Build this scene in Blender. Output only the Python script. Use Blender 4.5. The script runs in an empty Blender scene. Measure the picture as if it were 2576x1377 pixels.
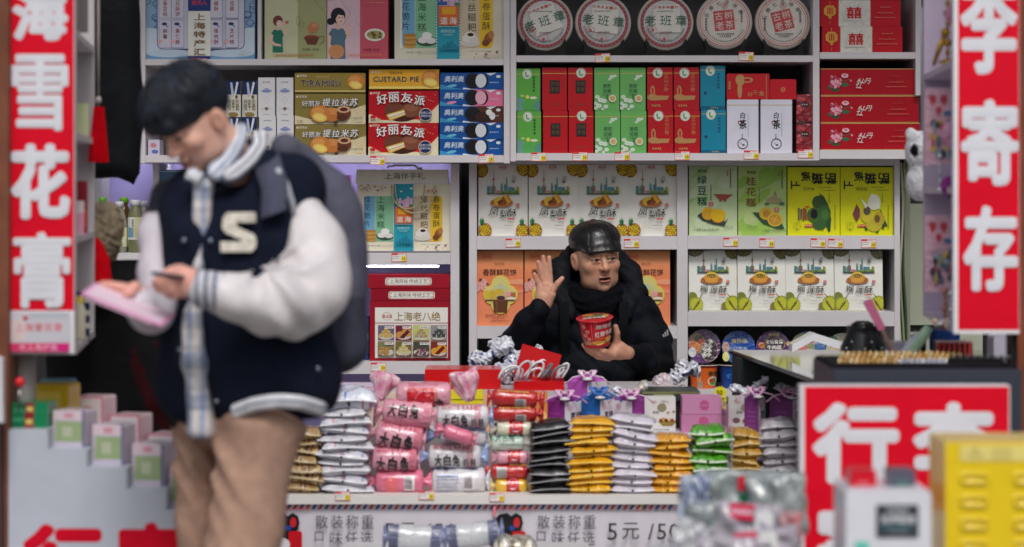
import bpy, math, random
import numpy as np
from mathutils import Vector, Matrix
from mathutils.geometry import tessellate_polygon
R = math.radians
scn = bpy.context.scene
# ---------------------------------------------------------------- camera
HC = 1.45                       # lens height
K = 36 / 85 / 2576              # metres per layout unit, per metre of distance
cam = bpy.data.cameras.new('camera'); cam.lens = 85; cam.sensor_width = 36
camo = bpy.data.objects.new('camera', cam); scn.collection.objects.link(camo)
camo.location = (0, 0, HC); camo.rotation_euler = (R(90), 0, 0)
cam.shift_y = -208.5 / 2576
cam.clip_start = .1; cam.clip_end = 400
cam.dof.use_dof = True; cam.dof.focus_distance = 9.15; cam.dof.aperture_fstop = 2.0
scn.camera = camo
# ---------------------------------------------------------------- sky + sun (overcast day)
w = bpy.data.worlds.new('World'); scn.world = w; w.use_nodes = True
nt = w.node_tree; bg = nt.nodes['Background']
sky = nt.nodes.new('ShaderNodeTexSky'); sky.sky_type = 'NISHITA'; sky.sun_disc = False
SUN_EL, SUN_AZ = 50, 6          # behind the viewer, slightly to the right
sky.sun_elevation = R(SUN_EL); sky.sun_rotation = R(180 - SUN_AZ)
sky.dust_density = 4; sky.air_density = 1.2; sky.ozone_density = 1.5
hs = nt.nodes.new('ShaderNodeHueSaturation'); hs.inputs['Saturation'].default_value = .35
nt.links.new(sky.outputs[0], hs.inputs['Color']); nt.links.new(hs.outputs[0], bg.inputs[0])
bg.inputs[1].default_value = .11
sl = bpy.data.lights.new('sun', 'SUN'); sl.energy = 1.45; sl.angle = R(16); sl.color = (1, .965, .93)
so = bpy.data.objects.new('sun', sl); scn.collection.objects.link(so)
so.rotation_euler = (R(90 - SUN_EL), 0, R(SUN_AZ)); so.location = (1, -5, 8)
scn.view_settings.view_transform = 'Standard'; scn.view_settings.look = 'None'
scn.view_settings.exposure = -.08; scn.view_settings.gamma = 1
scn.cycles.max_bounces = 8; scn.cycles.transparent_max_bounces = 12
scn.cycles.use_adaptive_sampling = True

def X(px, d): return (px - 1288) * K * d
def Z(py, d): return HC + (480 - py) * K * d
def c(r, g, b):
    f = lambda v: (v / 255 / 12.92) if v <= 10 else ((v / 255 + .055) / 1.055) ** 2.4
    return (f(r), f(g), f(b))
WHITE = c(232, 230, 230)
# ---------------------------------------------------------------- materials
MATS = {}
def mk(name, rough=.5, spec=.5, bump=0, bs=100, metal=0, coat=0, trans=0, sheen=0, sss=0, noise=.06, ns=14, crinkle=0, cs=20, alpha=1, fix=None, emit=None):
    m = bpy.data.materials.new(name); m.use_nodes = True; t = m.node_tree; N = t.nodes; L = t.links
    b = N['Principled BSDF']
    b.inputs['Roughness'].default_value = rough; b.inputs['Specular IOR Level'].default_value = spec
    b.inputs['Metallic'].default_value = metal; b.inputs['Coat Weight'].default_value = coat
    b.inputs['Coat Roughness'].default_value = .08
    b.inputs['Transmission Weight'].default_value = trans; b.inputs['Sheen Weight'].default_value = sheen
    if sss:
        b.inputs['Subsurface Weight'].default_value = sss; b.inputs['Subsurface Radius'].default_value = (.012, .005, .003); b.inputs['Subsurface Scale'].default_value = 1
    if alpha < 1: b.inputs['Alpha'].default_value = alpha
    tc = N.new('ShaderNodeTexCoord')
    at = N.new('ShaderNodeAttribute'); at.attribute_name = 'Col'
    col = at.outputs['Color']
    if fix:
        rg = N.new('ShaderNodeRGB'); rg.outputs[0].default_value = (*fix, 1); col = rg.outputs[0]
    if noise:
        nz = N.new('ShaderNodeTexNoise'); nz.inputs['Scale'].default_value = ns; nz.inputs['Detail'].default_value = 4
        L.new(tc.outputs['Object'], nz.inputs['Vector'])
        mr = N.new('ShaderNodeMapRange'); mr.inputs['To Min'].default_value = 1 - noise; mr.inputs['To Max'].default_value = 1 + noise
        mr.inputs['From Min'].default_value = .3; mr.inputs['From Max'].default_value = .7
        L.new(nz.outputs['Fac'], mr.inputs['Value'])
        vm = N.new('ShaderNodeVectorMath'); vm.operation = 'SCALE'
        L.new(col, vm.inputs[0]); L.new(mr.outputs[0], vm.inputs['Scale']); col = vm.outputs[0]
    L.new(col, b.inputs['Base Color'])
    nrm = None
    for amt, sc, det in ((crinkle, cs, 3), (bump, bs, 2)):
        if amt:
            nb = N.new('ShaderNodeTexNoise'); nb.inputs['Scale'].default_value = sc; nb.inputs['Detail'].default_value = det
            nb.inputs['Distortion'].default_value = .6
            L.new(tc.outputs['Object'], nb.inputs['Vector'])
            bp = N.new('ShaderNodeBump'); bp.inputs['Strength'].default_value = amt; bp.inputs['Distance'].default_value = .01
            L.new(nb.outputs['Fac'], bp.inputs['Height'])
            if nrm: L.new(nrm, bp.inputs['Normal'])
            nrm = bp.outputs[0]
    if nrm: L.new(nrm, b.inputs['Normal'])
    if emit:
        b.inputs['Emission Color'].default_value = (*emit[0], 1); b.inputs['Emission Strength'].default_value = emit[1]
    MATS[name] = m
mk('card', .5, .3, noise=.05, coat=.06)
mk('gloss', .3, .35, noise=.04, coat=.3, bump=.02, bs=30)
mk('tin', .3, .5, coat=.3, noise=.05)
mk('paint', .5, .4, noise=.05, ns=5, bump=.03, bs=60)
mk('film', .22, .6, noise=.14, crinkle=.85, cs=38, coat=.5)
mk('wrap', .16, .6, noise=.15, crinkle=.8, cs=26, coat=.6, alpha=.82)
mk('foil', .34, .5, metal=.35, crinkle=1.0, cs=34, noise=.25)
mk('cloth', .95, .15, bump=.35, bs=420, sheen=.0, crinkle=.25, cs=14, noise=.12, ns=30)
mk('puffy', .68, .12, bump=.12, bs=200, crinkle=.6, cs=13, noise=.2)
mk('softleather', .45, .35, bump=.15, bs=120, crinkle=.3, cs=20, noise=.06)
mk('knit', .95, .1, crinkle=.9, cs=60, noise=.25, ns=50)
mk('leather', .33, .6, crinkle=.42, cs=24, bump=.08, bs=160, noise=.1)
mk('vinyl', .5, .2, crinkle=.3, cs=9, noise=.05, ns=8)
mk('skin', .52, .4, sss=.25, bump=.1, bs=240, noise=.09, ns=35)
mk('hair', .62, .4, crinkle=.12, cs=120, noise=.4, ns=90)
mk('metal', .22, .5, metal=1, noise=.1)
mk('wood', .55, .3, noise=.25, ns=9)
mk('plastic', .32, .5, coat=.2, noise=.05)
mk('glass', .03, .5, trans=1, noise=0)
mk('clear', .08, .6, crinkle=.9, cs=30, noise=0, alpha=.32, coat=.6)
mk('liquid', .06, .5, trans=.55, noise=0)
mk('sheetglass', .05, .9, noise=0, coat=1)
mk('ground', .85, .2, noise=.2, ns=3, bump=.3, bs=40)
mk('led', fix=(1, 1, 1), noise=0, emit=((.93, .92, 1), 9))

# ---------------------------------------------------------------- glyphs
GL = {}
def glyph(ch, bold=0.0):
    k = (ch, bold)
    if k in GL: return GL[k]
    cu = bpy.data.curves.new('t', 'FONT'); cu.body = ch; cu.size = 1; cu.resolution_u = 2; cu.offset = bold
    o = bpy.data.objects.new('t', cu); scn.collection.objects.link(o)
    dg = bpy.context.evaluated_depsgraph_get(); me = bpy.data.meshes.new_from_object(o.evaluated_get(dg))
    vs = [(v.co.x, v.co.y) for v in me.vertices]; fs = [tuple(p.vertices) for p in me.polygons]
    bpy.data.objects.remove(o); bpy.data.curves.remove(cu); bpy.data.meshes.remove(me)
    bb = (min(v[0] for v in vs), min(v[1] for v in vs), max(v[0] for v in vs), max(v[1] for v in vs)) if vs else (0, 0, .3, .7)
    GL[k] = (vs, fs, bb); return GL[k]

def clip_poly(P, x0, y0, x1, y1):
    for ax, lim, sg in ((0, x0, 1), (0, x1, -1), (1, y0, 1), (1, y1, -1)):
        if not P: return P
        out = []
        for i in range(len(P)):
            a, b = P[i - 1], P[i]
            ia, ib = (a[ax] - lim) * sg >= 0, (b[ax] - lim) * sg >= 0
            if ia != ib:
                t = (lim - a[ax]) / (b[ax] - a[ax]); out.append((a[0] + (b[0] - a[0]) * t, a[1] + (b[1] - a[1]) * t))
            if ib: out.append(b)
        P = out
    return P

# ---------------------------------------------------------------- mesh builder
class M:
    def __init__(s):
        s.v = []; s.f = []; s.c = []; s.m = []; s.sm = []; s.L = 0; s.clip = None; s.am = 'card'; s.mp = None
    def face(s, pts, col, mat, smooth=False):
        n = len(s.v); s.v += [tuple(p) for p in pts]; s.f.append(tuple(range(n, n + len(pts)))); s.c.append(col); s.m.append(mat); s.sm.append(smooth)
    def mesh(s, V, F, col, mat, smooth=True):
        n = len(s.v); s.v += [tuple(p) for p in V]
        for i, f in enumerate(F):
            s.f.append(tuple(n + k for k in f)); s.c.append(col(i) if callable(col) else col); s.m.append(mat); s.sm.append(smooth)
    def box(s, x0, x1, y0, y1, z0, z1, col, mat='card', front=None):
        V = [(x, y, z) for z in (z0, z1) for y in (y0, y1) for x in (x0, x1)]
        F = [(0, 2, 3, 1), (4, 5, 7, 6), (0, 1, 5, 4), (1, 3, 7, 5), (3, 2, 6, 7), (2, 0, 4, 6)]
        s.mesh(V, F, (lambda i: front if (front and i == 2) else col), mat, False)
    def rbox(s, x0, x1, y0, y1, z0, z1, r, col, mat='card', seg=3):
        # box with vertical-plane rounded corners (rounded rectangle seen from the front), pushed back
        P = rrect(x0, z0, x1, z1, r, seg); s.prism(P, y0, y1, col, mat)
    def prism(s, P, y0, y1, col, mat='card', side=None):
        n = len(P); b = len(s.v); s.v += [(p[0], y0, p[1]) for p in P] + [(p[0], y1, p[1]) for p in P]
        for tri in tessellate_polygon([[Vector((p[0], p[1], 0)) for p in P]]):
            a, q, r_ = tri
            s.f.append((b + a, b + q, b + r_)); s.f.append((b + n + a, b + n + r_, b + n + q)); s.c += [col, col]; s.m += [mat, mat]; s.sm += [False, False]
        for i in range(n):
            j = (i + 1) % n; s.f.append((b + i, b + j, b + n + j, b + n + i)); s.c.append(side or col); s.m.append(mat); s.sm.append(False)
    def lathe(s, prof, seg, col, mat, cx=0, cy=0, cz=0, sx=1, sy=1, cap=True):
        V = []; n = len(prof)
        for r, z in prof:
            for k in range(seg):
                a = 2 * math.pi * k / seg; V.append((cx + r * sx * math.cos(a), cy + r * sy * math.sin(a), cz + z))
        F = []; C = []
        for i in range(n - 1):
            for k in range(seg):
                F.append((i * seg + k, i * seg + (k + 1) % seg, (i + 1) * seg + (k + 1) % seg, (i + 1) * seg + k)); C.append(col[i] if isinstance(col, list) else col)
        if cap:
            F.append(tuple(range(seg))[::-1]); C.append(C[0]); F.append(tuple(range((n - 1) * seg, n * seg))); C.append(C[-2])
        s.mesh(V, F, lambda i: C[i], mat, True)
    def tube(s, pts, r, col, mat, seg=8):
        pts = [Vector(p) for p in pts]; V = []; up = Vector((.3, .2, .93)).normalized(); n = len(pts)
        for i, p in enumerate(pts):
            t = (pts[min(i + 1, n - 1)] - pts[max(i - 1, 0)]).normalized()
            a = t.cross(up); a = a.normalized() if a.length > 1e-4 else t.cross(Vector((1, 0, 0))).normalized(); b = t.cross(a)
            rr = r[i] if isinstance(r, (list, tuple)) else r
            for k in range(seg):
                q = 2 * math.pi * k / seg; V.append(p + a * rr * math.cos(q) + b * rr * math.sin(q))
        F = [(i * seg + k, i * seg + (k + 1) % seg, (i + 1) * seg + (k + 1) % seg, (i + 1) * seg + k) for i in range(n - 1) for k in range(seg)]
        F += [tuple(range(seg))[::-1], tuple(range((n - 1) * seg, n * seg))]
        s.mesh(V, F, col, mat, True)
    # ---- flat printed artwork on a front face: u right, v down in design units
    def frame(s, x0, y, ztop, w, h, W, H, clip=True):
        s.fx = (x0, y, ztop, w / W, h / H); s.W = W; s.H = H; s.clip = (0, 0, W, H) if clip else None; s.L = 1; s.mp = None
    def map(s, u, v, L):
        if s.mp: return s.mp(u, v, L)
        x0, y, zt, a, b = s.fx; return (x0 + u * a, y - L * .00015, zt - v * b)
    def tri(s, P, col, L):
        if s.clip:
            x0, y0, x1, y1 = s.clip
            if any(p[0] < x0 or p[0] > x1 or p[1] < y0 or p[1] > y1 for p in P):
                P = clip_poly(P, *s.clip)
                if len(P) < 3: return
        n = len(s.v); s.v += [s.map(p[0], p[1], L) for p in P]; s.f.append(tuple(range(n, n + len(P)))); s.c.append(col); s.m.append(s.am); s.sm.append(False)
    def poly(s, P, col):
        s.L += 1
        if len(P) <= 4 and not s.mp: s.tri(P, col, s.L); return
        for t in tessellate_polygon([[Vector((p[0], p[1], 0)) for p in P]]): s.tri([P[k] for k in t], col, s.L)
    def rect(s, x0, y0, x1, y1, col):
        if s.mp:
            n = 10; s.L += 1
            for i in range(n):
                a, b = x0 + (x1 - x0) * i / n, x0 + (x1 - x0) * (i + 1) / n
                m_ = 6
                for j in range(m_):
                    e, f = y0 + (y1 - y0) * j / m_, y0 + (y1 - y0) * (j + 1) / m_
                    s.tri([(a, e), (b, e), (b, f), (a, f)], col, s.L)
            return
        s.poly([(x0, y0), (x1, y0), (x1, y1), (x0, y1)], col)
    def rr(s, x0, y0, x1, y1, r, col): s.poly(rrect(x0, y0, x1, y1, r, 4), col)
    def ell(s, cx, cy, rx, ry, col, n=20, a0=0, rot=0):
        co, si = math.cos(R(rot)), math.sin(R(rot)); P = []
        for k in range(n):
            a = 2 * math.pi * k / n; x, y = rx * math.cos(a), ry * math.sin(a); P.append((cx + x * co - y * si, cy + x * si + y * co))
        s.L += 1
        s.tri(P, col, s.L)
    def ring(s, cx, cy, rx, ry, wd, col, n=28):
        s.L += 1
        for k in range(n):
            a, b = 2 * math.pi * k / n, 2 * math.pi * (k + 1) / n
            s.tri([(cx + rx * math.cos(a), cy + ry * math.sin(a)), (cx + rx * math.cos(b), cy + ry * math.sin(b)),
                   (cx + (rx - wd) * math.cos(b), cy + (ry - wd) * math.sin(b)), (cx + (rx - wd) * math.cos(a), cy + (ry - wd) * math.sin(a))], col, s.L)
    def line(s, pts, wd, col):
        s.L += 1
        for (a, b), (e, f) in zip(pts, pts[1:]):
            l = math.hypot(e - a, f - b) or 1; nx, ny = -(f - b) / l * wd / 2, (e - a) / l * wd / 2
            s.tri([(a + nx, b + ny), (e + nx, f + ny), (e - nx, f - ny), (a - nx, b - ny)], col, s.L)
    def gl(s, ch, x0, y0, x1, y1, col, bold=.0, rot=0, skew=0, keepL=False, _b=False):
        if bold > .009 and not _b:     # heavier strokes: the same glyph laid down again, slightly shifted
            n_ = 2 if bold < .018 else (4 if bold < .034 else 10); r_ = bold * min(x1 - x0, y1 - y0) * (1.0 if n_ > 2 else .7)
            for k in range(n_):
                a = 2 * math.pi * (k + .5) / n_; dx, dy = r_ * math.cos(a), r_ * math.sin(a); s.gl(ch, x0 + r_ + dx, y0 + r_ + dy, x1 - r_ + dx, y1 - r_ + dy, col, 0, rot, skew, False, True)
            return
        vs, fs, bb = glyph(ch, 0)
        if not keepL: s.L += 1
        w_, h_ = max(bb[2] - bb[0], .05), max(bb[3] - bb[1], .05)
        if rot == 90:   # read turned clockwise
            Q = [(x1 - (v[1] - bb[1]) / h_ * (x1 - x0), y0 + (v[0] - bb[0]) / w_ * (y1 - y0)) for v in vs]
            Q = [(x0 + x1 - q[0], y0 + y1 - q[1]) for q in Q]
        else:
            cx, cy = (x0 + x1) / 2, (y0 + y1) / 2; co, si = math.cos(R(rot)), math.sin(R(rot)); Q = []
            for v in vs:
                x = x0 + (v[0] - bb[0]) / w_ * (x1 - x0) - cx; y = y1 - (v[1] - bb[1]) / h_ * (y1 - y0) - cy
                x -= y * skew; Q.append((cx + x * co - y * si, cy + x * si + y * co))
        for f in fs: s.tri([Q[k] for k in f], col, s.L)
    def txt(s, st, x, y, size, col, bold=.0, vert=False, sp=1.0, skew=0):
        # x,y = top-left; size = em; real glyph metrics
        if bold > .009:
            r_ = bold * size * .8; n_ = 2 if bold < .025 else 4
            for k in range(n_): a = 2 * math.pi * (k + .5) / n_; s.txt(st, x + r_ * math.cos(a), y + r_ * math.sin(a), size, col, 0, vert, sp, skew)
            return
        s.L += 1; cx, cy = x, y
        for ch in st:
            if ch == ' ': cx += 0 if vert else size * .35; cy += size * .5 if vert else 0; continue
            vs, fs, bb = glyph(ch, 0); cjk = ord(ch) > 0x2000
            Q = [(cx + v[0] * size + skew * v[1] * size, cy + (.86 - v[1]) * size) for v in vs]
            for f in fs: s.tri([Q[k] for k in f], col, s.L)
            if vert: cy += size * sp
            else: cx += size * (1.0 if cjk else bb[2] + .07) * sp
    def micro(s, x, y, w_, n, h, col, seed=1, vert=False):
        rg = random.Random(seed); st = w_ / n; s.L += 1
        for i in range(n):
            a = x + i * st if not vert else x; b = y if not vert else y + i * st; g = st * rg.uniform(.55, .8); q = h * rg.uniform(.7, 1)
            P = [(a, b), (a + g, b), (a + g, b + q), (a, b + q)] if not vert else [(a, b), (a + h, b), (a + h, b + g), (a, b + g)]
            s.tri(P, col, s.L)
    def build(s, name, parent=None, loc=(0, 0, 0), rot=(0, 0, 0)):
        me = bpy.data.meshes.new(name); me.from_pydata(s.v, [], s.f)
        names = list(dict.fromkeys(s.m)); ix = {n: i for i, n in enumerate(names)}
        for n in names: me.materials.append(MATS[n])
        me.polygons.foreach_set('material_index', [ix[n] for n in s.m]); me.polygons.foreach_set('use_smooth', s.sm)
        a = me.attributes.new('Col', 'FLOAT_COLOR', 'FACE')
        a.data.foreach_set('color', [x for q in s.c for x in (*q, 1)])
        me.update()
        o = bpy.data.objects.new(name, me); scn.collection.objects.link(o); o.location = loc; o.rotation_euler = rot
        if parent: o.parent = parent
        return o
def rrect(x0, y0, x1, y1, r, seg=4):
    P = []
    for cx, cy, a0 in ((x1 - r, y0 + r, -90), (x1 - r, y1 - r, 0), (x0 + r, y1 - r, 90), (x0 + r, y0 + r, 180)):
        for k in range(seg + 1):
            a = R(a0 + 90 * k / seg); P.append((cx + r * math.cos(a), cy + r * math.sin(a)))
    return P
def tag(o, label, cat, group=None, kind=None):
    if label: o['label'] = label
    if cat: o['category'] = cat
    if group: o['group'] = group
    if kind: o['kind'] = kind
    return o
def empty(name, loc, label, cat, group=None, rot=(0, 0, 0)):
    o = bpy.data.objects.new(name, None); scn.collection.objects.link(o); o.location = loc; o.rotation_euler = rot; o.empty_display_size = .05
    return tag(o, label, cat, group)
def rep(src, loc, label, rot=None):
    r = src.copy(); scn.collection.objects.link(r); r.location = loc
    if rot is not None: r.rotation_euler = rot
    r['label'] = label
    for ch in list(src.children):
        q = ch.copy(); scn.collection.objects.link(q); q.parent = r
        for g in list(ch.children):
            h = g.copy(); scn.collection.objects.link(h); h.parent = q
    return r
ORD = ['bottom', 'second', 'third', 'fourth', 'fifth', 'sixth', 'seventh', 'eighth', 'ninth', 'tenth', 'eleventh', 'twelfth']

# ---------------------------------------------------------------- smooth bodies from distance fields
def smin(a, b, k):
    h = np.clip(.5 + .5 * (b - a) / k, 0, 1); return b * (1 - h) + a * h - k * h * (1 - h)
def smax(a, b, k): return -smin(-a, -b, k)
def fell(P, ce, r, rot=None):
    q = P - np.array(ce)
    if rot is not None: q = q @ rot
    r = np.array(r); k0 = np.linalg.norm(q / r, axis=-1); k1 = np.linalg.norm(q / (r * r), axis=-1)
    return k0 * (k0 - 1) / np.maximum(k1, 1e-6)
def fcap(P, a, b, ra, rb=None):
    rb = ra if rb is None else rb; a = np.array(a, float); b = np.array(b, float); ab = b - a; q = P - a
    h = np.clip((q @ ab) / max(ab @ ab, 1e-9), 0, 1); return np.linalg.norm(q - h[..., None] * ab, axis=-1) - (ra + (rb - ra) * h)
def fchain(P, pts, rs, k=.006):
    d = None
    for i in range(len(pts) - 1):
        q = fcap(P, pts[i], pts[i + 1], rs[i], rs[i + 1]); d = q if d is None else smin(d, q, k)
    return d
def fbox(P, ce, h, r, rot=None):
    q = P - np.array(ce)
    if rot is not None: q = q @ rot
    q = np.abs(q) - (np.array(h) - r); return np.linalg.norm(np.maximum(q, 0), axis=-1) + np.minimum(q.max(axis=-1), 0) - r
def rmat(rx=0, ry=0, rz=0): return np.array((Matrix.Rotation(R(rz), 3, 'Z') @ Matrix.Rotation(R(ry), 3, 'Y') @ Matrix.Rotation(R(rx), 3, 'X')))
def wob(P, f, amp, seed=0):
    rg = np.random.RandomState(seed); o = 0
    for i in range(7):
        k = rg.normal(size=3); k = k / np.linalg.norm(k) * f * rg.uniform(.6, 1.7); o = o + np.sin(P @ k + rg.uniform(0, 6.28))
    return o * amp / 3
def nets(f, lo, hi, res):
    lo = np.array(lo, float); hi = np.array(hi, float); n = np.ceil((hi - lo) / res).astype(int) + 1
    ax = [lo[i] + res * np.arange(n[i]) for i in range(3)]
    G = np.stack(np.meshgrid(*ax, indexing='ij'), -1); D = f(G.reshape(-1, 3)).reshape(n).astype(np.float32)
    S = D < 0
    cn = [(i, j, k) for i in (0, 1) for j in (0, 1) for k in (0, 1)]
    sl = lambda A, o: A[o[0]:n[0] - 1 + o[0], o[1]:n[1] - 1 + o[1], o[2]:n[2] - 1 + o[2]]
    acc = np.zeros((*(n - 1), 3), np.float32); cnt = np.zeros(n - 1, np.float32)
    for a in cn:
        for b in cn:
            if sum(abs(a[i] - b[i]) for i in range(3)) == 1 and a < b:
                da, db = sl(D, a), sl(D, b); m = (da < 0) != (db < 0)
                t = np.where(m, da / np.where(m, da - db, 1), 0)
                for i in range(3): acc[..., i] += np.where(m, a[i] + (b[i] - a[i]) * t, 0)
                cnt += m
    act = cnt > 0; idx = np.full(n - 1, -1); idx[act] = np.arange(act.sum())
    base = np.stack(np.meshgrid(*[np.arange(q - 1) for q in n], indexing='ij'), -1)[act]
    V = lo + (base + acc[act] / cnt[act][:, None]) * res
    F = []
    for d in range(3):
        e1, e2 = [(1, 2), (2, 0), (0, 1)][d]
        s0 = [slice(None)] * 3; s1 = [slice(None)] * 3; s0[d] = slice(0, -1); s1[d] = slice(1, None)
        a, b = S[tuple(s0)], S[tuple(s1)]; ch = np.argwhere(a != b)
        ch = ch[(ch[:, e1] > 0) & (ch[:, e2] > 0) & (ch[:, e1] < n[e1] - 1) & (ch[:, e2] < n[e2] - 1)]
        if not len(ch): continue
        fl = a[tuple(ch.T)]
        def at(o1, o2):
            q = ch.copy(); q[:, e1] += o1; q[:, e2] += o2; return idx[tuple(q.T)]
        Q = np.stack([at(-1, -1), at(0, -1), at(0, 0), at(-1, 0)], 1); Q = np.where(fl[:, None], Q, Q[:, ::-1]); F.append(Q)
    return V, np.concatenate(F)
def body(f, lo, hi, res, name, mat, col, parent=None, loc=(0, 0, 0)):
    V, F = nets(f, lo, hi, res)
    me = bpy.data.meshes.new(name); me.vertices.add(len(V)); me.vertices.foreach_set('co', V.astype(np.float32).ravel())
    me.loops.add(len(F) * 4); me.loops.foreach_set('vertex_index', F.ravel().astype(np.int32)); me.polygons.add(len(F))
    me.polygons.foreach_set('loop_start', np.arange(0, len(F) * 4, 4, dtype=np.int32)); me.polygons.foreach_set('loop_total', np.full(len(F), 4, np.int32))
    me.update(calc_edges=True); me.validate(); me.polygons.foreach_set('use_smooth', np.ones(len(me.polygons), bool))
    me.materials.append(MATS[mat]); a = me.attributes.new('Col', 'FLOAT_COLOR', 'POINT')
    C = col(V) if callable(col) else np.tile(np.array(col), (len(V), 1)); a.data.foreach_set('color', np.concatenate([C, np.ones((len(V), 1))], 1).astype(np.float32).ravel())
    o = bpy.data.objects.new(name, me); scn.collection.objects.link(o); o.location = loc
    if parent: o.parent = parent
    return o
# ---------------------------------------------------------------- the place itself
g = M(); g.box(-30, 30, -30, 30, -.3, 0, c(120, 118, 116), 'ground'); tag(g.build('pavement'), None, None, kind='structure')  # unseen street ground, laid to bounce light into the shop
g = M(); g.box(-2.9, 2.9, 6.3, 10.6, .004, .06, c(165, 160, 155), 'ground'); tag(g.build('shop_floor'), None, None, kind='structure')
g = M(); g.box(-3.0, 3.0, 10.45, 10.6, .06, 3.3, c(60, 58, 62), 'paint'); tag(g.build('back_wall'), 'dark back wall of the shop behind all the shelves', 'wall')
for sx in (-1, 1):
    g = M(); x = sx * 2.95; g.box(min(x, x + sx * .15), max(x, x + sx * .15), 6.3, 10.6, .06, 3.3, c(190, 188, 190), 'paint')
    tag(g.build('side_wall'), 'plain side wall closing the shop at its %s end' % ('left' if sx < 0 else 'right'), 'wall')
g = M(); g.box(-2.94, 2.94, 8.45, 10.44, 3.0, 3.1, c(200, 200, 200), 'paint'); tag(g.build('shop_ceiling'), 'white shop ceiling above the upper cabinets', 'ceiling')  # unseen ceiling, cut short and lowered to dim the upper shelves
# street opposite, reflected in glass and shiny packs
g = M(); g.box(-14, 14, -16, -15, 0, 5, c(120, 116, 112), 'paint')
for i in range(9):
    for j in range(2): g.box(-13 + i * 3, -11.2 + i * 3, -15.0, -14.95, .8 + j * 2.2, 2.2 + j * 2.2, c(60, 70, 80), 'gloss')
tag(g.build('facade'), 'grey building front with dark windows across the street', 'building')
# brown shutter posts either side
def post(px0, px1, d, colr, lab, name='door_post'):
    m = M(); m.box(X(px0, d), X(px1, d), d, d + .12, 0, 3.2, colr, 'wood'); m.box(X(px0, d) - .01, X(px0, d), d + .02, d + .1, 0, 3.2, c(30, 30, 34), 'paint')
    tag(m.build(name), lab, 'post')
post(-14, 21, 6.25, c(120, 72, 52), 'brown wooden door post at the far left of the shop front')
post(2560, 2600, 6.3, c(120, 66, 44), 'brown wooden door post right of the red luggage sign')

def tagart(m, x0, y0, W=38, H=22, num=None):
    m.rect(x0, y0, x0 + W, y0 + H, c(232, 90, 90)); m.rect(x0 + 1.2, y0 + 1.2, x0 + W - 1.2, y0 + H - 1.2, c(238, 232, 230))
    m.rect(x0 + 1, y0 + 1, x0 + W * .42, y0 + 5, c(225, 60, 60)); m.micro(x0 + 3, y0 + 8, W * .5, 5, 1.4, c(120, 110, 110)); m.micro(x0 + 3, y0 + 13, W * .45, 3, 1.4, c(120, 110, 110))
    m.micro(x0 + W * .45, y0 + 2.5, W * .4, 5, 1.4, c(220, 120, 110)); m.rect(x0 + W * .66, y0 + H * .34, x0 + W - 2, y0 + H - 1.5, c(240, 218, 20))
    m.txt(num or '28', x0 + W * .68, y0 + H * .42, H * .42, c(60, 60, 20), .01)
def price_tag(par, px, py, d, num=None, rot=0):
    m = M(); W, H = 38, 22; s = K * d; m.box(-W * s / 2, W * s / 2, -.0012, .0, -H * s / 2, H * s / 2, c(235, 230, 228), 'gloss')
    m.frame(-W * s / 2, -.0012, H * s / 2, W * s, H * s, W, H); tagart(m, 0, 0, W, H, num)
    o = m.build('price_tag', par, (X(px, d), d - .001, Z(py, d)), (0, R(rot), 0)); return o
SH = c(214, 210, 214)
rnd0 = random.Random(2)
def carcass(name, lab, parts, tags_=(), cat='shelf unit'):
    e = empty(name, (parts[0][1], parts[0][3], parts[0][5]), lab, cat)
    ox, oy, oz = e.location
    for p in parts:
        nm, x0, x1, y0, y1, z0, z1, col, mt = p
        m = M(); m.box(x0 - ox, x1 - ox, y0 - oy, y1 - oy, z0 - oz, z1 - oz, col, mt); m.build(nm, e)
    for t in tags_:
        o = price_tag(e, t[0], t[1], t[2], t[3] if len(t) > 3 else None, rnd0.uniform(-2.5, 2.5))
        o.location = (o.location[0] - ox, o.location[1] - oy, o.location[2] - oz)
    return e
dU, dL = 9.45, 9.6; fU, fL = dU - .03, dL - .03
def bd(y0, y1, d, dt):   # shelf board: top pixel at the goods' distance, bottom pixel at the board's front
    return Z(y1, d - .03), Z(y0, d)
def board(nm, px0, px1, py0, py1, d, dep=.36, col=SH):
    z0, z1 = bd(py0, py1, d, dep); return (nm, X(px0, d - .03), X(px1, d - .03), d - .03, d + dep, z0, z1, col, 'paint')
def up(nm, px0, px1, py0, py1, d, dep=.36, col=SH, front=None):
    f = d - .03 if front is None else front
    return (nm, X(px0, f), X(px1, f), f + .001, d + dep, Z(py1, f), Z(py0, f), col, 'paint')
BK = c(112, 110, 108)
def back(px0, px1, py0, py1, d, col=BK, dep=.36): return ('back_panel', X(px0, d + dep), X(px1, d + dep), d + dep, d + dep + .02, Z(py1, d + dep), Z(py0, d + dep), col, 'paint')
carcass('upper_cabinet', 'white open wall cabinet at upper left holding pie and biscuit boxes', [
    board('shelf_board', 366, 1267, 150, 164, dU), board('shelf_board', 366, 1267, 391, 409, dU), board('shelf_board', 366, 1267, -110, -90, dU),
    up('side_panel', 351, 365.5, -110, 411, dU), up('side_panel', 1267.5, 1282.5, -110, 411, dU), up('divider', 648, 657, -90, 149, dU), back(345, 1290, -112, 412, dU)],
    [(500, 158, fU), (950, 404, fU), (1223, 399, fU)])
carcass('upper_cabinet', 'white open wall cabinet at upper middle holding tea cakes and tins', [
    board('shelf_board', 1299, 2045, 141, 156, dU), board('shelf_board', 1299, 2045, 386, 404, dU), board('shelf_board', 1299, 2045, -110, -90, dU),
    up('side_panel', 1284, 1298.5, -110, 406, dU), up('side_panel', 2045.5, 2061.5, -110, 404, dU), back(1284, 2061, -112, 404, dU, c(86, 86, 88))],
    [(1516, 146, fU), (1877, 142, fU), (1355, 395, fU), (1459, 394, fU), (1565, 393, fU), (1716, 392, fU), (1890, 390, fU), (2026, 387, fU)])
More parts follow.
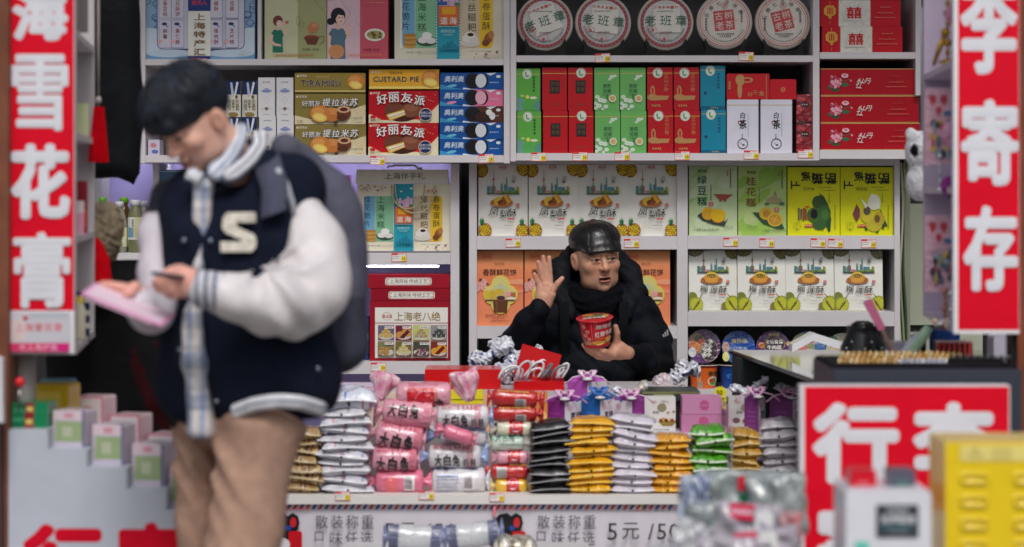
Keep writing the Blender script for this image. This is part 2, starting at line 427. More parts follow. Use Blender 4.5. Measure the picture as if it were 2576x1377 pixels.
carcass('upper_cabinet', 'white open wall cabinet at upper right holding red gift boxes', [
    board('shelf_board', 2062.5, 2303, 133, 148, dU), board('shelf_board', 2062.5, 2303, 378, 400, dU), board('shelf_board', 2062.5, 2303, -110, -90, dU),
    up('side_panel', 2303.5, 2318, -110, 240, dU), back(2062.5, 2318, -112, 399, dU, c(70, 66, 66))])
carcass('shelf_unit', 'white shelf unit behind the shopkeeper with pineapple and orange boxes', [
    board('shelf_board', 1200, 1703, 398, 414, dL), board('shelf_board', 1200, 1703, 594, 628, dL), board('shelf_board', 1200, 1703, 820, 852, dL), board('shelf_board', 1200, 1703, 1040, 1060, dL),
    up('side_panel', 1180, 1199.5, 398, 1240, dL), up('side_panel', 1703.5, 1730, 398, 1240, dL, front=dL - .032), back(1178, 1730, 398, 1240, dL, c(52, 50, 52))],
    [(1291, 611, fL), (1589, 612, fL)])
carcass('shelf_unit', 'white shelf unit at right with green, yellow and durian boxes', [
    board('shelf_board', 1730.5, 2250, 392, 417, dL), board('shelf_board', 1730.5, 2250, 593, 627, dL), board('shelf_board', 1730.5, 2250, 784, 821, dL), board('shelf_board', 1730.5, 2250, 979, 1001, dL),
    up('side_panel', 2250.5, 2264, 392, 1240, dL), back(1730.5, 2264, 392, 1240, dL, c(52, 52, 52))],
    [(1838, 609, fL), (1929, 611, fL), (2058, 611, fL), (2102, 612, fL), (2185, 613, fL)])
LAV = c(176, 166, 226)
e = carcass('shelf_unit', 'lilac backed shelf unit at left with lamp strips, bottles and gift boxes', [
    board('shelf_board', 236, 1133, 636, 665, dL), board('shelf_board', 236, 1133, 908, 941, dL), up('side_panel', 1133.5, 1155, 412, 1240, dL), up('side_panel', 384, 399, 412, 635, dL),
    up('side_panel', 215, 236, 412, 1240, dL), back(215, 1155, 411, 1240, dL, LAV)], [(1004, 648, fL, '42'), (952, 923, fL)])
for a, b in ((236, 356), (915, 1104)):
    m = M(); d = dL - .01; m.rbox(X(a, d), X(b, d), d, d + .02, Z(672.5, d), Z(668, d), .003, (1, 1, 1), 'led'); o = m.build('lamp_strip'); o.parent = e; o.location = -Vector(e.location)
# added glowing strip, hidden behind the top rail, lights the lilac niche
for a, b in ((240, 380), (405, 1130)):
    m = M(); d = dU + .40; m.rbox(X(a, d), X(b, d), d, d + .02, Z(404, d), Z(398, d), .003, (1, 1, 1), 'led'); o = m.build('lamp_strip'); o.parent = e; o.location = -Vector(e.location)
# wall strips at the right end
m = M(); m.box(X(2275, 9.7), X(2290, 9.7), 9.7, 9.9, 0.06, Z(395, 9.7), c(140, 145, 125), 'paint'); tag(m.build('wall_trim'), 'narrow grey green trim strip right of the shelves', 'trim')
e = empty('wall_locker', (X(2303, 9.9), 9.9, .06), 'pale greenish cupboard with plain doors behind the white toy', 'cupboard'); 
for nm, a, b, col in (('body', 300, 1240, c(50, 52, 50)),): m = M(); m.box(-.05, .28, .02, .5, 0, 2.6, col, 'paint'); m.build(nm, e)
for a, b in ((513, 818), (836, 1200)):
    m = M(); m.box(-.045, .275, 0, .02, Z(b, 9.9) - .06, Z(a, 9.9) - .06, c(182, 188, 168), 'paint'); m.build('door', e)
for k, x in enumerate((2266, 2271, 2277)):
    m = M(); m.tube([(X(x + 5 * math.sin(t * 2.2 + k), 9.66), 9.66 + .01 * k, Z(410 + t * 160, 9.66)) for t in np.linspace(0, 4.6, 24)], .005, [c(190, 190, 160), c(150, 155, 120), c(60, 90, 70)][k], 'plastic')
    tag(m.build('cable'), ['pale cream cable hanging beside the right shelf unit', 'olive cable hanging beside the right shelf unit', 'dark green cable hanging beside the right shelf unit'][k], 'cable')

# ---------------------------------------------------------------- packaged goods on the shelves
rnd = random.Random(7)
def pack(name, label, cat, x0, y0, x1, y1, d, dep, col, art=None, W=None, H=None, group=None, mat='card', rz=None, rx=0, front=None, zb=None, par=None):
    s = K * d; w_, h_ = (x1 - x0) * s, (y1 - y0) * s; m = M()
    g_ = .0008; m.box(-w_ / 2 + g_, w_ / 2 - g_, 0, dep, 0, h_, col, mat, front)
    m.am = mat
    if art: m.frame(-w_ / 2 + g_, 0, h_, w_ - 2 * g_, h_, W or (x1 - x0), H or (y1 - y0)); art(m)
    o = m.build(name, None, (X((x0 + x1) / 2, d), d, (Z(y1, d) if zb is None else zb)), (R(rx), 0, R(rnd.uniform(-1.6, 1.6) if rz is None else rz)))
    return tag(o, label, cat, group)
def again(o, x0, y1, x1, d, label, rz=None, rx=None):
    return rep(o, (X((x0 + x1) / 2, d), d + rnd.uniform(-.004, .004), Z(y1, d)), label, (o.rotation_euler[0] if rx is None else R(rx), 0, R(rnd.uniform(-1.6, 1.6) if rz is None else rz)))
RED = c(214, 20, 34); DRED = c(176, 10, 26); INK = c(24, 24, 26); PAPER = c(236, 236, 228)

def logo(m, cx, cy, col, s=1.0):
    m.txt('隆运昌', cx - 9.5 * s, cy - 3 * s, 6.4 * s, col, .01); m.ring(cx, cy, 9 * s, 6.5 * s, .5 * s, col)
def skyline(m, x, y, w_, sc=1.0, dk=1.0):
    a, b = w_ / 80, sc
    q = lambda *t: c(*[v * dk for v in t])
    T = q(84, 140, 138); G = q(112, 130, 128); BL = q(96, 150, 160)
    def B(x0, h0, x1, col): m.rect(x + x0 * a, y - h0 * b, x + x1 * a, y, col)
    B(0, 20, 7, T); B(6, 17, 12, q(140, 165, 150)); B(11, 20, 21, G); B(13, 22, 15, T); B(52, 18, 62, BL); B(62, 17, 68, T); B(69, 10, 74, G); B(74, 17, 80, q(190, 190, 60)); B(73, 19, 77, q(150, 150, 60))
    m.poly([(x + 33 * a, y - 5), (x + 34 * a, y - 28 * b), (x + 38 * a, y - 28 * b), (x + 39 * a, y - 5)], BL); m.rect(x + 35 * a, y - 27 * b, x + 37 * a, y - 25 * b, PAPER)
    B(43, 24, 47, G); m.poly([(x + 46 * a, y - 4), (x + 47.5 * a, y - 42 * b), (x + 50 * a, y - 42 * b), (x + 51 * a, y - 4)], q(90, 150, 160))
    m.poly([(x + 14.5 * a, y - 18), (x + 15.2 * a, y - 36 * b), (x + 17.2 * a, y - 36 * b), (x + 18 * a, y - 18)], q(150, 150, 145)); m.line([(x + 16.2 * a, y - 36 * b), (x + 16.2 * a, y - 62 * b)], .9, q(120, 110, 115)); m.line([(x + 16.2 * a, y - 36 * b), (x + 16.2 * a, y - 50 * b)], 1.6, q(150, 130, 135))
    m.ell(x + 16.2 * a, y - 36.5 * b, 3.1, 3.3, q(184, 96, 104)); m.ell(x + 16.2 * a, y - 14 * b, 4, 3.3, q(170, 110, 105))
    m.ell(x + 26 * a, y - 5 * b, 7, 4.4, q(206, 140, 138)); m.ell(x + 22 * a, y - 4 * b, 4, 3, q(214, 160, 150))
    for k in range(8): m.ell(x + (36 + k * 5.4) * a, y - (3.4 + (k % 3)) * b, 4.2, 3, q(*[(120, 150, 60), (90, 130, 60), (140, 160, 70)][k % 3]))
    m.rect(x, y - 2.4, x + w_, y, q(50, 90, 74))
def pineapple(m, cx, cy, rx, ry, rot=0, crown=True, cdx=0):
    m.ell(cx, cy, rx + .8, ry + .8, c(196, 96, 40), rot=rot); m.ell(cx, cy, rx, ry, c(150, 110, 30), rot=rot)
    for i in range(-4, 5):
        for j in range(-5, 6):
            u, v = (i + (j % 2) * .5) * rx * .46, j * ry * .30
            if (u / rx) ** 2 + (v / ry) ** 2 < .82:
                co, si = math.cos(R(rot)), math.sin(R(rot)); hue = [(222, 188, 40), (206, 160, 44), (214, 180, 60), (226, 200, 40)][(i * 3 + j) % 4]
                m.ell(cx + u * co - v * si, cy + u * si + v * co, rx * .21, ry * .16, c(*hue), 7)
    if crown:
        tx, ty = cx + cdx, cy - ry * .88
        for k, (dx, h_) in enumerate(((-7, 9), (7, 9), (-6, 14), (6, 14), (-4, 17), (4, 17), (0, 20), (-2, 13), (2, 12))):
            m.poly([(tx - 3, ty + 2), (tx + dx, ty - h_), (tx + 3, ty + 2)], c(*[(40, 120, 70), (60, 150, 84), (30, 96, 62)][k % 3]))
def durian(m, cx, cy, rx, ry, flip=1, top=False):
    P = []
    for k in range(36):
        a = 2 * math.pi * k / 36; q = 1.07 if k % 2 else .95; P.append((cx + rx * q * math.cos(a), cy + ry * q * math.sin(a)))
    m.poly(P, c(156, 158, 44) if not top else c(90, 92, 34))
    m.ell(cx + flip * rx * .15, cy, rx * .78, ry * .86, c(190, 196, 50) if not top else c(110, 108, 44), rot=-flip * 25)
    m.poly([(cx + flip * rx * -.55, cy + ry * .95), (cx + flip * rx * .3, cy - ry * .35), (cx + flip * rx * .62, cy - ry * .6), (cx + flip * rx * .5, cy - ry * .1), (cx - flip * rx * .2, cy + ry * .8)], c(92, 66, 30))
    for k in range(6): m.ell(cx + flip * rx * (-.25 + k * .14), cy + ry * (.6 - k * .2), rx * .07, ry * .07, c(196, 170, 90), 6)
def plate(m, cx, cy, kind):
    m.ell(cx, cy, 29, 11, c(190, 116, 62)); m.ell(cx, cy - 1, 25, 8.5, c(158, 92, 44))
    if kind == 0:
        m.poly([(cx - 21, cy - 3), (cx - 16, cy - 12), (cx - 2, cy - 15), (cx + 2, cy - 8), (cx - 8, cy + 8), (cx - 17, cy + 6)], c(222, 186, 56))
        m.poly([(cx - 11, cy - 2), (cx + 1, cy - 9), (cx + 3, cy - 2), (cx - 8, cy + 7)], c(120, 56, 36))
        m.poly([(cx + 1, cy - 15), (cx + 12, cy - 22), (cx + 24, cy - 7), (cx + 22, cy - 1), (cx + 10, cy + 6)], c(226, 176, 52)); m.poly([(cx + 1, cy - 15), (cx + 5, cy - 14), (cx + 14, cy), (cx + 10, cy + 6), (cx + 0, cy - 8)], c(150, 78, 46))
        m.poly([(cx + 14, cy - 20), (cx + 24, cy - 7), (cx + 20, cy - 5), (cx + 11, cy - 18)], c(206, 130, 40))
    else:
        m.ell(cx, cy - 6, 21, 10, c(214, 146, 44)); m.ell(cx, cy + 1, 17, 7, c(226, 160, 60)); m.ell(cx, cy - 13, 15, 9, c(220, 190, 60)); m.ell(cx, cy - 11, 12, 6, c(150, 110, 40))
        for k in range(9): m.ell(cx - 10 + k * 2.5, cy - 12 + (k * 7 % 4), 1.5, 1.6, c(*[(70, 50, 26), (214, 180, 90)][k % 2]), 6)
def seal(m, x, y, s=8, ch='上'): m.rr(x, y, x + s, y + s, s * .16, c(206, 58, 58)); m.gl('正', x + s * .15, y + s * .15, x + s * .85, y + s * .85, c(240, 225, 220))
def a_pine(m):
    pineapple(m, 8, 14, 16, 18, 12, False); pineapple(m, 114, 10, 16, 19, -25, False)
    logo(m, 61, 6, c(200, 60, 66)); skyline(m, 22, 73.5, 82, 1.0); plate(m, 59, 95, 0); seal(m, 95.5, 97)
    m.txt('上', 84, 27, 9, INK, .015); m.txt('海', 83, 37, 10, INK, .012); m.micro(93, 28, 14, 5, 1.5, c(110, 110, 110), 3, True)
    m.gl('凤', 28, 108, 51, 128, INK, .008, skew=.25); m.gl('梨', 54, 113, 72, 135, INK, .008, skew=.1); m.gl('酥', 73, 110, 97, 131, INK, .008, skew=.1)
    m.rr(74, 134, 91, 137.5, 1.6, c(214, 80, 74)); m.micro(31, 131, 16, 8, 1, c(140, 140, 140)); m.micro(42, 141, 46, 14, 1.1, c(170, 170, 166), 4); m.micro(39, 144.5, 50, 16, 1, c(190, 190, 186), 5); m.micro(39, 148, 24, 8, 1, c(190, 190, 186), 5)
    m.txt('净含量:300克', 64, 150, 4.4, c(110, 110, 108)); m.micro(52, 158.5, 36, 12, 1.2, c(165, 165, 160), 9)
    pineapple(m, 17, 164, 16, 17, -14, True, -8); pineapple(m, 111, 165, 15, 17, 0, True, -1)
o = pack('pastry_box', 'x', 'pastry box', 1203, 415, 1328, 594, dL, .07, PAPER, a_pine, 125, 179, group='white pineapple pastry boxes', rz=.3)
PL = ['white pineapple pastry box at the left end of its shelf', 'white pineapple pastry box second from the left, clear of the cap', 'white pineapple pastry box directly behind the leather cap', 'white pineapple pastry box nearest the middle post, right of the cap']
o['label'] = PL[0]
for i, (a, b) in enumerate(((1330, 1454), (1455.5, 1577), (1579, 1701))): again(o, a, 594, b, dL, PL[i + 1])
def a_dur(m):
    durian(m, 16, -4, 24, 21, 1, True); durian(m, 116, -2, 22, 26, -1, True); m.rect(0, 0, 125, .1, PAPER)
    skyline(m, 22, 61, 82, .92, .9); plate(m, 59, 81, 1); seal(m, 97, 82)
    m.txt('上', 85, 18, 9, INK, .015); m.txt('海', 84, 27, 10, INK, .012); m.micro(94, 18, 13, 5, 1.5, c(110, 110, 110), 3, True)
    m.gl('榴', 29, 95, 49, 114, INK, .004); m.gl('莲', 54, 98, 76, 118, INK, .004, skew=.2); m.gl('酥', 77, 97, 99, 117, INK, .004, skew=.1)
    m.rr(78, 120, 96, 123, 1.4, c(214, 80, 74)); m.micro(40, 127, 50, 14, 1.1, c(170, 170, 166), 4); m.micro(38, 131, 30, 8, 1, c(190, 190, 186), 5); m.txt('净含量:300克', 66, 136, 4.4, c(110, 110, 108)); m.micro(54, 144, 36, 12, 1.2, c(165, 165, 160), 9)
    m.ell(8, 128, 13, 14, c(120, 130, 50)); durian(m, 16, 148, 20, 20, 1); m.line([(27, 131), (36, 116)], 2, c(96, 84, 60))
    m.ell(95, 153, 12, 12, c(130, 124, 56)); durian(m, 113, 146, 20, 22, -1); m.line([(98, 118), (108, 130)], 2, c(96, 84, 60)); m.rect(0, 164, 125, 168, c(196, 194, 180))
DL_ = ['white durian pastry box at the left end of its shelf', 'white durian pastry box second from the left on its shelf', 'white durian pastry box third from the left, left of the dark glass jar', 'white durian pastry box at the right end beside the pink stick']
o = pack('pastry_box', DL_[0], 'pastry box', 1733, 630, 1855, 785, dL, .07, PAPER, a_dur, 125, 168, group='white durian pastry boxes', rz=.2, rx=-6, mat='gloss')
for i, (a, b) in enumerate(((1856, 1977), (1978, 2098), (2099, 2222))): again(o, a, 785, b, dL, DL_[i + 1])
def clouds(m, cols, seed):
    q = random.Random(seed)
    for k in range(10):
        m.ell(q.uniform(0, 125), q.uniform(0, 178), q.uniform(20, 50), q.uniform(8, 22), c(*q.choice(cols)), 16, rot=-40)
def a_mung(m):
    clouds(m, [(170, 206, 130), (190, 214, 160), (206, 222, 184), (150, 200, 120)], 4)
    m.txt('隆运昌', 22, 9, 8, c(50, 70, 50), .01)
    for ch, y in (('绿', 24), ('豆', 52), ('糕', 79)): m.gl(ch, 21, y, 46, y + 22, c(20, 96, 54), .022)
    m.micro(55, 49, 40, 9, 3, c(120, 140, 100), 3, True); m.micro(106, 8, 50, 9, 3, c(60, 90, 60), 5, True); m.micro(98, 12, 14, 3, 3, c(180, 70, 60), 5, True); seal(m, 51, 92, 11)
    m.poly([(64, 72), (113, 73), (96, 86), (96, 91), (90, 91), (90, 87), (84, 87), (84, 91), (79, 91), (79, 86)], c(170, 80, 64)); m.line([(64, 73), (113, 74)], 1.4, c(140, 56, 46))
    m.poly([(21, 127), (34, 117), (60, 134), (94, 142), (102, 133), (91, 154), (60, 148), (35, 140)], c(58, 70, 60)); m.ell(49, 121, 16, 16, c(222, 176, 30)); m.ell(49, 124, 16, 14, c(214, 160, 40)); m.ell(75, 128, 19, 18, c(206, 130, 40)); m.ell(75, 126, 19, 17, c(226, 184, 30))
    m.txt('上海壹点食品有限公司', 11, 160, 6.6, c(70, 90, 60)); m.txt('净含量: 300克', 90, 153, 4, c(80, 90, 70)); m.micro(92, 160, 24, 9, 1.4, c(120, 140, 100), 8)
def a_osm(m):
    clouds(m, [(160, 200, 90), (190, 212, 140), (206, 218, 170), (150, 194, 84)], 8)
    m.txt('隆运昌', 22, 12, 8, c(70, 76, 40), .01)
    for ch, y in (('桂', 28), ('花', 55), ('糕', 82)): m.gl(ch, 20, y, 46, y + 22, c(128, 96, 40), .022)
    m.micro(53, 54, 40, 9, 3, c(140, 130, 90), 3, True); m.micro(112, 10, 50, 9, 3, c(60, 90, 60), 5, True); m.micro(103, 14, 14, 3, 3, c(180, 90, 70), 5, True); seal(m, 94, 106, 11)
    for (x0, x1, h_) in ((74, 84, 12), (84, 92, 17), (92, 100, 22), (100, 108, 14), (106, 114, 10)): m.rect(x0, 95 - h_, x1, 95, c(168, 160, 120))
    m.poly([(91, 74), (95, 63), (99, 74)], c(150, 140, 110)); m.ell(74, 97, 6, 3, c(70, 120, 90)); m.ell(113, 96, 7, 4, c(70, 120, 90))
    m.poly([(36, 118), (52, 119), (80, 144), (112, 146), (120, 161), (100, 160), (66, 148)], c(40, 84, 60)); m.ell(72, 122, 18, 16, c(206, 170, 50)); m.ell(73, 122, 10, 9, c(176, 130, 50)); m.ell(95, 137, 20, 18, c(216, 180, 60)); m.ell(95, 137, 16, 14, c(196, 148, 50)); m.line([(84, 132), (106, 142)], 1.6, c(226, 190, 90)); m.line([(90, 147), (100, 127)], 1.6, c(226, 190, 90))
    m.txt('净含量: 300克', 24, 153, 4, c(80, 90, 70)); m.micro(26, 160, 24, 9, 1.4, c(120, 140, 100), 8); m.txt('上海壹点食品有限公司', 62, 162, 6.2, c(70, 90, 60))
pack('pastry_box', 'green mung bean cake box with dark green vertical writing', 'pastry box', 1733, 418, 1855, 593, dL, .07, c(196, 216, 170), a_mung, 125, 178, group='green cake boxes')
pack('pastry_box', 'green osmanthus cake box with brown vertical writing', 'pastry box', 1856.5, 418, 1979, 593, dL, .07, c(182, 208, 130), a_osm, 125, 178, group='green cake boxes')
def a_yel(v):
    def f(m):
        B = c(26, 30, 18)
        m.gl('上', 8, 34, 32, 56, B, .035, rot=90); m.gl('海', 34, 11, 58, 36, B, .032, rot=90); m.gl('糍', 60, 14, 90, 43, B, .03, rot=90); m.gl('粑', 94, 14, 124, 43, B, .03, rot=90)
        m.txt('艾叶味' if v == 0 else '绿豆味', 38, 50, 10, c(110, 120, 40)); m.micro(78, 50, 32, 8, 2, c(130, 130, 50), 3); m.micro(88, 57, 34, 8, 2, c(130, 130, 50), 4)
        if v == 0:
            m.poly([(80, 66), (92, 74), (104, 98), (110, 130), (108, 160), (104, 164), (98, 150), (92, 148), (90, 160), (84, 150), (84, 90)], c(36, 84, 48)); m.ell(76, 88, 14, 16, c(60, 88, 44)); m.ell(80, 142, 18, 16, c(58, 98, 50))
            m.ell(66, 120, 17, 19, c(72, 108, 50)); m.ell(67, 118, 9, 12, c(26, 26, 28)); m.ell(92, 116, 17, 22, c(64, 106, 50)); m.ell(94, 118, 9, 13, c(80, 122, 60))
            for k in range(4): m.rect(26 + k * 6, 102 + (k % 2) * 3, 30 + k * 6, 134 - (k % 2) * 3, c(110, 96, 80))
            m.rect(44, 98, 55, 101, c(196, 50, 40)); m.rect(44, 128, 55, 131, c(196, 50, 40)); m.rect(38, 104, 44, 128, c(176, 70, 50))
        else:
            m.poly([(100, 104), (106, 120), (118, 148), (108, 150), (110, 158), (98, 150)], c(50, 84, 46)); m.poly([(58, 150), (64, 162), (70, 152)], c(50, 84, 46)); m.poly([(86, 160), (92, 168), (98, 158)], c(50, 84, 46))
            m.ell(84, 146, 20, 16, c(196, 184, 50)); m.ell(96, 130, 15, 18, c(190, 168, 50)); m.ell(92, 130, 7, 10, c(110, 92, 50)); m.ell(65, 118, 15, 22, c(214, 196, 60)); m.ell(66, 110, 9, 11, c(96, 90, 70)); m.ell(84, 88, 16, 20, c(238, 238, 214))
            m.poly([(74, 84), (76, 66), (88, 70), (100, 90), (98, 106), (84, 100)], c(244, 244, 228)); m.poly([(50, 78), (70, 96), (62, 104)], c(240, 240, 220)); m.poly([(30, 118), (40, 92), (48, 106), (48, 124), (40, 138)], c(130, 66, 76))
        m.rr(42, 144, 64, 150, 3, c(214, 60, 50)); m.micro(44, 146, 18, 4, 2, c(240, 220, 200), 2); m.ring(24, 148, 9, 10, .8, c(140, 140, 50)); m.txt('上一道', 20, 139, 6.5, c(120, 120, 40), vert=True); m.micro(118, 96, 60, 10, 3, c(150, 150, 50), 4, True); m.micro(104, 66, 26, 6, 2, c(130, 140, 50), 4, True)
    return f
YB = c(222, 222, 20)
pack('pastry_box', 'bright yellow box showing dark green rice cakes on a leaf', 'pastry box', 1981, 421, 2113, 593, dL, .07, YB, a_yel(0), 132, 172, group='bright yellow rice cake boxes')
pack('pastry_box', 'bright yellow box showing pale yellow and white rice cakes', 'pastry box', 2114, 421, 2247, 593, dL, .07, YB, a_yel(1), 132, 172, group='bright yellow rice cake boxes')
def a_or(m):
    for k in range(12): m.rect(0, k * 8.2, 122, k * 8.2 + 8.3, c(226 + k, 158 - k * 3, 106 - k * 2))
    for k in range(12, 24): m.rect(0, k * 8.2, 122, k * 8.2 + 8.3, c(236, 134 + (k - 12) * 1, 100))
    m.ell(110, 80, 30, 7, c(236, 160, 120)); m.ell(96, 104, 34, 5, c(238, 150, 112))
    m.txt('隆运昌', 15, 12, 8, c(214, 70, 60), .01); m.ring(27, 17, 15, 9, .6, c(214, 70, 60)); m.txt('鲜花饼', 48, 30, 8.5, c(160, 110, 80))
    m.txt('香酥鲜花饼', 17, 47, 17.6, c(50, 34, 30), .012)
    for (x, y, r) in ((8, 88, 9), (20, 80, 8), (22, 94, 10), (4, 98, 7)):
        m.ell(x, y, r, r * .9, c(232, 176, 168)); m.ell(x, y, r * .55, r * .5, c(214, 130, 130)); m.ell(x + 1, y, r * .25, r * .25, c(240, 200, 190))
    m.ell(12, 74, 4, 3, c(80, 80, 50)); m.ell(30, 86, 3, 4, c(80, 90, 60))
    Y = c(232, 196, 70); G = c(214, 204, 124)
    for dx, dy in ((0, -24), (0, 24), (-20, 0), (20, 0)): m.ell(63 + dx, 112 + dy, 25, 25, Y)
    for dx, dy in ((0, -24), (0, 24), (-20, 0), (20, 0)): m.ell(63 + dx, 112 + dy, 22.5, 22.5, G)
    m.rect(46, 90, 80, 112, c(196, 200, 150)); m.rect(56, 84, 70, 112, c(186, 196, 160)); m.rect(76, 106, 102, 118, c(178, 110, 60)); m.ell(42, 112, 10, 12, c(206, 178, 50)); m.ell(60, 106, 12, 9, c(210, 180, 60)); m.ell(28, 112, 8, 10, c(214, 184, 60)); m.ell(82, 110, 8, 7, c(230, 160, 160))
    m.ell(64, 119, 15, 8, c(206, 180, 120)); m.ell(64, 120, 11, 5.5, c(80, 36, 60)); m.ell(90, 122, 12, 5, c(232, 222, 206)); m.rect(24, 124, 100, 128, c(110, 70, 40)); m.poly([(44, 128), (82, 128), (80, 156), (46, 156)], c(96, 56, 32)); m.rect(50, 128, 56, 156, c(120, 74, 44))
    m.txt('精选鲜花·香酥可口', 24, 160, 7, c(150, 60, 50)); m.txt('净含量:300克', 42, 168, 5.5, c(150, 60, 50)); m.txt('上海壹点食品有限公司', 34, 175, 5.2, c(150, 60, 50))
OL = ['orange flower cake box at the left end, fully in view', 'orange flower cake box behind the raised hand', 'orange flower cake box behind the shopkeeper\'s hood', 'orange flower cake box behind the shopkeeper\'s right hand shoulder in the photo']
OL[3] = 'orange flower cake box at the right end, above the far shoulder'
o = pack('pastry_box', OL[0], 'pastry box', 1197, 630, 1317, 820, dL, .07, c(226, 130, 98), a_or, 122, 190, group='orange flower cake boxes', rx=-3, rz=0)
for i, (a, b) in enumerate(((1318.5, 1440), (1441, 1563), (1565, 1688))): again(o, a, 820, b, dL, OL[i + 1], rz=0)

# gift set with cord handle
def vtext(m, x, y, st, size, col, st_): m.txt(st, x, y, size, col, .004, True, sp=st_)
def a_gift(m, top=True, W=240, H=178):
    # design: 240 x 178 (front below the lid)
    B = c(50, 70, 110)
    m.rr(17, 32, 202, 153, 10, c(190, 184, 150))
    m.rr(17, 32, 60, 153, 10, c(120, 180, 214)); m.rect(42, 32, 60, 153, c(120, 180, 214)); m.rect(44, 32, 92, 153, c(140, 200, 160)); m.rect(144, 32, 190, 153, c(216, 200, 172)); m.rect(186, 32, 194, 153, c(232, 190, 50)); m.rr(186, 32, 216, 153, 10, c(236, 196, 50))
    m.rect(44, 32, 46, 153, c(176, 214, 196))
    vtext(m, 15, 32, '桂花脆片', 19, c(36, 74, 110), 1.12); vtext(m, 50, 32, '上海米糕', 20, c(40, 90, 60), 1.1); vtext(m, 160, 32, '椰丝糍粑', 20, c(70, 56, 40), 1.1); vtext(m, 192, 32, '春卷蛋酥', 19, c(80, 66, 20), 1.12)
    for k in range(6): m.ell(34, 150 - k * 5, 14, 3.6, c(*[(206, 160, 80), (184, 132, 60)][k % 2]))
    m.rect(12, 32, 17, 153, PAPER); m.ell(71, 138, 23, 11, c(60, 84, 66)); m.ell(62, 136, 11, 7, c(236, 236, 232)); m.ell(80, 137, 11, 7, c(228, 230, 226)); m.ell(71, 126, 11, 8, c(242, 242, 240))
    m.ell(166, 142, 22, 9, c(220, 216, 206)); m.ell(160, 132, 12, 8, c(236, 232, 224)); m.ell(174, 134, 11, 8, c(226, 222, 214)); m.ell(166, 125, 12, 8, c(236, 232, 226)); m.ell(167, 124, 7, 4, c(60, 40, 30))
    m.ell(206, 132, 9, 14, c(150, 90, 50), rot=25); m.ell(200, 142, 8, 7, c(120, 70, 40)); m.ell(212, 124, 6, 9, c(190, 130, 70))
    m.rect(92, -3, 144, 178, c(38, 160, 184))
    for k in range(30): m.ell(92.5, -2 + k * 6.2, 1.5, 1.8, PAPER, 8); m.ell(143.5, -2 + k * 6.2, 1.5, 1.8, PAPER, 8)
    m.ell(112, 20, 3, 2, PAPER); m.ell(138, 12, 4, 2.5, PAPER)
    for x0, h_ in ((98, 16), (106, 24), (112, 18), (120, 22), (126, 28), (134, 24)): m.rect(x0, 62 - h_, x0 + 7, 62, c(222, 180, 214))
    m.poly([(100, 58), (104, 32), (107, 58)], c(70, 60, 150)); m.rect(96, 52, 116, 60, c(60, 100, 170)); m.ell(137, 58, 6, 4, c(80, 140, 70))
    m.rect(97, 62, 141, 104, c(222, 110, 50)); m.rect(104, 64, 134, 80, c(236, 170, 50)); m.gl('道', 101, 86, 117, 102, PAPER, .02); m.gl('海', 121, 86, 137, 102, PAPER, .02)
    m.rect(97, 106, 141, 107, c(230, 240, 240)); m.txt('经典组合', 102, 113, 8, c(190, 226, 230)); m.txt('中式糕点', 107, 122, 5.5, c(170, 216, 222))
    for x0, h_ in ((98, 6), (106, 12), (114, 16), (122, 20), (129, 12), (136, 8)): m.rect(x0, 158 - h_, x0 + 6, 158, c(30, 130, 160))
    m.txt('谢夫人', 176, 14, 10, c(196, 40, 60), .02)
    q = random.Random(5)
    for (ox, oy, n) in ((20, 8, 16), (58, 12, 12), (214, 165, 14), (186, 168, 8)):
        for k in range(n):
            x, y = ox + q.uniform(-16, 16), oy + q.uniform(-8, 8); m.ell(x, y, 2.6, 2, c(*q.choice([(226, 190, 190), (180, 150, 150), (240, 220, 214), (120, 96, 100)])), 8)
    for ox, oy in ((8, 4), (46, 3), (196, 172)): m.line([(ox, oy), (ox + 14, oy + 6), (ox + 20, oy + 16)], .9, c(80, 66, 66))
    m.txt('净含量 500克', 27, 161, 5, c(90, 90, 84)); m.micro(54, 162, 40, 14, 1.3, c(120, 120, 110), 5); m.micro(54, 166, 40, 14, 1.3, c(120, 120, 110), 6); m.micro(164, 160, 52, 16, 1.6, c(120, 120, 110), 7)
CREAM = c(236, 230, 206)
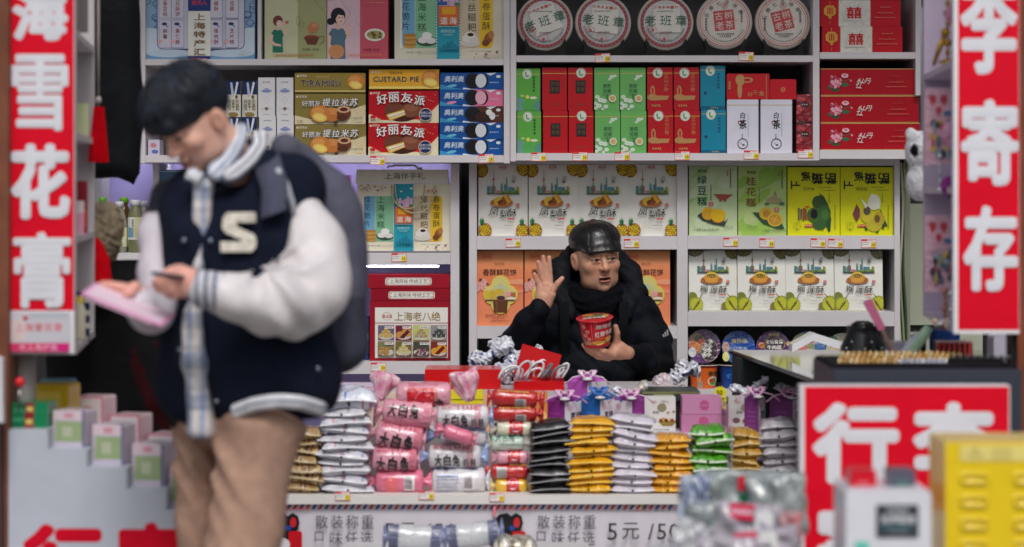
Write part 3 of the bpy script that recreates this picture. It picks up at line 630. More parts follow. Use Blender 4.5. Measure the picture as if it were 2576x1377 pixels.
def gift(x0, x1, ylid, ytop, ybot, lab, lid=True):
    d = dL - .0 if lid else dU; s = K * d; w_ = (x1 - x0) * s; h_ = (ybot - ytop) * s
    e = empty('gift_box', (X((x0 + x1) / 2, d), d, Z(ybot, d)), lab, 'gift box', 'cream gift sets with a row of windows')
    m = M(); m.box(-w_ / 2, w_ / 2, 0, .09, 0, h_, CREAM, 'card'); m.frame(-w_ / 2, 0, h_, w_, h_, 240, 178)
    a_gift(m); m.build('carton', e)
    if lid:
        m = M(); lh = (ytop - ylid) * s; a, b = -w_ / 2 - .008, w_ / 2 - .012
        m.prism([(a, h_ + .001), (b, h_ + .001), (b - .004, h_ + lh), (a + .006, h_ + lh)], -.008, .1, c(226, 224, 208), 'card'); m.frame(a, -.008, h_ + lh, b - a, lh, 240, 42); m.txt('上海伴手礼', 75, 9, 21, c(50, 46, 46), .002, sp=1.0); m.build('lid', e)
        m = M(); zt = h_ + lh + .001
        m.tube([(-.07 + .14 * t, .03, zt + .004 + .012 * math.sin(math.pi * min(1, t * 6)) * (1 if t < .16 else 1)) if t < .16 else ((-.07 + .14 * t, .03, zt + (.016 if t < .84 else .004))) for t in np.linspace(0, 1, 16)], .004, c(214, 210, 190), 'cloth')
        m.build('handle', e)
    m = M()
    for ox, q in ((-.052, 1), (-.036, 1.18)):
        pts = [(ox + .17 * q * (.5 - .5 * math.cos(math.pi * t)) * .78, -.012 - .012 * math.sin(math.pi * t), h_ - .005 - .095 * q * math.sin(math.pi * t) ** .8) for t in np.linspace(0, 1, 22)]
        m.tube(pts, .0032, c(206, 200, 160), 'cloth')
        for k in range(0, 21): p = (Vector(pts[k]) + Vector(pts[k + 1])) / 2; m.tube([p + Vector((-.002, -.0032, -.001)), p + Vector((.002, -.0032, .002))], .0011, c(130, 120, 80), 'cloth', 4)
    m.build('cord', e)
    return e
gift(899, 1136, 427, 463, 632, 'cream gift set box with lid and twisted cord handles')
def a_gift2(m): m.frame(-m.w2, 0, m.h2, m.w2 * 2, m.h2, 240, 178); a_gift(m)
m = M(); d = dU; s = K * d; w_ = 275 * s; h_ = 205 * s; m.box(-w_ / 2, w_ / 2, 0, .09, 0, h_, c(222, 218, 196), 'card'); m.frame(-w_ / 2, 0, h_, w_, h_, 240, 178); a_gift(m)
tag(m.build('gift_box', None, (X(1130, d), d, Z(150, d))), 'cream gift box with coloured windows on the top left shelf', 'gift box', 'cream gift sets with a row of windows')

# burgundy boxes
BUR = c(160, 22, 42)
def a_lid(m):
    m.rr(45, 8, 162, 27, 5, PAPER); m.rr(47, 9.5, 160, 25.5, 4, c(190, 60, 80)); m.rr(48, 10.2, 159, 24.8, 4, PAPER); m.txt('上海风味·传统工艺', 56, 11.5, 11.6, c(110, 30, 44), .006, sp=1.0)
    for x in (50, 157): m.ring(x, 12.5, 3, 3, .8, BUR, 10); m.ring(x, 22.5, 3, 3, .8, BUR, 10)
pack('cake_box', 'dark red cake box on top of its stack, only its lid edge showing', 'cake box', 924, 691, 1132, 725, dL - .01, .2, BUR, a_lid, 208, 34, group='dark red cake boxes', mat='gloss', rz=1)
pack('cake_box', 'dark red cake box in the middle of its stack, set slightly right', 'cake box', 932, 726, 1137, 757, dL - .01, .2, c(150, 18, 38), a_lid, 205, 32, group='dark red cake boxes', mat='gloss', rz=0, zb=Z(757, dL - .01))
def a_eight(m):
    m.rr(13, 16, 197, 143, 1, PAPER); m.txt('隆运昌', 30, 34, 9, c(176, 50, 56), .02); m.ring(43, 38, 12, 10, .8, c(200, 110, 110)); m.txt('上海老八绝', 61, 27, 24, c(150, 116, 40), .014, sp=.98)
    m.rect(13, 53, 197, 57, c(206, 178, 182))
    cols = [((110, 100, 130), (216, 186, 110), (200, 166, 84)), ((120, 40, 60), (206, 150, 70), (90, 30, 60)), ((196, 206, 120), (196, 180, 130), (170, 150, 100)), ((150, 150, 150), (50, 56, 54), (80, 86, 84)),
            ((130, 130, 90), (206, 160, 90), (180, 130, 60)), ((120, 110, 60), (196, 182, 120), (214, 200, 140)), ((70, 80, 60), (140, 90, 100), (110, 66, 80)), ((130, 50, 30), (226, 160, 60), (120, 30, 20))]
    for i in range(8):
        x, y = 21 + (i % 4) * 44.5, 61 + (i // 4) * 40; bgc, a, b = cols[i]; m.rect(x - .6, y - .6, x + 40.6, y + 37.6, c(170, 120, 120)); m.rect(x, y, x + 40, y + 37, c(*bgc)); m.ell(x + 20, y + 27, 19, 9, c(210, 208, 200))
        q = random.Random(i)
        if i in (0, 2, 3, 5):
            for (dx, dy) in ((-12, 4), (0, 5), (11, 4), (-6, -4), (6, -4), (0, -11)): m.rect(x + 15 + dx, y + 17 + dy, x + 25 + dx, y + 26 + dy, c(*b)); m.rect(x + 15 + dx, y + 17 + dy, x + 25 + dx, y + 20 + dy, c(*a))
        elif i in (1, 7): m.ell(x + 12, y + 24, 12, 9, c(*a)); m.ell(x + 28, y + 18, 13, 11, c(*a)); m.poly([(x + 10, y + 30), (x + 30, y + 10), (x + 36, y + 16), (x + 20, y + 33)], c(*b))
        else:
            for k in range(26): m.ell(x + q.uniform(5, 36), y + q.uniform(15, 34), 6 if i == 4 else 3, 1.6 if i == 4 else 2.6, c(*q.choice([a, b])), 8, rot=q.uniform(-40, 40))
        m.rect(x + 17, y + 2, x + 39, y + 8, c(236, 232, 232)); m.micro(x + 19, y + 3.6, 17, 5, 2.2, c(120, 70, 80), i)
    m.txt('上海壹点食品有限公司', 68, 133.5, 7.6, c(110, 40, 50), .01); m.micro(32, 137, 24, 7, 2, c(140, 110, 110)); m.txt('净含量: 400克', 158, 134.5, 5.4, c(140, 90, 90))
pack('cake_box', 'dark red cake box with a picture panel of eight snacks', 'cake box', 930, 758, 1139, 908, dL - .01, .2, BUR, a_eight, 209, 150, group='dark red cake boxes', mat='gloss', rz=0)
# pink boxes behind the young man
def a_pinklid(m): m.rect(10, 8, 62, 24, PAPER); m.txt('点心组合', 16, 10, 11, c(90, 80, 100), .01)
pack('cake_box', 'pink carton lid with white label, upper of two beside the young man', 'cake box', 800, 441, 876, 476, dL, .2, c(226, 150, 206), lambda m: (m.rect(0, 8, 44, 25, PAPER), m.txt('点组合', 2, 10, 12, c(90, 80, 100), .01)), 76, 35, group='pink cake cartons')
def a_pinkbody(m):
    m.rect(0, 10, 68, 75, c(240, 232, 238))
    for k, (x, y) in enumerate(((22, 22), (50, 20), (36, 50), (60, 48))): m.ell(x, y + 6, 13, 7, c(214, 166, 80)); m.rect(x - 9, y - 5, x + 9, y + 4, c(236, 190, 60)); m.rect(x - 9, y + 1, x + 9, y + 5, c(206, 140, 50))
    m.micro(20, 66, 40, 8, 2, c(110, 90, 110))
pack('cake_box', 'pink carton printed with small golden cakes beside the backpack', 'cake box', 796, 478, 884, 634, dL, .2, c(220, 144, 202), a_pinkbody, 88, 156, group='pink cake cartons')
pack('snack_carton', 'narrow olive carton between the pink cartons and the cream gift set', 'carton', 886, 520, 893, 634, dL + .02, .2, c(120, 122, 40))
pack('snack_carton', 'blue carton top peeking over the young man\'s shoulder', 'carton', 401, 428, 470, 634, dL, .2, c(96, 130, 170), lambda m: m.rect(0, 3, 70, 5, c(190, 210, 226)))
pack('snack_carton', 'dark blue carton edge left of the dark red boxes', 'carton', 912, 800, 927, 908, dL + .03, .15, c(40, 60, 110), lambda m: (m.ell(8, 50, 7, 12, c(120, 170, 210)), m.ell(8, 80, 7, 10, c(60, 100, 150))))
# ---------------------------------------------------------------- upper left cabinet
def face_lady(m, cx, cy, sc, hair, dress, flip=1, bun=False):
    q = lambda x, y: (cx + x * sc * flip, cy + y * sc)
    m.poly([q(-16, 62), q(-20, 34), q(-12, 22), q(10, 22), q(18, 34), q(14, 48), q(16, 90), q(-16, 90)], dress)
    m.poly([q(-20, 34), q(-28, 54), q(-12, 70), q(10, 72), q(10, 66), q(-8, 62), q(-16, 54), q(-14, 38)], c(236, 196, 180)); m.poly([q(16, 34), q(24, 40), q(26, 20), q(22, 8), q(19, 10), q(20, 22), q(14, 32)], c(236, 196, 180))
    m.rect(min(q(-4, 0)[0], q(4, 0)[0]), q(0, 8)[1], max(q(-4, 0)[0], q(4, 0)[0]), q(0, 24)[1], c(232, 190, 172))
    m.ell(*q(0, -4), 15 * sc, 16 * sc, hair)
    if bun: m.ell(*q(-15, 8), 8 * sc, 7 * sc, hair)
    m.ell(*q(4, 2), 9 * sc, 12 * sc, c(242, 206, 192)); m.poly([q(-10, -8), q(0, -14), q(14, -8), q(10, -4), q(0, -6), q(-6, 4)], hair)
    m.ell(*q(2, 0), 1.5 * sc, 1 * sc, INK, 8); m.ell(*q(9, 0), 1.4 * sc, 1 * sc, INK, 8); m.ell(*q(6, 8), 2 * sc, 1.2 * sc, c(200, 40, 50), 8)
def a_blue(m):
    m.rect(0, 0, 275, 205, c(150, 186, 216)); q = random.Random(3)
    for k in range(26):
        x = q.choice([q.uniform(0, 30), q.uniform(245, 275)]); y = q.uniform(20, 150); m.ring(x, y, 10, 8, 1.6, c(84, 110, 170), 14); m.ring(x, y, 6, 5, 1.2, c(190, 210, 230), 12)
    m.ell(0, 165, 70, 40, c(206, 222, 236)); m.ell(275, 165, 70, 40, c(206, 222, 236)); m.rect(0, 188, 275, 205, c(110, 160, 200)); m.ell(60, 190, 60, 10, c(196, 214, 232)); m.ell(215, 190, 60, 10, c(196, 214, 232))
    m.rr(27, 20, 250, 180, 14, c(110, 120, 170)); m.rr(29, 22, 248, 178, 13, c(206, 208, 226))
    txts = ['五香豆糕', '桂花酥饼', '蝴蝶酥', '绿豆糕']; tx2 = ['麻薯', '果仁酥', '核桃酥', '芝片糕']
    for i, x in enumerate((38, 70, 168, 208)):
        m.rect(x - 6, 26, x + 26, 102, c(150, 150, 190)); m.rect(x - 5, 27, x + 25, 101, c(214, 214, 230)); m.rect(x - 6, 106, x + 26, 176, c(150, 150, 190)); m.rect(x - 5, 107, x + 25, 175, c(214, 214, 230))
        m.txt(txts[i], x + 4, 46, 12, c(160, 50, 60), .01, True, sp=1.1); m.ell(x + 8, 116, 7, 4, c(60, 66, 120)); m.line([(x + 8, 116), (x + 18, 124)], 2, c(60, 66, 120)); m.txt(tx2[i], x + 4, 128, 12, c(140, 50, 60), .01, True, sp=1.15)
        m.ell(x - 3, 160, 6, 5, c(236, 180, 186), 8)
    m.rect(107, 60, 164, 205, c(236, 238, 230)); m.rect(107, 50, 164, 84, c(40, 60, 130)); m.poly([(107, 50), (118, 36), (153, 36), (164, 50)], c(40, 60, 130)); m.txt('谢夫人', 115, 56, 13.5, c(220, 70, 60), .02)
    for i, ch in enumerate('上海特产汇'): m.gl(ch, 121, 90 + i * 22, 151, 107 + i * 22, c(126, 92, 30), .02)
    m.rect(107, 197, 164, 205, c(40, 60, 130)); m.txt('500克', 234, 188, 7, c(200, 200, 120))
def a_green(m):
    m.rect(0, 0, 158, 205, c(206, 208, 172)); m.rect(85, 0, 158, 205, c(168, 172, 124)); m.line([(50, 0), (84, 62), (110, 40), (158, 90)], .8, c(120, 120, 100)); m.ring(86, 108, 5, 13, .8, c(110, 110, 90)); m.ring(95, 118, 6, 7, .8, c(110, 110, 90))
    face_lady(m, 34, 112, .85, c(120, 60, 50), c(40, 120, 100)); m.ell(57, 112, 5, 4, c(220, 100, 90))
    m.ell(124, 126, 15, 13, c(196, 132, 92), rot=-20); m.ell(128, 120, 8, 5, c(214, 150, 110), rot=-20); m.ell(120, 150, 20, 7, c(190, 130, 100)); m.poly([(100, 150), (140, 150), (132, 168), (110, 168)], c(110, 60, 44)); m.ell(120, 149, 16, 4, c(130, 70, 56)); m.line([(136, 152), (150, 146), (152, 160), (142, 168)], 1.4, c(90, 80, 60))
    m.txt('净含量: 300克', 96, 177, 7, c(90, 90, 70)); m.txt('上海风味食品糕点食品有限公司', 20, 192, 7.6, c(200, 130, 60), .01); m.micro(54, 48, 70, 14, 2, c(190, 140, 90))
def a_pink(m):
    m.rect(0, 0, 156, 205, c(226, 196, 206)); m.rect(84, 0, 156, 205, c(206, 88, 106)); m.line([(0, 60), (30, 50), (60, 90), (40, 120)], .8, c(160, 120, 130)); m.ring(82, 108, 8, 12, .8, c(200, 150, 150))
    face_lady(m, 28, 100, 1.25, c(30, 28, 40), c(90, 120, 140), bun=True); m.ell(24, 186, 20, 18, c(214, 150, 100))
    m.ell(122, 144, 26, 16, c(240, 240, 230)); m.ell(122, 144, 21, 11, c(180, 168, 110)); q = random.Random(2)
    for k in range(22): m.ell(122 + q.uniform(-17, 17), 144 + q.uniform(-8, 8), 3.4, 1.6, c(*q.choice([(120, 110, 50), (160, 140, 70), (90, 90, 50)])), 7, rot=q.uniform(0, 90))
    m.txt('净含量: 300克', 92, 178, 7, c(120, 30, 50)); m.txt('上海风味食品糕点有限公司', 50, 192, 7.4, c(230, 140, 90), .01); m.micro(102, 62, 44, 10, 2, c(230, 170, 120))
def shelfbox(name, lab, cat, x0, y0, x1, y1, col, art=None, W=None, H=None, group=None, mat='card', dep=.12, d=dU, **k): return pack(name, lab, cat, x0, y0, x1, y1, d, dep, col, art, W, H, group, mat, **k)
shelfbox('gift_box', 'pale blue patterned gift box with gold vertical writing, top left', 'gift box', 368, -55, 642, 150, c(150, 186, 216), a_blue, 275, 205)
shelfbox('cake_box', 'olive and cream box printed with a woman in a green dress', 'cake box', 665, -55, 822, 149, c(200, 204, 166), a_green, 158, 205, group='boxes printed with women')
shelfbox('cake_box', 'pink and rose box printed with a black haired woman', 'cake box', 822.5, -55, 977, 149, c(206, 88, 106), a_pink, 156, 205, group='boxes printed with women')
shelfbox('snack_carton', 'small lilac flowered box at the left end behind the young man\'s face', 'carton', 372, 352, 402, 391, c(206, 200, 220), lambda m: (m.ell(14, 14, 8, 6, c(200, 130, 140)), m.ell(18, 30, 9, 5, c(90, 110, 170))))
def a_milk(m):
    m.rect(0, 0, 42, 36, c(30, 52, 96)); m.rect(0, 34, 42, 95, c(222, 218, 206)); m.poly([(12, 4), (18, 4), (24, 40), (16, 40)], c(190, 200, 220)); m.poly([(30, 2), (36, 4), (26, 44), (22, 40)], c(230, 230, 230)); m.ell(30, 40, 5, 6, c(200, 170, 110)); m.ell(30, 40, 3, 4, c(60, 70, 100))
    m.txt('纯牛奶', 4, 46, 11, c(90, 84, 60), .02, vert=False, sp=1.05); m.gl('纯', 4, 56, 14, 74, c(120, 110, 70), .03); m.gl('牛', 16, 52, 26, 74, c(100, 96, 76), .03); m.gl('奶', 28, 56, 38, 74, c(120, 110, 70), .03); m.ell(20, 84, 15, 6, c(150, 130, 76)); m.poly([(2, 44), (10, 90), (6, 94), (0, 60)], c(190, 190, 190))
o = shelfbox('milk_carton', 'navy and white milk carton, upper one in the left column', 'carton', 568, 203, 606, 299, c(222, 218, 206), a_milk, 42, 95, 'navy topped milk cartons', 'gloss', dep=.05, zb=Z(391, dU) + 91 * K * dU)
again(o, 608, 299, 648, dU, 'navy and white milk carton, upper one in the right column').location.z = Z(391, dU) + 91 * K * dU
again(o, 568, 391, 606, dU, 'navy and white milk carton, lower one in the left column'); again(o, 608, 391, 648, dU, 'navy and white milk carton, lower one in the right column')
def a_wb(m):
    m.micro(12, 10, 20, 4, 4, c(150, 150, 160)); m.ell(22, 34, 14, 4, c(150, 160, 200)); m.ell(22, 32, 8, 5, c(130, 146, 190)); m.rect(11, 30, 33, 31, c(210, 214, 230)); m.ring(22, 56, 8, 9, .8, c(214, 180, 180), 4); m.poly([(16, 77), (22, 84), (28, 77), (22, 74)], c(120, 90, 60)); m.micro(8, 78, 28, 7, 1.4, c(160, 150, 140)); m.micro(14, 92, 16, 4, 2, c(160, 150, 150))
o = shelfbox('tall_carton', 'x', 'carton', 649, 194, 692, 293, c(226, 226, 230), a_wb, 44, 99, 'tall white cartons', dep=.05, zb=Z(391, dU) + 96.5 * K * dU)
o['label'] = 'tall white carton, upper one in the left pair'
again(o, 695, 293, 738, dU, 'tall white carton, upper one in the right pair').location.z = Z(391, dU) + 96.5 * K * dU
again(o, 651, 391, 695, dU, 'tall white carton, lower one in the left pair'); again(o, 696.5, 391, 739, dU, 'tall white carton, lower one in the right pair')
def bun_art(m, cx, cy, r):
    m.ell(cx, cy, r * 1.15, r, c(206, 130, 62)); m.ell(cx - r * .2, cy - r * .3, r * .7, r * .45, c(222, 156, 84)); m.ell(cx - r * .05, cy + r * .42, r * .85, r * .5, c(236, 200, 100), rot=14); m.ell(cx - r * .05, cy + r * .42, r * .6, r * .3, c(242, 220, 120), rot=14)
OLV = c(142, 126, 64)
def a_tir(m):
    m.poly([(0, 56), (40, 66), (178, 30), (178, 81), (0, 81)], c(226, 214, 178))
    for k in range(5): m.line([(146 + k * 3, 40 + k * 6), (178, 28 + k * 6)], 1.2, c(206, 180, 110))
    m.txt('好丽友', 10, 4, 7, c(240, 236, 220), .02); m.ell(6, 8, 3, 3, c(230, 220, 200), 8)
    for sh, cl, b in ((1.2, c(70, 50, 60), .055), (0, c(240, 238, 236), .02)):
        m.txt('好丽友', 18 + sh * .2, 18 + sh * .4, 16, cl, b); 
        for i, ch in enumerate('提拉米苏'): m.gl(ch, 70 + i * 23 - (sh > 0) * .8, 12 - (sh > 0) * .8 + (i == 1) * 2, 90 + i * 23 + (sh > 0) * .8, 33 + (sh > 0) * .8, cl, .0 + b, skew=.15)
    m.ell(92, 54, 26, 18, c(196, 122, 60)); m.ell(94, 46, 20, 9, c(214, 146, 84)); bun_art(m, 64, 52, 22); m.ell(124, 50, 18, 15, c(110, 60, 40)); m.ell(124, 41, 17, 9, c(214, 170, 130)); m.ell(124, 41, 10, 5, c(90, 46, 34)); m.ell(120, 62, 14, 8, c(90, 50, 36)); m.ell(104, 75, 6, 4, c(90, 56, 44))
    m.txt('冷藏风味', 142, 60, 7.5, c(120, 110, 100)); m.txt('12枚', 6, 68, 8, c(120, 110, 90), .01); m.micro(156, 74, 18, 6, 2.4, c(180, 120, 90))
def a_tirs(m):
    m.rect(0, 44, 180, 47, c(226, 200, 130)); m.txt('好丽友', 12, 4, 6.5, c(240, 236, 220), .02); m.ell(8, 8, 3, 3, c(230, 220, 200), 8)
    m.txt('ORION', 54, 5, 9, c(200, 180, 120), .03, sp=1.1)
    m.txt('TIRAMISU', 16, 15, 21, c(236, 230, 220), .06, sp=1.08); m.txt('TIRAMISU', 16, 15, 21, c(70, 44, 60), .03, sp=1.08); bun_art(m, 156, 22, 20)
o = shelfbox('pie_box', 'olive cream cake box at the bottom of its stack', 'pie box', 742, 314, 921, 391, OLV, a_tir, 178, 79, 'olive cream cake boxes', 'gloss', dep=.2)
again(o, 741, 313, 920, dU, 'olive cream cake box in the middle of its stack')
shelfbox('pie_box', 'slim olive cream cake box lying on top of its stack, English lettering', 'pie box', 741, 184, 920, 233, c(150, 132, 60), a_tirs, 180, 49, 'olive cream cake boxes', 'gloss', dep=.2)
def a_pie(m):
    m.poly([(0, 62), (30, 50), (90, 62), (178, 26), (178, 83), (0, 83)], c(232, 220, 186)); m.poly([(0, 58), (34, 76), (140, 74), (178, 34), (178, 22), (100, 40), (0, 30)], RED)
    m.poly([(0, 0), (178, 0), (178, 30), (140, 62), (90, 78), (46, 76), (0, 54)], c(190, 20, 34)); m.txt('好丽友', 10, 3, 6.5, c(240, 236, 220), .02); m.ell(6, 7, 3, 3, c(230, 220, 200), 8)
    m.ell(84, 56, 44, 24, c(70, 34, 24)); m.ell(66, 50, 27, 19, c(116, 66, 46)); m.ell(108, 50, 26, 19, c(130, 78, 56)); m.ell(108, 44, 18, 9, c(150, 94, 70)); m.poly([(44, 62), (90, 48), (94, 62), (54, 78)], c(226, 190, 90)); m.poly([(50, 63), (90, 52), (92, 60), (56, 72)], c(244, 238, 230)); m.line([(52, 70), (92, 56)], 3, c(214, 170, 70))
    for bo, cl in ((.06, c(120, 10, 24)), (.025, c(244, 238, 236))):
        for (x, y, ch, r_) in ((20, 9, '好', -8), (50, 4, '丽', -3), (82, 5, '友', 4), (116, 12, '派', 9)): m.gl(ch, x, y, x + 28, y + 26, cl, bo, rot=r_)
    m.ell(109, 24, 3, 3, c(244, 238, 236), 8)
    m.ell(145, 62, 17, 17, c(230, 220, 190)); m.ell(145, 62, 15.5, 15.5, c(30, 46, 96)); m.txt('经典口味', 131, 54, 7, c(220, 226, 240), .01); m.txt('全新升级', 131, 62, 7, c(220, 226, 240), .01); m.txt('12枚', 20, 70, 7, c(120, 90, 60), .01); m.rect(5, 65, 18, 72, c(200, 30, 40))
    for k in range(8): m.ell(130 + (k * 17) % 40, 6 + (k * 11) % 24, 1.6, 1.4, c(230, 150, 110), 7)
def a_cus(m):
    m.rect(0, 43, 178, 49, c(246, 222, 120)); m.txt('ORION', 52, 4, 9, c(120, 90, 40), .03, sp=1.1); m.txt('好丽友', 12, 3, 6.5, c(250, 240, 220), .02); m.ell(8, 7, 3, 3, c(230, 220, 200), 8)
    m.txt('CUSTARD PIE', 10, 15, 18.5, c(246, 226, 140), .06, sp=.98); m.txt('CUSTARD PIE', 10, 15, 18.5, c(30, 60, 84), .03, sp=.98); bun_art(m, 158, 24, 22)
o = shelfbox('pie_box', 'red chocolate pie box at the bottom of its stack', 'pie box', 926, 310, 1103, 391, c(190, 20, 34), a_pie, 178, 83, 'red chocolate pie boxes', 'gloss', dep=.2)
again(o, 927, 309.5, 1104, dU, 'red chocolate pie box under the yellow pie box')
shelfbox('pie_box', 'yellow custard pie box on top of the red pie boxes', 'pie box', 928, 173, 1105, 222, c(236, 176, 50), a_cus, 178, 50, None, 'gloss', dep=.2, zb=Z(391, dU) + 166.5 * K * dU)
def a_cook(v):
    def f(m):
        m.rect(0, 0, 162, 43, c(20, 84, 160)); m.poly([(0, 30), (30, 38), (60, 43), (0, 43)], c(60, 150, 200))
        if v == 1: m.rect(96, 0, 162, 43, c(232, 120, 160)); m.poly([(84, 0), (110, 0), (100, 43), (84, 43)], c(232, 120, 160))
        if v == 2: m.rect(96, 0, 162, 43, c(90, 50, 40))
        m.txt('奥利奥', 10, 8, 17, c(210, 226, 240), .03, skew=.15); m.ell(30, 34, 13, 3.6, c(230, 150, 190) if v == 1 else c(110, 190, 220), rot=-10)
        m.ell(84, 21, 20, 20, c(26, 24, 30)); m.ring(84, 21, 17, 17, 1.2, c(50, 46, 54))
        if v == 2:
            m.ell(112, 30, 22, 16, c(60, 34, 30)); m.ell(126, 16, 8, 8, c(236, 234, 230)); m.ell(134, 26, 8, 10, c(230, 228, 226)); m.ell(122, 34, 8, 5, c(40, 36, 40))
        else:
            m.ell(108, 21, 16, 19, c(26, 24, 30)); m.ell(105, 21, 14, 18, c(232, 176, 196) if v == 1 else c(216, 222, 230))
        m.poly([(60, 38), (80, 42), (100, 43), (58, 43)], c(226, 232, 240)); m.poly([(118, 2), (146, 0), (130, 8)], c(226, 232, 240)); m.ell(150, 10, 6, 4, c(226, 232, 240)); m.micro(128, 24, 24, 5, 3, c(190, 210, 230), 3)
    return f
o = None; CL = ['at the bottom of its stack', 'second from the bottom of its stack', 'with a brown end, middle of its stack', 'with a pink end, second from the top of its stack', 'at the top of its stack']
ys = [(350, 391), (309, 350), (268, 309), (226, 268), (184, 226)]
zc = Z(391, dU)
for i, (a, b) in enumerate(ys):
    shelfbox('biscuit_box', 'blue sandwich biscuit box ' + CL[i], 'biscuit box', 1106 - (i == 4) * -1, a, 1266, b, c(20, 84, 160), a_cook({2: 2, 3: 1}.get(i, 0)), 162, 43, 'blue biscuit boxes', 'gloss', dep=.16, zb=zc); zc += (b - a) * K * dU + .0003

# ---------------------------------------------------------------- tea cakes on black stands
def teacake(px, py, r, kind, i, rot):
    d = dU + .05; s = K * d; m = M(); Rr = r * s
    P = [(0, -.02), (Rr * .8, -.022), (Rr * .97, -.014), (Rr, 0), (Rr * .97, .012), (Rr * .6, .018), (0, .018)]
    # a disc whose face looks along -y
    V = []; n = 44; prof = [(Rr * .9, -.016), (Rr * .975, -.010), (Rr, .002), (Rr * .95, .014)]
    for rr_, y in prof: V += [(rr_ * math.cos(2 * math.pi * k / n), y, rr_ * math.sin(2 * math.pi * k / n)) for k in range(n)]
    F = [(i_ * n + k, i_ * n + (k + 1) % n, (i_ + 1) * n + (k + 1) % n, (i_ + 1) * n + k) for i_ in range(3) for k in range(n)] + [tuple(range(n)), tuple(range(3 * n, 4 * n))[::-1]]
    m.mesh(V, F, c(214, 206, 196), 'gloss', False)
    m.frame(-Rr, -.0165, Rr, 2 * Rr, 2 * Rr, 140, 140, False); m.am = 'gloss'
    if kind == 0:
        m.ell(70, 70, 63, 63, c(150, 40, 52), 40); m.ell(70, 70, 55, 55, c(206, 204, 204), 40)
        for k in range(36): a = 2 * math.pi * k / 36; m.ell(70 + 59 * math.cos(a), 70 + 59 * math.sin(a), 2.6, 2, c(190, 90, 90), 6)
        P4 = lambda x, y: ((x - 70) * math.cos(R(rot)) - (y - 70) * math.sin(R(rot)) + 70, (x - 70) * math.sin(R(rot)) + (y - 70) * math.cos(R(rot)) + 70)
        m.poly([P4(40, 26), P4(104, 26), P4(108, 96), P4(38, 96)], c(228, 226, 216)); m.poly([P4(98, 84), P4(108, 86), P4(108, 96), P4(94, 96)], c(236, 230, 214))
        for k, ch in enumerate('老班章'): x, y = P4(32 + k * 38, 66); m.gl(ch, x - 14, y - 13, x + 14, y + 13, c(24, 92, 66), .014, rot=rot)
        for k, ch in enumerate('云南茶第一村'): x, y = P4(44 + k * 10.5, 33); m.gl(ch, x - 4, y - 3.6, x + 4, y + 3.6, c(196, 60, 60), .012, rot=rot)
        m.micro(48, 42, 40, 9, 2, c(90, 90, 90), 2); m.ring(38, 92, 11, 11, 1, c(214, 120, 120)); m.ell(38, 90, 4, 4, c(206, 50, 50), 5); m.ring(66, 108, 12, 12, 1.2, c(214, 130, 130)); m.ell(66, 112, 4, 4, c(206, 50, 50), 5); m.micro(56, 94, 30, 6, 3, c(110, 110, 110), 4)
        st = '云南西双版纳勐海县布朗山茶区古树茶'
        for k, ch in enumerate(st): a = R(165 - k * 150 / len(st)); x, y = 70 + 48 * math.cos(a), 70 + 48 * math.sin(a); m.gl(ch, x - 3.2, y - 3.2, x + 3.2, y + 3.2, c(70, 70, 70), .01, rot=math.degrees(a) - 90, keepL=True)
    else:
        m.ell(70, 70, 62, 62, c(190, 60, 62), 40); m.ell(70, 70, 60, 60, c(222, 214, 204), 40); m.ring(70, 70, 57, 57, 1.4, c(196, 80, 80), 40)
        P4 = lambda x, y: ((x - 70) * math.cos(R(rot)) - (y - 70) * math.sin(R(rot)) + 70, (x - 70) * math.sin(R(rot)) + (y - 70) * math.cos(R(rot)) + 70)
        m.poly([P4(44, 42), P4(94, 42), P4(94, 92), P4(44, 92)], c(196, 52, 50))
        for k, ch in enumerate('古树老茶'): x, y = P4(57 + (k % 2) * 24, 55 + (k // 2) * 24); m.gl(ch, x - 10, y - 10, x + 10, y + 10, c(226, 214, 208), .014, rot=rot)
        st = '云南七子饼茶'
        for k, ch in enumerate(st): a = R(205 + k * 26 + rot); x, y = 70 + 47 * math.cos(a), 70 + 47 * math.sin(a); m.gl(ch, x - 5.5, y - 5.5, x + 5.5, y + 5.5, c(60, 56, 56), .012, rot=math.degrees(a) + 90)
        m.ring(70, 30, 8, 8, 1, c(206, 90, 90)); m.gl('茶', 66, 26, 74, 34, c(206, 90, 90), .01)
        for k in range(22): a = R(160 - k * 140 / 22); x, y = 70 + 50 * math.cos(a), 70 + 50 * math.sin(a); m.ell(x, y, 1.6, 2.2, c(90, 86, 84), 5)
        m.micro(50, 100, 44, 9, 3.4, c(80, 76, 76), 3); m.micro(58, 106, 28, 6, 3, c(80, 76, 76), 4); m.micro(110, 44, 30, 5, 4, c(80, 76, 76), 6, True); m.micro(22, 62, 34, 5, 4, c(80, 76, 76), 7, True)
        m.poly([P4(96, 56), P4(104, 66), P4(98, 72), P4(94, 62)], c(232, 214, 190))
    nm = ['first from the left, its label tilted steeply', 'second from the left, narrow inner label', 'third from the left, wide cream inner label', 'left one of the two with a red square seal', 'right one of the two with a red square seal'][i]
    zb = Z(141 if True else 0, dU)
    o = m.build('tea_cake', None, (X(px, d), d, Z(py, d)), (R(-4), 0, 0)); tag(o, 'round wrapped tea cake, ' + nm, 'tea cake', 'round tea cakes on stands')
    st = M(); B_ = c(18, 18, 20); base = zb; lx = .075; O = Vector((X(px, d), d, base)); zc_ = Z(py, d) - base
    for q in (-1, 1):
        P = [(q * .022, 0), (q * .06, 0), (q * .082, .006), (q * .074, .03), (q * .084, .052), (q * .078, .07), (q * .07, .056), (q * .056, .03), (q * .02, .016)]
        st.prism(P if q > 0 else P[::-1], -.035, -.026, B_, 'gloss'); st.prism(P if q > 0 else P[::-1], .03, .038, B_, 'gloss'); st.tube([(q * .05, -.03, .006), (q * .05, .075, .006)], .005, B_, 'gloss')
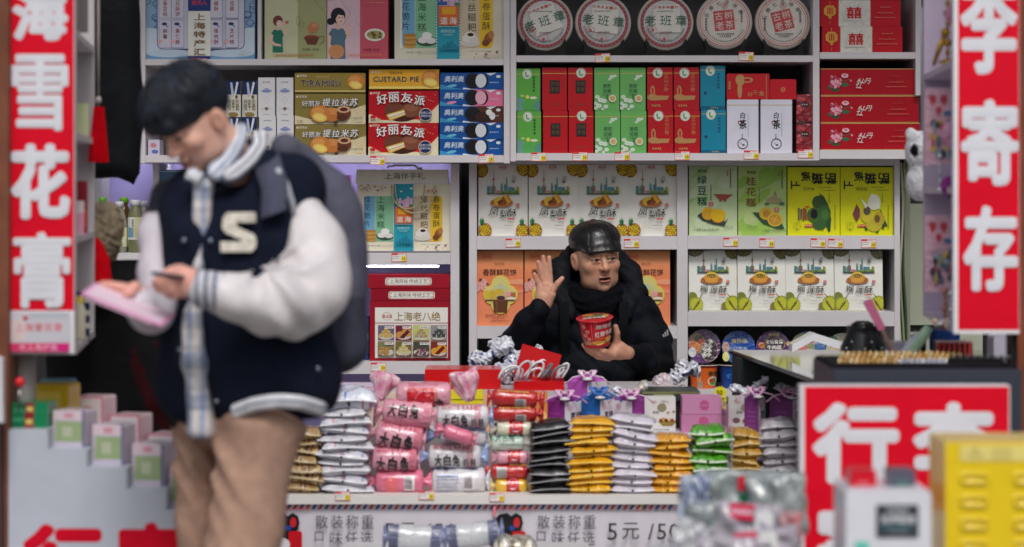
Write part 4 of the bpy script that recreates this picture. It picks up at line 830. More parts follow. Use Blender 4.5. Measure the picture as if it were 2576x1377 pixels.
    st.prism([(-.03, .004), (.03, .004), (.02, .02), (0, .012), (-.02, .02)], -.034, -.027, B_, 'gloss')
    tag(st.build('display_stand', None, O), 'black folding stand under the tea cake that is ' + nm.split(',')[0].replace('one of the two with a red square seal', 'red sealed one'), 'stand', 'black stands for tea cakes')
for i, (px, py, k, r_) in enumerate(((1371, 59, 0, -20), (1517, 58, 0, 6), (1674, 58, 0, 0), (1822, 56, 1, -6), (1969, 56, 1, -14))): teacake(px, py, 71, k, i, r_)

# ---------------------------------------------------------------- tea tins
def cap(m, col): m.rect(0, 13.5, 65, 15, c(206, 176, 90))
def roundlogo(m, cx, cy): m.ell(cx, cy, 12.5, 12.5, c(226, 230, 224)); m.ring(cx, cy, 11, 11, 1, c(150, 190, 150)); m.poly([(cx - 6, cy - 4), (cx - 2, cy - 7), (cx - 1, cy + 4), (cx + 6, cy + 2), (cx + 3, cy + 8), (cx - 4, cy + 6)], c(90, 160, 90))
def t_green(m):
    cap(m, 0); roundlogo(m, 29, 14); m.poly([(0, 72), (20, 76), (32, 105), (0, 105)], c(110, 160, 150)); m.poly([(65, 76), (50, 84), (40, 105), (65, 105)], c(90, 150, 130)); m.ell(30, 71, 5, 5, c(220, 226, 90)); m.ell(46, 73, 10, 3.4, c(226, 226, 200)); m.ell(16, 68, 6, 2.6, c(180, 210, 150)); m.poly([(14, 84), (40, 80), (52, 105), (20, 105)], c(84, 170, 84)); m.micro(45, 20, 40, 5, 5, c(50, 90, 50), 5, True)
def t_red(lg):
    def f(m):
        cap(m, 0); m.rect(20, 31, 46, 64, c(30, 26, 28)); m.rect(21, 32, 45, 63, c(44, 38, 40)); m.txt('铁观', 22, 34, 11, c(110, 90, 60), .01); m.txt('茶音', 22, 48, 11, c(110, 90, 60), .01); m.micro(24, 88, 20, 6, 5, c(150, 60, 50), 5)
        if lg: roundlogo(m, 34, 13)
    return f
def t_jas(m):
    cap(m, 0); Wf = c(222, 234, 222)
    for (x, y, r) in ((46, 22, 6), (54, 20, 4), (40, 28, 4), (8, 72, 6), (16, 80, 7), (4, 88, 5), (26, 82, 7), (12, 94, 7), (30, 96, 6), (4, 100, 5), (22, 102, 4)): m.ell(x, y, r, r * .8, Wf, 10); m.ell(x + 1, y, r * .4, r * .3, c(190, 214, 170), 6)
    m.rect(20, 38, 46, 66, c(130, 190, 120)); m.rect(21, 39, 45, 65, c(100, 172, 100)); m.txt('茉莉', 22, 40, 11, c(30, 70, 40), .012); m.txt('花茶', 22, 53, 11, c(30, 70, 40), .012); m.rect(31, 66, 35, 78, c(70, 130, 80)); m.ell(47, 76, 9.5, 9.5, c(226, 224, 200)); m.ell(47, 76, 6.5, 6.5, c(210, 170, 110))
def t_gold(m):
    cap(m, 0); roundlogo(m, 27, 14); G_ = c(186, 142, 90); m.txt('正山小种', 43, 16, 11, G_, .02, True, sp=1.02); m.ell(14, 74, 14, 8, G_); m.ell(14, 58, 6, 13, G_); m.ell(14, 58, 2.6, 9, c(190, 30, 40)); m.poly([(20, 70), (56, 70), (52, 80), (20, 82)], G_); m.micro(12, 92, 24, 4, 6, G_, 3)
def t_blue(m):
    m.rect(0, 9.5, 65, 11, c(180, 170, 110)); roundlogo(m, 26, 12); m.micro(44, 18, 40, 5, 7, c(20, 96, 126), 9, True); m.ell(13, 66, 4, 4, c(30, 60, 90), 8); m.ell(20, 78, 12, 7, c(30, 136, 166)); m.rect(0, 98, 65, 106, c(14, 96, 126)); m.micro(28, 100, 20, 4, 4, c(150, 150, 120))
def tins(x0, x1, col, art, labs, grp, y=(174, 280, 387), W=63):
    h = (y[2] - y[1]) * K * dU; s = K * dU; m = M(); w_ = (x1 - x0) * s
    m.rbox(-w_ / 2, w_ / 2, .002, .075, 0, h, .004, col, 'tin'); m.am = 'tin'; m.frame(-w_ / 2, .002, h, w_, h, 65, 106); art(m)
    o = m.build('tea_tin', None, (X((x0 + x1) / 2, dU), dU, Z(y[2], dU)), (0, 0, R(.5))); tag(o, labs[0], 'tea tin', grp)
    rep(o, (X((x0 + x1) / 2, dU) - .003, dU, Z(y[2], dU) + h + .0004), labs[1], (0, 0, R(rnd.uniform(-1, 1))))
GR = c(96, 176, 70); G2 = c(110, 184, 100)
tins(1301, 1361, GR, t_green, ['grass green tea tin with round emblem, lower one at the left end', 'grass green tea tin with round emblem, upper one at the left end'], 'tea tins')
tins(1366, 1428, c(190, 14, 28), t_red(0), ['red tea tin with black label and no emblem, lower one', 'red tea tin with black label and no emblem, upper one'], 'tea tins', y=(172, 279, 387))
tins(1431, 1493, c(190, 14, 28), t_red(1), ['red tea tin with black label and white emblem, lower one', 'red tea tin with black label and white emblem, upper one'], 'tea tins', y=(172, 279, 387))
tins(1497, 1560, G2, t_jas, ['green flowered tea tin, lower one beside the red tin with emblem', 'green flowered tea tin, upper one beside the red tin with emblem'], 'tea tins', y=(172, 279, 387))
tins(1562, 1626, G2, t_jas, ['green flowered tea tin, lower one beside the gold printed red tins', 'green flowered tea tin, upper one beside the gold printed red tins'], 'tea tins', y=(172, 279, 387))
tins(1630, 1694, c(186, 16, 30), t_gold, ['red tea tin with gold print, lower one in the left column', 'red tea tin with gold print, upper one in the left column'], 'tea tins', y=(170, 278, 386))
tins(1697, 1761, c(186, 16, 30), t_gold, ['red tea tin with gold print, lower one in the right column', 'red tea tin with gold print, upper one in the right column'], 'tea tins', y=(170, 278, 386))
tins(1764, 1826, c(20, 136, 166), t_blue, ['turquoise tea tin, lower one', 'turquoise tea tin, upper one'], 'tea tins', y=(167, 276, 386))
def t_white(m): m.rect(0, 13, 80, 14.6, c(196, 170, 90)); m.gl('白', 34, 32, 46, 48, INK, .03, rot=8); m.gl('茶', 30, 50, 50, 74, INK, .03, rot=-6); m.micro(53, 34, 60, 16, 1.4, c(150, 150, 160), 3, True); m.rect(28, 54, 30.5, 62, c(200, 60, 60)); m.micro(37, 86, 12, 3, 3, c(150, 150, 160), 3, True); m.ring(40, 111, 13.5, 13.5, 2, c(90, 50, 56)); m.ell(42, 114, 3, 2, c(60, 60, 60)); m.line([(34, 108), (40, 114)], 1, c(90, 90, 90))
o = None
for i, (a, b) in enumerate(((1829, 1908), (1913, 1993))):
    s = K * dU; w_ = 79 * s; h_ = 135 * s; m = M(); m.rbox(-w_ / 2, w_ / 2, 0, .09, 0, h_, .004, c(222, 222, 236), 'tin'); m.frame(-w_ / 2, 0, h_, w_, h_, 80, 135); m.am = 'tin'; t_white(m)
    tag(m.build('tea_tin', None, (X((a + b) / 2, dU), dU, Z(386, dU))), ['white tea tin on the left, under the lying red tin', 'white tea tin on the right, under the small square red tin'][i], 'tea tin', 'tea tins')
s = K * dU; zt = Z(386, dU) + 135 * s + .0004
m = M(); m.rbox(-54 * s, 54 * s, 0, .08, 0, 65 * s, .004, c(196, 20, 34), 'tin'); m.frame(-54 * s, 0, 65 * s, 108 * s, 65 * s, 108, 65); G_ = c(190, 148, 96); m.ell(34, 16, 12, 14, G_); m.ell(33, 42, 6, 20, G_); m.ell(52, 16, 14, 7, G_); m.ell(52, 16, 9, 4, c(190, 30, 40)); m.rect(99, 0, 100.5, 65, G_); m.gl('正', 54, 46, 64, 58, G_, .02, rot=90); m.gl('山', 68, 42, 78, 52, G_, .02, rot=90); m.gl('种', 80, 44, 94, 56, G_, .02, rot=90); m.micro(4, 20, 20, 4, 6, G_, 4, True)
tag(m.build('tea_tin', None, (X(1882, dU), dU, zt)), 'red and gold tea tin lying on its side on the left white tin', 'tea tin', 'tea tins')
m = M(); m.rbox(-33 * s, 33 * s, 0, .07, 0, 51 * s, .007, c(200, 16, 34), 'tin'); m.frame(-33 * s, 0, 51 * s, 66 * s, 51 * s, 66, 51); m.ell(33, 26, 6, 6, c(206, 130, 90)); m.ell(33, 26, 3.6, 3.6, c(180, 40, 40)); m.line([(30, 28), (36, 24)], 1.4, c(220, 160, 110))
tag(m.build('tea_tin', None, (X(1970, dU), dU, zt)), 'small square red tin end resting on the right white tin', 'tea tin', 'tea tins')
def a_pk(m): q = random.Random(4); [m.ell(q.uniform(0, 40), q.uniform(0, 74), 7, 5, c(*q.choice([(150, 40, 50), (190, 70, 80), (120, 26, 40)])), 8) for k in range(20)]; m.ell(22, 26, 11, 7, c(50, 34, 40)); m.micro(14, 24, 16, 3, 4, c(190, 160, 150)); m.rect(0, 68, 40, 74, c(80, 30, 36))
o = shelfbox('tea_pack', 'dark red film wrapped tea pack, lower of two', 'tea pack', 2003, 312, 2043, 386, c(150, 36, 48), a_pk, 40, 74, 'dark red tea packs', 'film', dep=.08)
rep(o, (X(2023, dU), dU, Z(312, dU) + .0004), 'dark red film wrapped tea pack, upper of two')
# ---------------------------------------------------------------- upper right cabinet
def a_wed(m):
    m.rect(46, 0, 128, 66, c(196, 160, 100)); m.rect(47.5, 0, 126.5, 66, c(236, 232, 224)); q = random.Random(1)
    for k in range(26): m.ell(q.uniform(50, 124), q.uniform(3, 62), 5, 4, c(*q.choice([(226, 222, 214), (242, 240, 234)])), 8)
    m.rr(62, 14, 108, 52, 2, c(230, 226, 218)); m.gl('囍', 66, 17, 105, 47, c(200, 20, 36), .03)
    G_ = c(226, 170, 70); m.line([(24, 4), (24, 60)], 1.4, G_); m.rr(12, 14, 36, 40, 5, G_); m.rect(9, 20, 13, 36, G_); m.rect(35, 20, 39, 36, G_); m.rect(17, 19, 20, 36, c(206, 60, 50)); m.rect(22, 19, 26, 36, c(206, 60, 50)); m.rect(28, 19, 31, 36, c(206, 60, 50)); m.rect(20, 38, 28, 46, G_); m.rect(22, 46, 26, 56, c(214, 60, 50))
    m.micro(152, 17, 28, 7, 2.4, c(226, 140, 120)); m.micro(144, 31, 42, 8, 3, c(220, 120, 100), 4); m.micro(138, 43, 54, 14, 2.4, c(220, 130, 110), 5)
shelfbox('gift_box', 'red and white wedding box with lantern print, lower of two', 'gift box', 2067, 67, 2271, 133, c(206, 16, 40), a_wed, 204, 66, 'red and white wedding boxes', dep=.2)
shelfbox('gift_box', 'red and white wedding box with lantern print, upper of two', 'gift box', 2063, 0, 2266, 66, c(206, 16, 40), a_wed, 204, 66, 'red and white wedding boxes', dep=.2, zb=Z(133, dU) + 66.3 * K * dU)
def a_peo(m):
    m.rect(0, 0, 248, 1.6, c(214, 180, 110)); m.rect(0, 65, 248, 67, c(196, 160, 90)); m.rect(153, 2, 153.8, 65, c(150, 10, 30)); q = random.Random(2)
    m.ell(38, 52, 10, 5, c(50, 90, 60)); m.ell(62, 40, 10, 5, c(60, 110, 76)); m.ell(24, 46, 8, 5, c(60, 100, 70)); m.line([(50, 34), (76, 26)], 1.4, c(70, 110, 80)); m.line([(60, 38), (78, 40)], 1.4, c(70, 110, 80)); m.ell(78, 30, 3, 3, c(220, 140, 150), 8)
    for k in range(30): a = q.uniform(0, 6.28); r_ = q.uniform(3, 15); m.ell(36 + r_ * math.cos(a), 32 + r_ * math.sin(a), 5, 4, c(*q.choice([(236, 170, 186), (214, 120, 140), (244, 206, 210), (190, 70, 96)])), 9, rot=q.uniform(0, 180))
    m.ell(62, 18, 9, 5.5, c(240, 200, 206)); m.ell(62, 17, 5, 3, c(216, 120, 140)); m.gl('牡', 92, 24, 110, 50, c(238, 220, 216), .012, rot=8, skew=.3); m.gl('丹', 112, 24, 130, 38, c(238, 220, 216), .012, skew=.3)
    m.micro(182, 17, 26, 7, 2.4, c(190, 70, 60)); m.micro(176, 32, 40, 7, 3.4, c(200, 100, 80), 4); m.micro(168, 44, 56, 14, 2.6, c(200, 110, 90), 5)
pn = ['bottom', 'middle', 'top']
zb = Z(378, dU)
for i in range(3):
    shelfbox('gift_box', 'long dark red box with pink peony print, %s of the three' % pn[i], 'gift box', 2064, 310, (2315, 2312, 2306)[i], 378, c(176, 8, 32), a_peo, 248, 67, 'long red peony boxes', 'gloss', dep=.3, zb=zb, rz=0); zb += 68.5 * K * dU
# ---------------------------------------------------------------- bottles at left
def bottle(px, ytop, ybot, r, liq, capc, lab, shape, d, art=None):
    s = K * d; h = (ybot - ytop) * s; e = empty('drink_bottle', (X(px, d), d, Z(636, dL)), lab, 'bottle', 'drinks bottles on the left shelf'); rr_ = r * s; m = M()
    if shape == 0: prof = [(rr_ * .9, 0), (rr_, h * .05), (rr_, h * .5), (rr_ * .95, h * .62), (rr_ * .55, h * .82), (rr_ * .42, h * .86), (rr_ * .42, h * .9)]
    else: prof = [(rr_ * .94, 0), (rr_, h * .04), (rr_, h * .72), (rr_ * .8, h * .82), (rr_ * .62, h * .9), (rr_ * .6, h * .92)]
    m.lathe(prof, 20, liq, 'liquid'); m.build('body', e)
    m = M(); cr = rr_ * (.52 if shape == 0 else .68); m.lathe([(cr, h * .9), (cr, h), (cr * .9, h * 1.01)], 18, capc, 'plastic'); m.build('cap', e)
    if art:
        m = M(); m.frame(0, 0, 0, 1, 1, 40, 60, True)
        z1, z0 = h * (.68 if shape else .5), h * (.25 if shape else .12)
        def mp(u, v, L): a = math.pi * (1 + u / 40); q = rr_ + .0006 + L * .00012; return (q * math.cos(a), q * math.sin(a), z1 - (z1 - z0) * v / 60)
        m.mp = mp; m.am = 'gloss'; art(m); m.build('label', e)
def l_a(m): m.rect(0, 0, 40, 60, c(226, 226, 222)); m.rect(20, 0, 32, 28, c(200, 200, 150)); m.rect(20, 28, 36, 54, c(206, 196, 60)); m.rect(6, 28, 19, 54, c(110, 160, 190)); m.ell(12, 34, 5, 4, c(230, 170, 90)); m.micro(16, 6, 20, 6, 3, c(90, 90, 90), 3, True)
def l_b(m): m.rect(0, 0, 40, 60, c(226, 230, 190)); m.ell(24, 16, 6, 10, c(244, 200, 30)); m.ell(26, 24, 5, 6, c(230, 120, 40))
bottle(257, 499, 635, 22, c(120, 80, 30), c(120, 190, 50), 'brown tea bottle with green cap, half hidden by the woolly hat', 0, dL + .12)
bottle(312, 499, 635, 22, c(120, 80, 30), c(120, 190, 50), 'brown tea bottle with green cap behind the milky bottle', 0, dL + .12)
bottle(300, 508, 635, 21, c(214, 214, 190), c(226, 226, 232), 'milky pale bottle with yellow fruit label and white cap', 0, dL + .02, l_b)
bottle(341, 504, 635, 19, c(160, 166, 120), c(226, 226, 232), 'clear bottle with white, blue and yellow label', 1, dL + .01, l_a)
bottle(362, 508, 635, 15, c(206, 206, 190), c(220, 220, 230), 'slim clear bottle behind the blue and yellow labelled one', 1, dL + .13)
m = M(); s = K * dL; m.lathe([(13 * s, 0), (14 * s, .005), (14 * s, 70 * s), (11 * s, 80 * s)], 18, c(190, 190, 200), 'metal'); m.frame(-14 * s, -14 * s, 70 * s, 28 * s, 70 * s, 28, 70); 
def mp(u, v, L): a = math.pi * (1 + u / 28); q = 14 * s + .0004 + L * .0001; return (q * math.cos(a), q * math.sin(a), (70 - v) * s)
m.mp = mp; m.rect(0, 0, 28, 70, c(214, 214, 220)); m.rect(4, 12, 24, 26, c(196, 40, 50)); m.ell(14, 44, 7, 10, c(60, 50, 100)); m.ell(12, 54, 8, 6, c(180, 40, 50))
tag(m.build('drink_can', None, (X(375, dL), dL + .05, Z(636, dL))), 'silver can with red and purple print beside the young man\'s sleeve', 'can')
# ---------------------------------------------------------------- noodle cups at lower right
def cup(px, py, r, kind, lab, rot=0, yb=979, stack=False):
    d = dL + .02; s = K * d; Rr = r * s; e = empty('noodle_cup', (X(px, d), d, Z(py, d)), lab, 'noodle cup', 'instant noodle cups lying with lids forward')
    col = [c(90, 40, 110), c(20, 80, 170), c(90, 40, 110), c(60, 110, 170), c(180, 190, 170)][kind]; n = 36
    def disc(prof, colr, mat, name):
        V = []; m = M()
        for rr_, y in prof: V += [(rr_ * math.cos(2 * math.pi * k / n), y, rr_ * math.sin(2 * math.pi * k / n)) for k in range(n)]
        F = [(i_ * n + k, i_ * n + (k + 1) % n, (i_ + 1) * n + (k + 1) % n, (i_ + 1) * n + k) for i_ in range(len(prof) - 1) for k in range(n)] + [tuple(range(n)), tuple(range((len(prof) - 1) * n, len(prof) * n))[::-1]]
        m.mesh(V, F, colr, mat, False); return m
    m = disc([(Rr, -.0), (Rr, .003), (Rr * .93, .004)], col, 'film', 'lid')
    m.frame(-Rr, -.0004, Rr, 2 * Rr, 2 * Rr, 84, 84, False); m.am = 'film'
    if kind in (0, 2):
        if kind == 0:
            m.ell(26, 34, 20, 26, c(150, 110, 70)); m.ell(20, 40, 14, 16, c(206, 120, 60)); m.ell(30, 22, 12, 9, c(80, 90, 50)); m.ell(14, 56, 10, 12, c(206, 206, 210)); m.ell(36, 30, 6, 8, c(190, 70, 50)); m.ell(56, 52, 20, 26, c(60, 30, 50), rot=30); m.ring(56, 52, 21, 27, 1, c(200, 170, 90))
            for k, ch in enumerate('老坛酸菜'): m.gl(ch, 52 + k * 1 - 2 * k, 24 + k * 11, 66 - 2 * k, 34 + k * 11, PAPER, .03, rot=62)
            for k, ch in enumerate('牛肉面'): m.gl(ch, 40 - 2 * k, 34 + k * 12, 53 - 2 * k, 45 + k * 12, PAPER, .03, rot=62)
        else:
            m.ell(44, 34, 26, 18, c(60, 30, 60)); m.ring(44, 34, 27, 19, 1, c(200, 170, 90)); m.ell(14, 36, 8, 8, c(196, 120, 50)); m.poly([(72, 30), (82, 26), (80, 40)], c(206, 170, 60))
            for k, ch in enumerate('老坛酸菜'): m.gl(ch, 23 + k * 11, 22, 33 + k * 11, 33, PAPER, .03)
            for k, ch in enumerate('牛肉面'): m.gl(ch, 27 + k * 12, 36, 38 + k * 12, 47, PAPER, .03)
            m.txt('康师傅', 30, 6, 9, c(226, 200, 150), .03)
    elif kind == 1: m.txt('康师傅', 24, 20, 13, c(206, 196, 150), .03); m.ell(10, 42, 9, 14, c(200, 160, 140)); m.txt('鲜虾鱼板', 14, 40, 13, c(150, 170, 210), .03); m.ell(10, 66, 9, 12, c(220, 220, 130))
    elif kind == 3: m.ell(30, 34, 28, 30, c(150, 156, 110)); m.ell(24, 40, 16, 12, c(206, 100, 90)); m.rect(40, 2, 60, 30, c(190, 180, 200)); m.ell(48, 20, 9, 10, c(206, 100, 90)); m.ell(32, 22, 14, 9, c(196, 200, 150))
    else: m.ell(40, 44, 36, 34, c(196, 186, 150)); m.ell(44, 22, 13, 13, c(190, 190, 150)); m.ell(18, 16, 12, 8, c(40, 110, 70)); m.ell(30, 48, 14, 10, c(206, 150, 110))
    o = m.build('lid', e, rot=(R(-8), R(rot), 0))
    m = disc([(Rr * .92, .0045), (Rr * .74, .10), (Rr * .7, .1)], col, 'gloss', 'c'); m.build('cup', e, rot=(R(-8), 0, 0))
cup(1770, 872, 43, 0, 'noodle cup with purple lid and slanted lettering, left end', 0)
cup(1858, 874, 42, 1, 'noodle cup with plain blue lid'); cup(1945, 875, 43, 2, 'noodle cup with purple lid and level lettering, middle'); cup(2033, 878, 44, 3, 'noodle cup with green and blue lid behind the white stand'); cup(2120, 880, 42, 4, 'noodle cup with pale dotted lid behind the dark jar')
def tub(px, ytop, ybot, r0, r1, cols, lab, art, d, loc=None, tilt=0):
    s = K * d; h = (ybot - ytop) * s; e = empty('noodle_cup', loc or (X(px, d), d, Z(ybot, d)), lab, 'noodle cup'); a, b = r0 * s, r1 * s
    m = M(); m.lathe([(b, 0), (b, .004), (a, h * .93), (a * 1.04, h * .95)], 36, cols[0], 'gloss')
    m.frame(0, 0, 0, 1, 1, 100, 70, True)
    def mp(u, v, L): t = 1 - v / 70; q = b + (a - b) * t + .0006 + L * .00012; an = math.pi * (1 + u / 100); return (q * math.cos(an), q * math.sin(an), .006 + (h * .9 - .006) * t)
    m.mp = mp; m.am = 'gloss'; art(m); m.build('cup', e)
    m = M(); m.lathe([(a * 1.13, h * .945), (a * 1.15, h * .955), (a * 1.12, h * .965)], 40, cols[1], 'film'); m.mp = None; m.frame(-a * 1.1, 0, 0, 2.2 * a, 2.2 * a, 100, 100, False)
    m.mp = lambda u, v, L: (-a * 1.1 + 2.2 * a * u / 100, a * 1.1 - 2.2 * a * v / 100, h * .966 + L * .0001); m.am = 'film'
    m.ell(50, 30, 40, 22, c(120, 110, 60)); m.ell(30, 28, 16, 12, c(206, 130, 60)); m.ell(60, 24, 16, 10, c(70, 90, 50)); m.ell(78, 34, 10, 12, c(214, 170, 60))
    for k, ch in enumerate('红烧牛肉面'): m.gl(ch, 18 + k * 13, 52, 30 + k * 13, 70, PAPER, .04)
    m.build('lid', e); return e
def a_orange(m): m.rect(0, 0, 100, 70, c(222, 104, 40)); m.rect(0, 0, 100, 3, c(206, 60, 30)); m.rect(32, 8, 42, 46, c(230, 170, 130)); m.txt('香辣牛肉', 33, 8, 8, c(200, 70, 40), .02, True); m.rect(34, 48, 46, 68, c(226, 216, 200)); [m.rect(35 + k * 1.6, 49, 35.8 + k * 1.6, 67, INK) for k in range(7)]; m.ell(74, 46, 16, 16, c(230, 210, 180)); m.ell(74, 48, 12, 11, c(110, 140, 50)); m.ell(68, 44, 6, 6, c(206, 40, 40)); m.txt('香辣', 58, 14, 15, c(50, 70, 40), .03)
tub(1769, 915, 979, 36, 30, (c(222, 104, 40), c(226, 216, 200)), 'orange noodle cup standing on the lowest shelf', a_orange, dL + .06)
def a_bl(m): m.rect(0, 0, 100, 70, c(20, 70, 150)); m.ell(70, 40, 14, 20, c(190, 180, 110)); m.ell(40, 30, 10, 8, c(60, 130, 200))
tub(1845, 915, 979, 36, 30, (c(20, 70, 150), c(226, 216, 200)), 'blue noodle cup standing right of the orange one', a_bl, dL + .06)
# ---------------------------------------------------------------- the sweets counter
dC = 7.62; ZC = Z(1243, 7.65)
e = empty('sweets_counter', (X(1200, dC), dC, 0), 'white sweets counter with striped front panel and large price lettering', 'counter')
ox = e.location.x
x0, x1 = X(640, dC) - ox, X(2075, dC) - ox
m = M(); m.box(x0, x1, .02, 1.05, 0, ZC - .028, c(206, 204, 210), 'paint'); m.build('body', e)
m = M(); m.box(x0 - .01, x1, -.012, 1.06, ZC - .027, ZC, c(226, 222, 218), 'paint'); m.build('counter_top', e)
m = M(); fy = .012; z1 = ZC - .028; H_ = z1 - .02; s = K * dC; W_ = (x1 - x0); m.box(x0, x1, fy, fy + .006, .02, z1, c(222, 218, 228), 'gloss'); m.frame(x0, fy, z1, W_, H_, W_ / s, H_ / s); m.am = 'gloss'
m.rect(0, 0, W_ / s, 1.6, INK)
n = int(W_ / s / 16)
for k in range(n): a = k * 16; cl = c(40, 70, 140) if k % 2 else c(190, 40, 50); m.poly([(a + 6, 2.5), (a + 13, 2.5), (a + 6, 14), (a - 1, 14)], cl)
X0 = 640; Y0 = 1266
T = lambda x, y: (x - X0, y - Y0)
def palette(px):
    x, y = T(px, 1284); q = lambda a, b: (x + a, y + b)
    m.rect(x + 8, y - 22, x + 16, y + 12, c(220, 90, 110)); m.rect(x + 10, y - 22, x + 11, y + 12, c(240, 200, 210)); m.rect(x + 13, y - 22, x + 14, y + 12, c(240, 200, 210))
    m.txt('White rabbit', x + 22, y - 14, 13, c(220, 80, 90), .01, sp=1.15)
    m.poly([q(-2, 46), q(6, 26), q(24, 8), q(44, 4), q(54, 12), q(66, 4), q(80, 12), q(84, 30), q(76, 54), q(60, 72), q(30, 76), q(8, 60)], c(26, 26, 30)); m.ell(*q(68, 28), 8, 13, c(206, 40, 50)); m.ell(*q(56, 42), 7, 7, c(30, 70, 160))
    m.rr(*q(56, 50), *q(90, 98), 6, c(206, 20, 36)); m.ell(*q(36, 84), 24, 18, c(226, 224, 232))
for px in (670, 1232, 1790): palette(px)
for px in (792, 1350, 1908):
    for r_, (st, yy) in enumerate((('散装称重', 1293), ('口味任选', 1335))):
        for k, ch in enumerate(st): a, b = T(px + k * 38.5 + (2 if r_ == 0 else 0), yy); m.gl(ch, a, b, a + (31 if ch != '口' else 22), b + (34 if ch != '口' else 24), c(84, 80, 92), -.004)
for px in (965, 1525):
    a, b = T(px, 1312); m.txt('5', a, b - 10, 62, c(40, 38, 44), -.002); m.gl('元', a + 40, b, a + 82, b + 42, c(40, 38, 44), .0); m.txt('/50g', a + 104, b - 8, 58, c(40, 38, 44), -.004, sp=1.05)
m.build('front_panel', e)
for (px, py, nn) in ((862, 1248, '15'), (1073, 1246, '18'), (1250, 1251, '15'), (1607, 1273, '20')):
    o = price_tag(e, px, py, dC - .014 if py < 1260 else dC + .01, nn); o.location -= e.location
m = M(); R1 = Z(1092, 7.95); m.box(X(800, 8) - ox, X(2030, 7.95) - ox, 7.93 - dC, 8.22 - dC, ZC, R1, c(200, 196, 200), 'paint'); m.build('riser', e)
m = M(); R2 = Z(980, 8.3); m.box(X(960, 8.3) - ox, X(1735, 7.95) - ox, 8.225 - dC, 8.65 - dC, ZC, R2, c(190, 186, 190), 'paint'); m.build('riser', e)

# ---------------------------------------------------------------- soft bags
def bag_mesh(m, w_, dp, h, col, seed, edge=None, mat='film', crimp=True, art=None, tw=.0, spots=None):
    q = random.Random(seed); nx, ny = 22, 14; ph = [q.uniform(0, 6.28) for _ in range(8)]
    def surf(u, v, top):
        cu, cv = 2 * u - 1, 2 * v - 1; prof = max(0, (1 - abs(cu) ** 4)) ** .5 * max(0, (1 - abs(cv) ** 8)) ** .3
        wr = .12 * math.sin(9 * u + ph[0] + 3 * v) + .09 * math.sin(14 * v + ph[1] + 5 * u) + .06 * math.sin(23 * u + ph[2])
        z = (prof * (1 + wr)) * h * (.54 if top else -.46)
        x = cu * w_ / 2 * (1 - .05 * prof * math.sin(3 * v + ph[3])); y = cv * dp / 2
        z += tw * cu * h + .12 * h * math.sin(3.1 * u + ph[4]) * abs(cv)
        return (x, y, z + h * .46)
    V = [surf(i / nx, j / ny, True) for j in range(ny + 1) for i in range(nx + 1)] + [surf(i / nx, j / ny, False) for j in range(ny + 1) for i in range(nx + 1)]
    N_ = (nx + 1) * (ny + 1); F = []; C = []
    for t in (0, 1):
        for j in range(ny):
            for i in range(nx):
                a = t * N_ + j * (nx + 1) + i; f = (a, a + 1, a + nx + 2, a + nx + 1); F.append(f if t == 0 else f[::-1])
                cc = col
                if spots and q.random() < spots[0]: cc = q.choice(spots[1])
                C.append(cc)
    m.mesh(V, F, lambda i: C[i], mat, True)
    # crimped front fin
    if edge:
        fz = .45 if mat == 'plastic' else 1
        P0 = [surf(i / nx, 0, True) for i in range(nx + 1)]
        for i in range(nx):
            a, b = P0[i], P0[i + 1]; m.face([(a[0], a[1] - .006, a[2] - .0022 * fz), (b[0], b[1] - .006, b[2] - .0022 * fz), (b[0], b[1] - .001, b[2] + .0028 * fz), (a[0], a[1] - .001, a[2] + .0028 * fz)], edge, mat)
def stack(name, cat, labf, xa, xb, ybot, ytop, n, dpt, col, edge, grp, seed, d=7.72, drift=0, spots=None, dot=True, tilt=0, hole=None, z0=None, mat='film', jit=7):
    q = random.Random(seed); s = K * d; hh = (ybot - ytop) * s / n; zb = ZC if z0 is None else z0; protos = []
    for k in range(3):
        m = M(); bag_mesh(m, (xb - xa) * s, dpt, hh * 1.3, col, seed * 10 + k, edge, mat, spots=spots)
        if dot: m.box(-.004, .003, -dpt / 2 - .006, -dpt / 2 + .01, hh * .40, hh * .64, INK, 'plastic')
        o = m.build(name); protos.append(o)
    for i in range(n):
        src = protos[i % 3]; dr = drift * (i / max(1, n - 1)); dx = (q.uniform(-jit, jit) + dr) * s; tl = tilt * (i / max(1, n - 1)) if tilt else 0
        loc = (X((xa + xb) / 2, d) + dx, d + q.uniform(-.008, .008), zb + hh * i); rot = (R(q.uniform(-1.5, 1.5)), R(tl + q.uniform(-2.6, 2.6)), R(q.uniform(-8, 8)))
        lab = labf(ORD[i] if i < n - 1 else 'topmost')
        if i < 3: o = src; o.location = loc; o.rotation_euler = rot; o['label'] = lab
        else: o = rep(src, loc, lab, rot)
        o.scale = (q.uniform(.92, 1.07), 1, q.uniform(.9, 1.12)); tag(o, lab, cat, grp)
L_ = lambda t: (lambda k: t % k)
stack('candy_bag', 'sweet bag', L_('%s tan nut candy bag in the stack beside the trousers'), 712, 812, 1243, 1086, 7, .13, c(160, 130, 86), c(190, 170, 130), 'stacked tan nut candy bags', 3, spots=(.35, [c(120, 84, 50), c(196, 170, 120), c(90, 60, 40)]), dot=False)
stack('candy_bag', 'sweet bag', L_('%s white sweet bag in the tall stack left of the pink rolls'), 812, 935, 1243, 1036, 10, .14, c(206, 206, 216), c(226, 226, 232), 'stacked white sweet bags', 5, drift=-6, spots=(.05, [c(150, 160, 200), c(206, 150, 160)]))
m = M(); d = 7.72; s = K * d; bag_mesh(m, 140 * s, .16, 52 * s, c(206, 210, 226), 91, c(226, 226, 232), spots=(.10, [c(150, 160, 210), c(206, 120, 130), c(110, 130, 190)])); m.box(-.004, .004, -.086, -.06, .02, .03, INK, 'plastic')
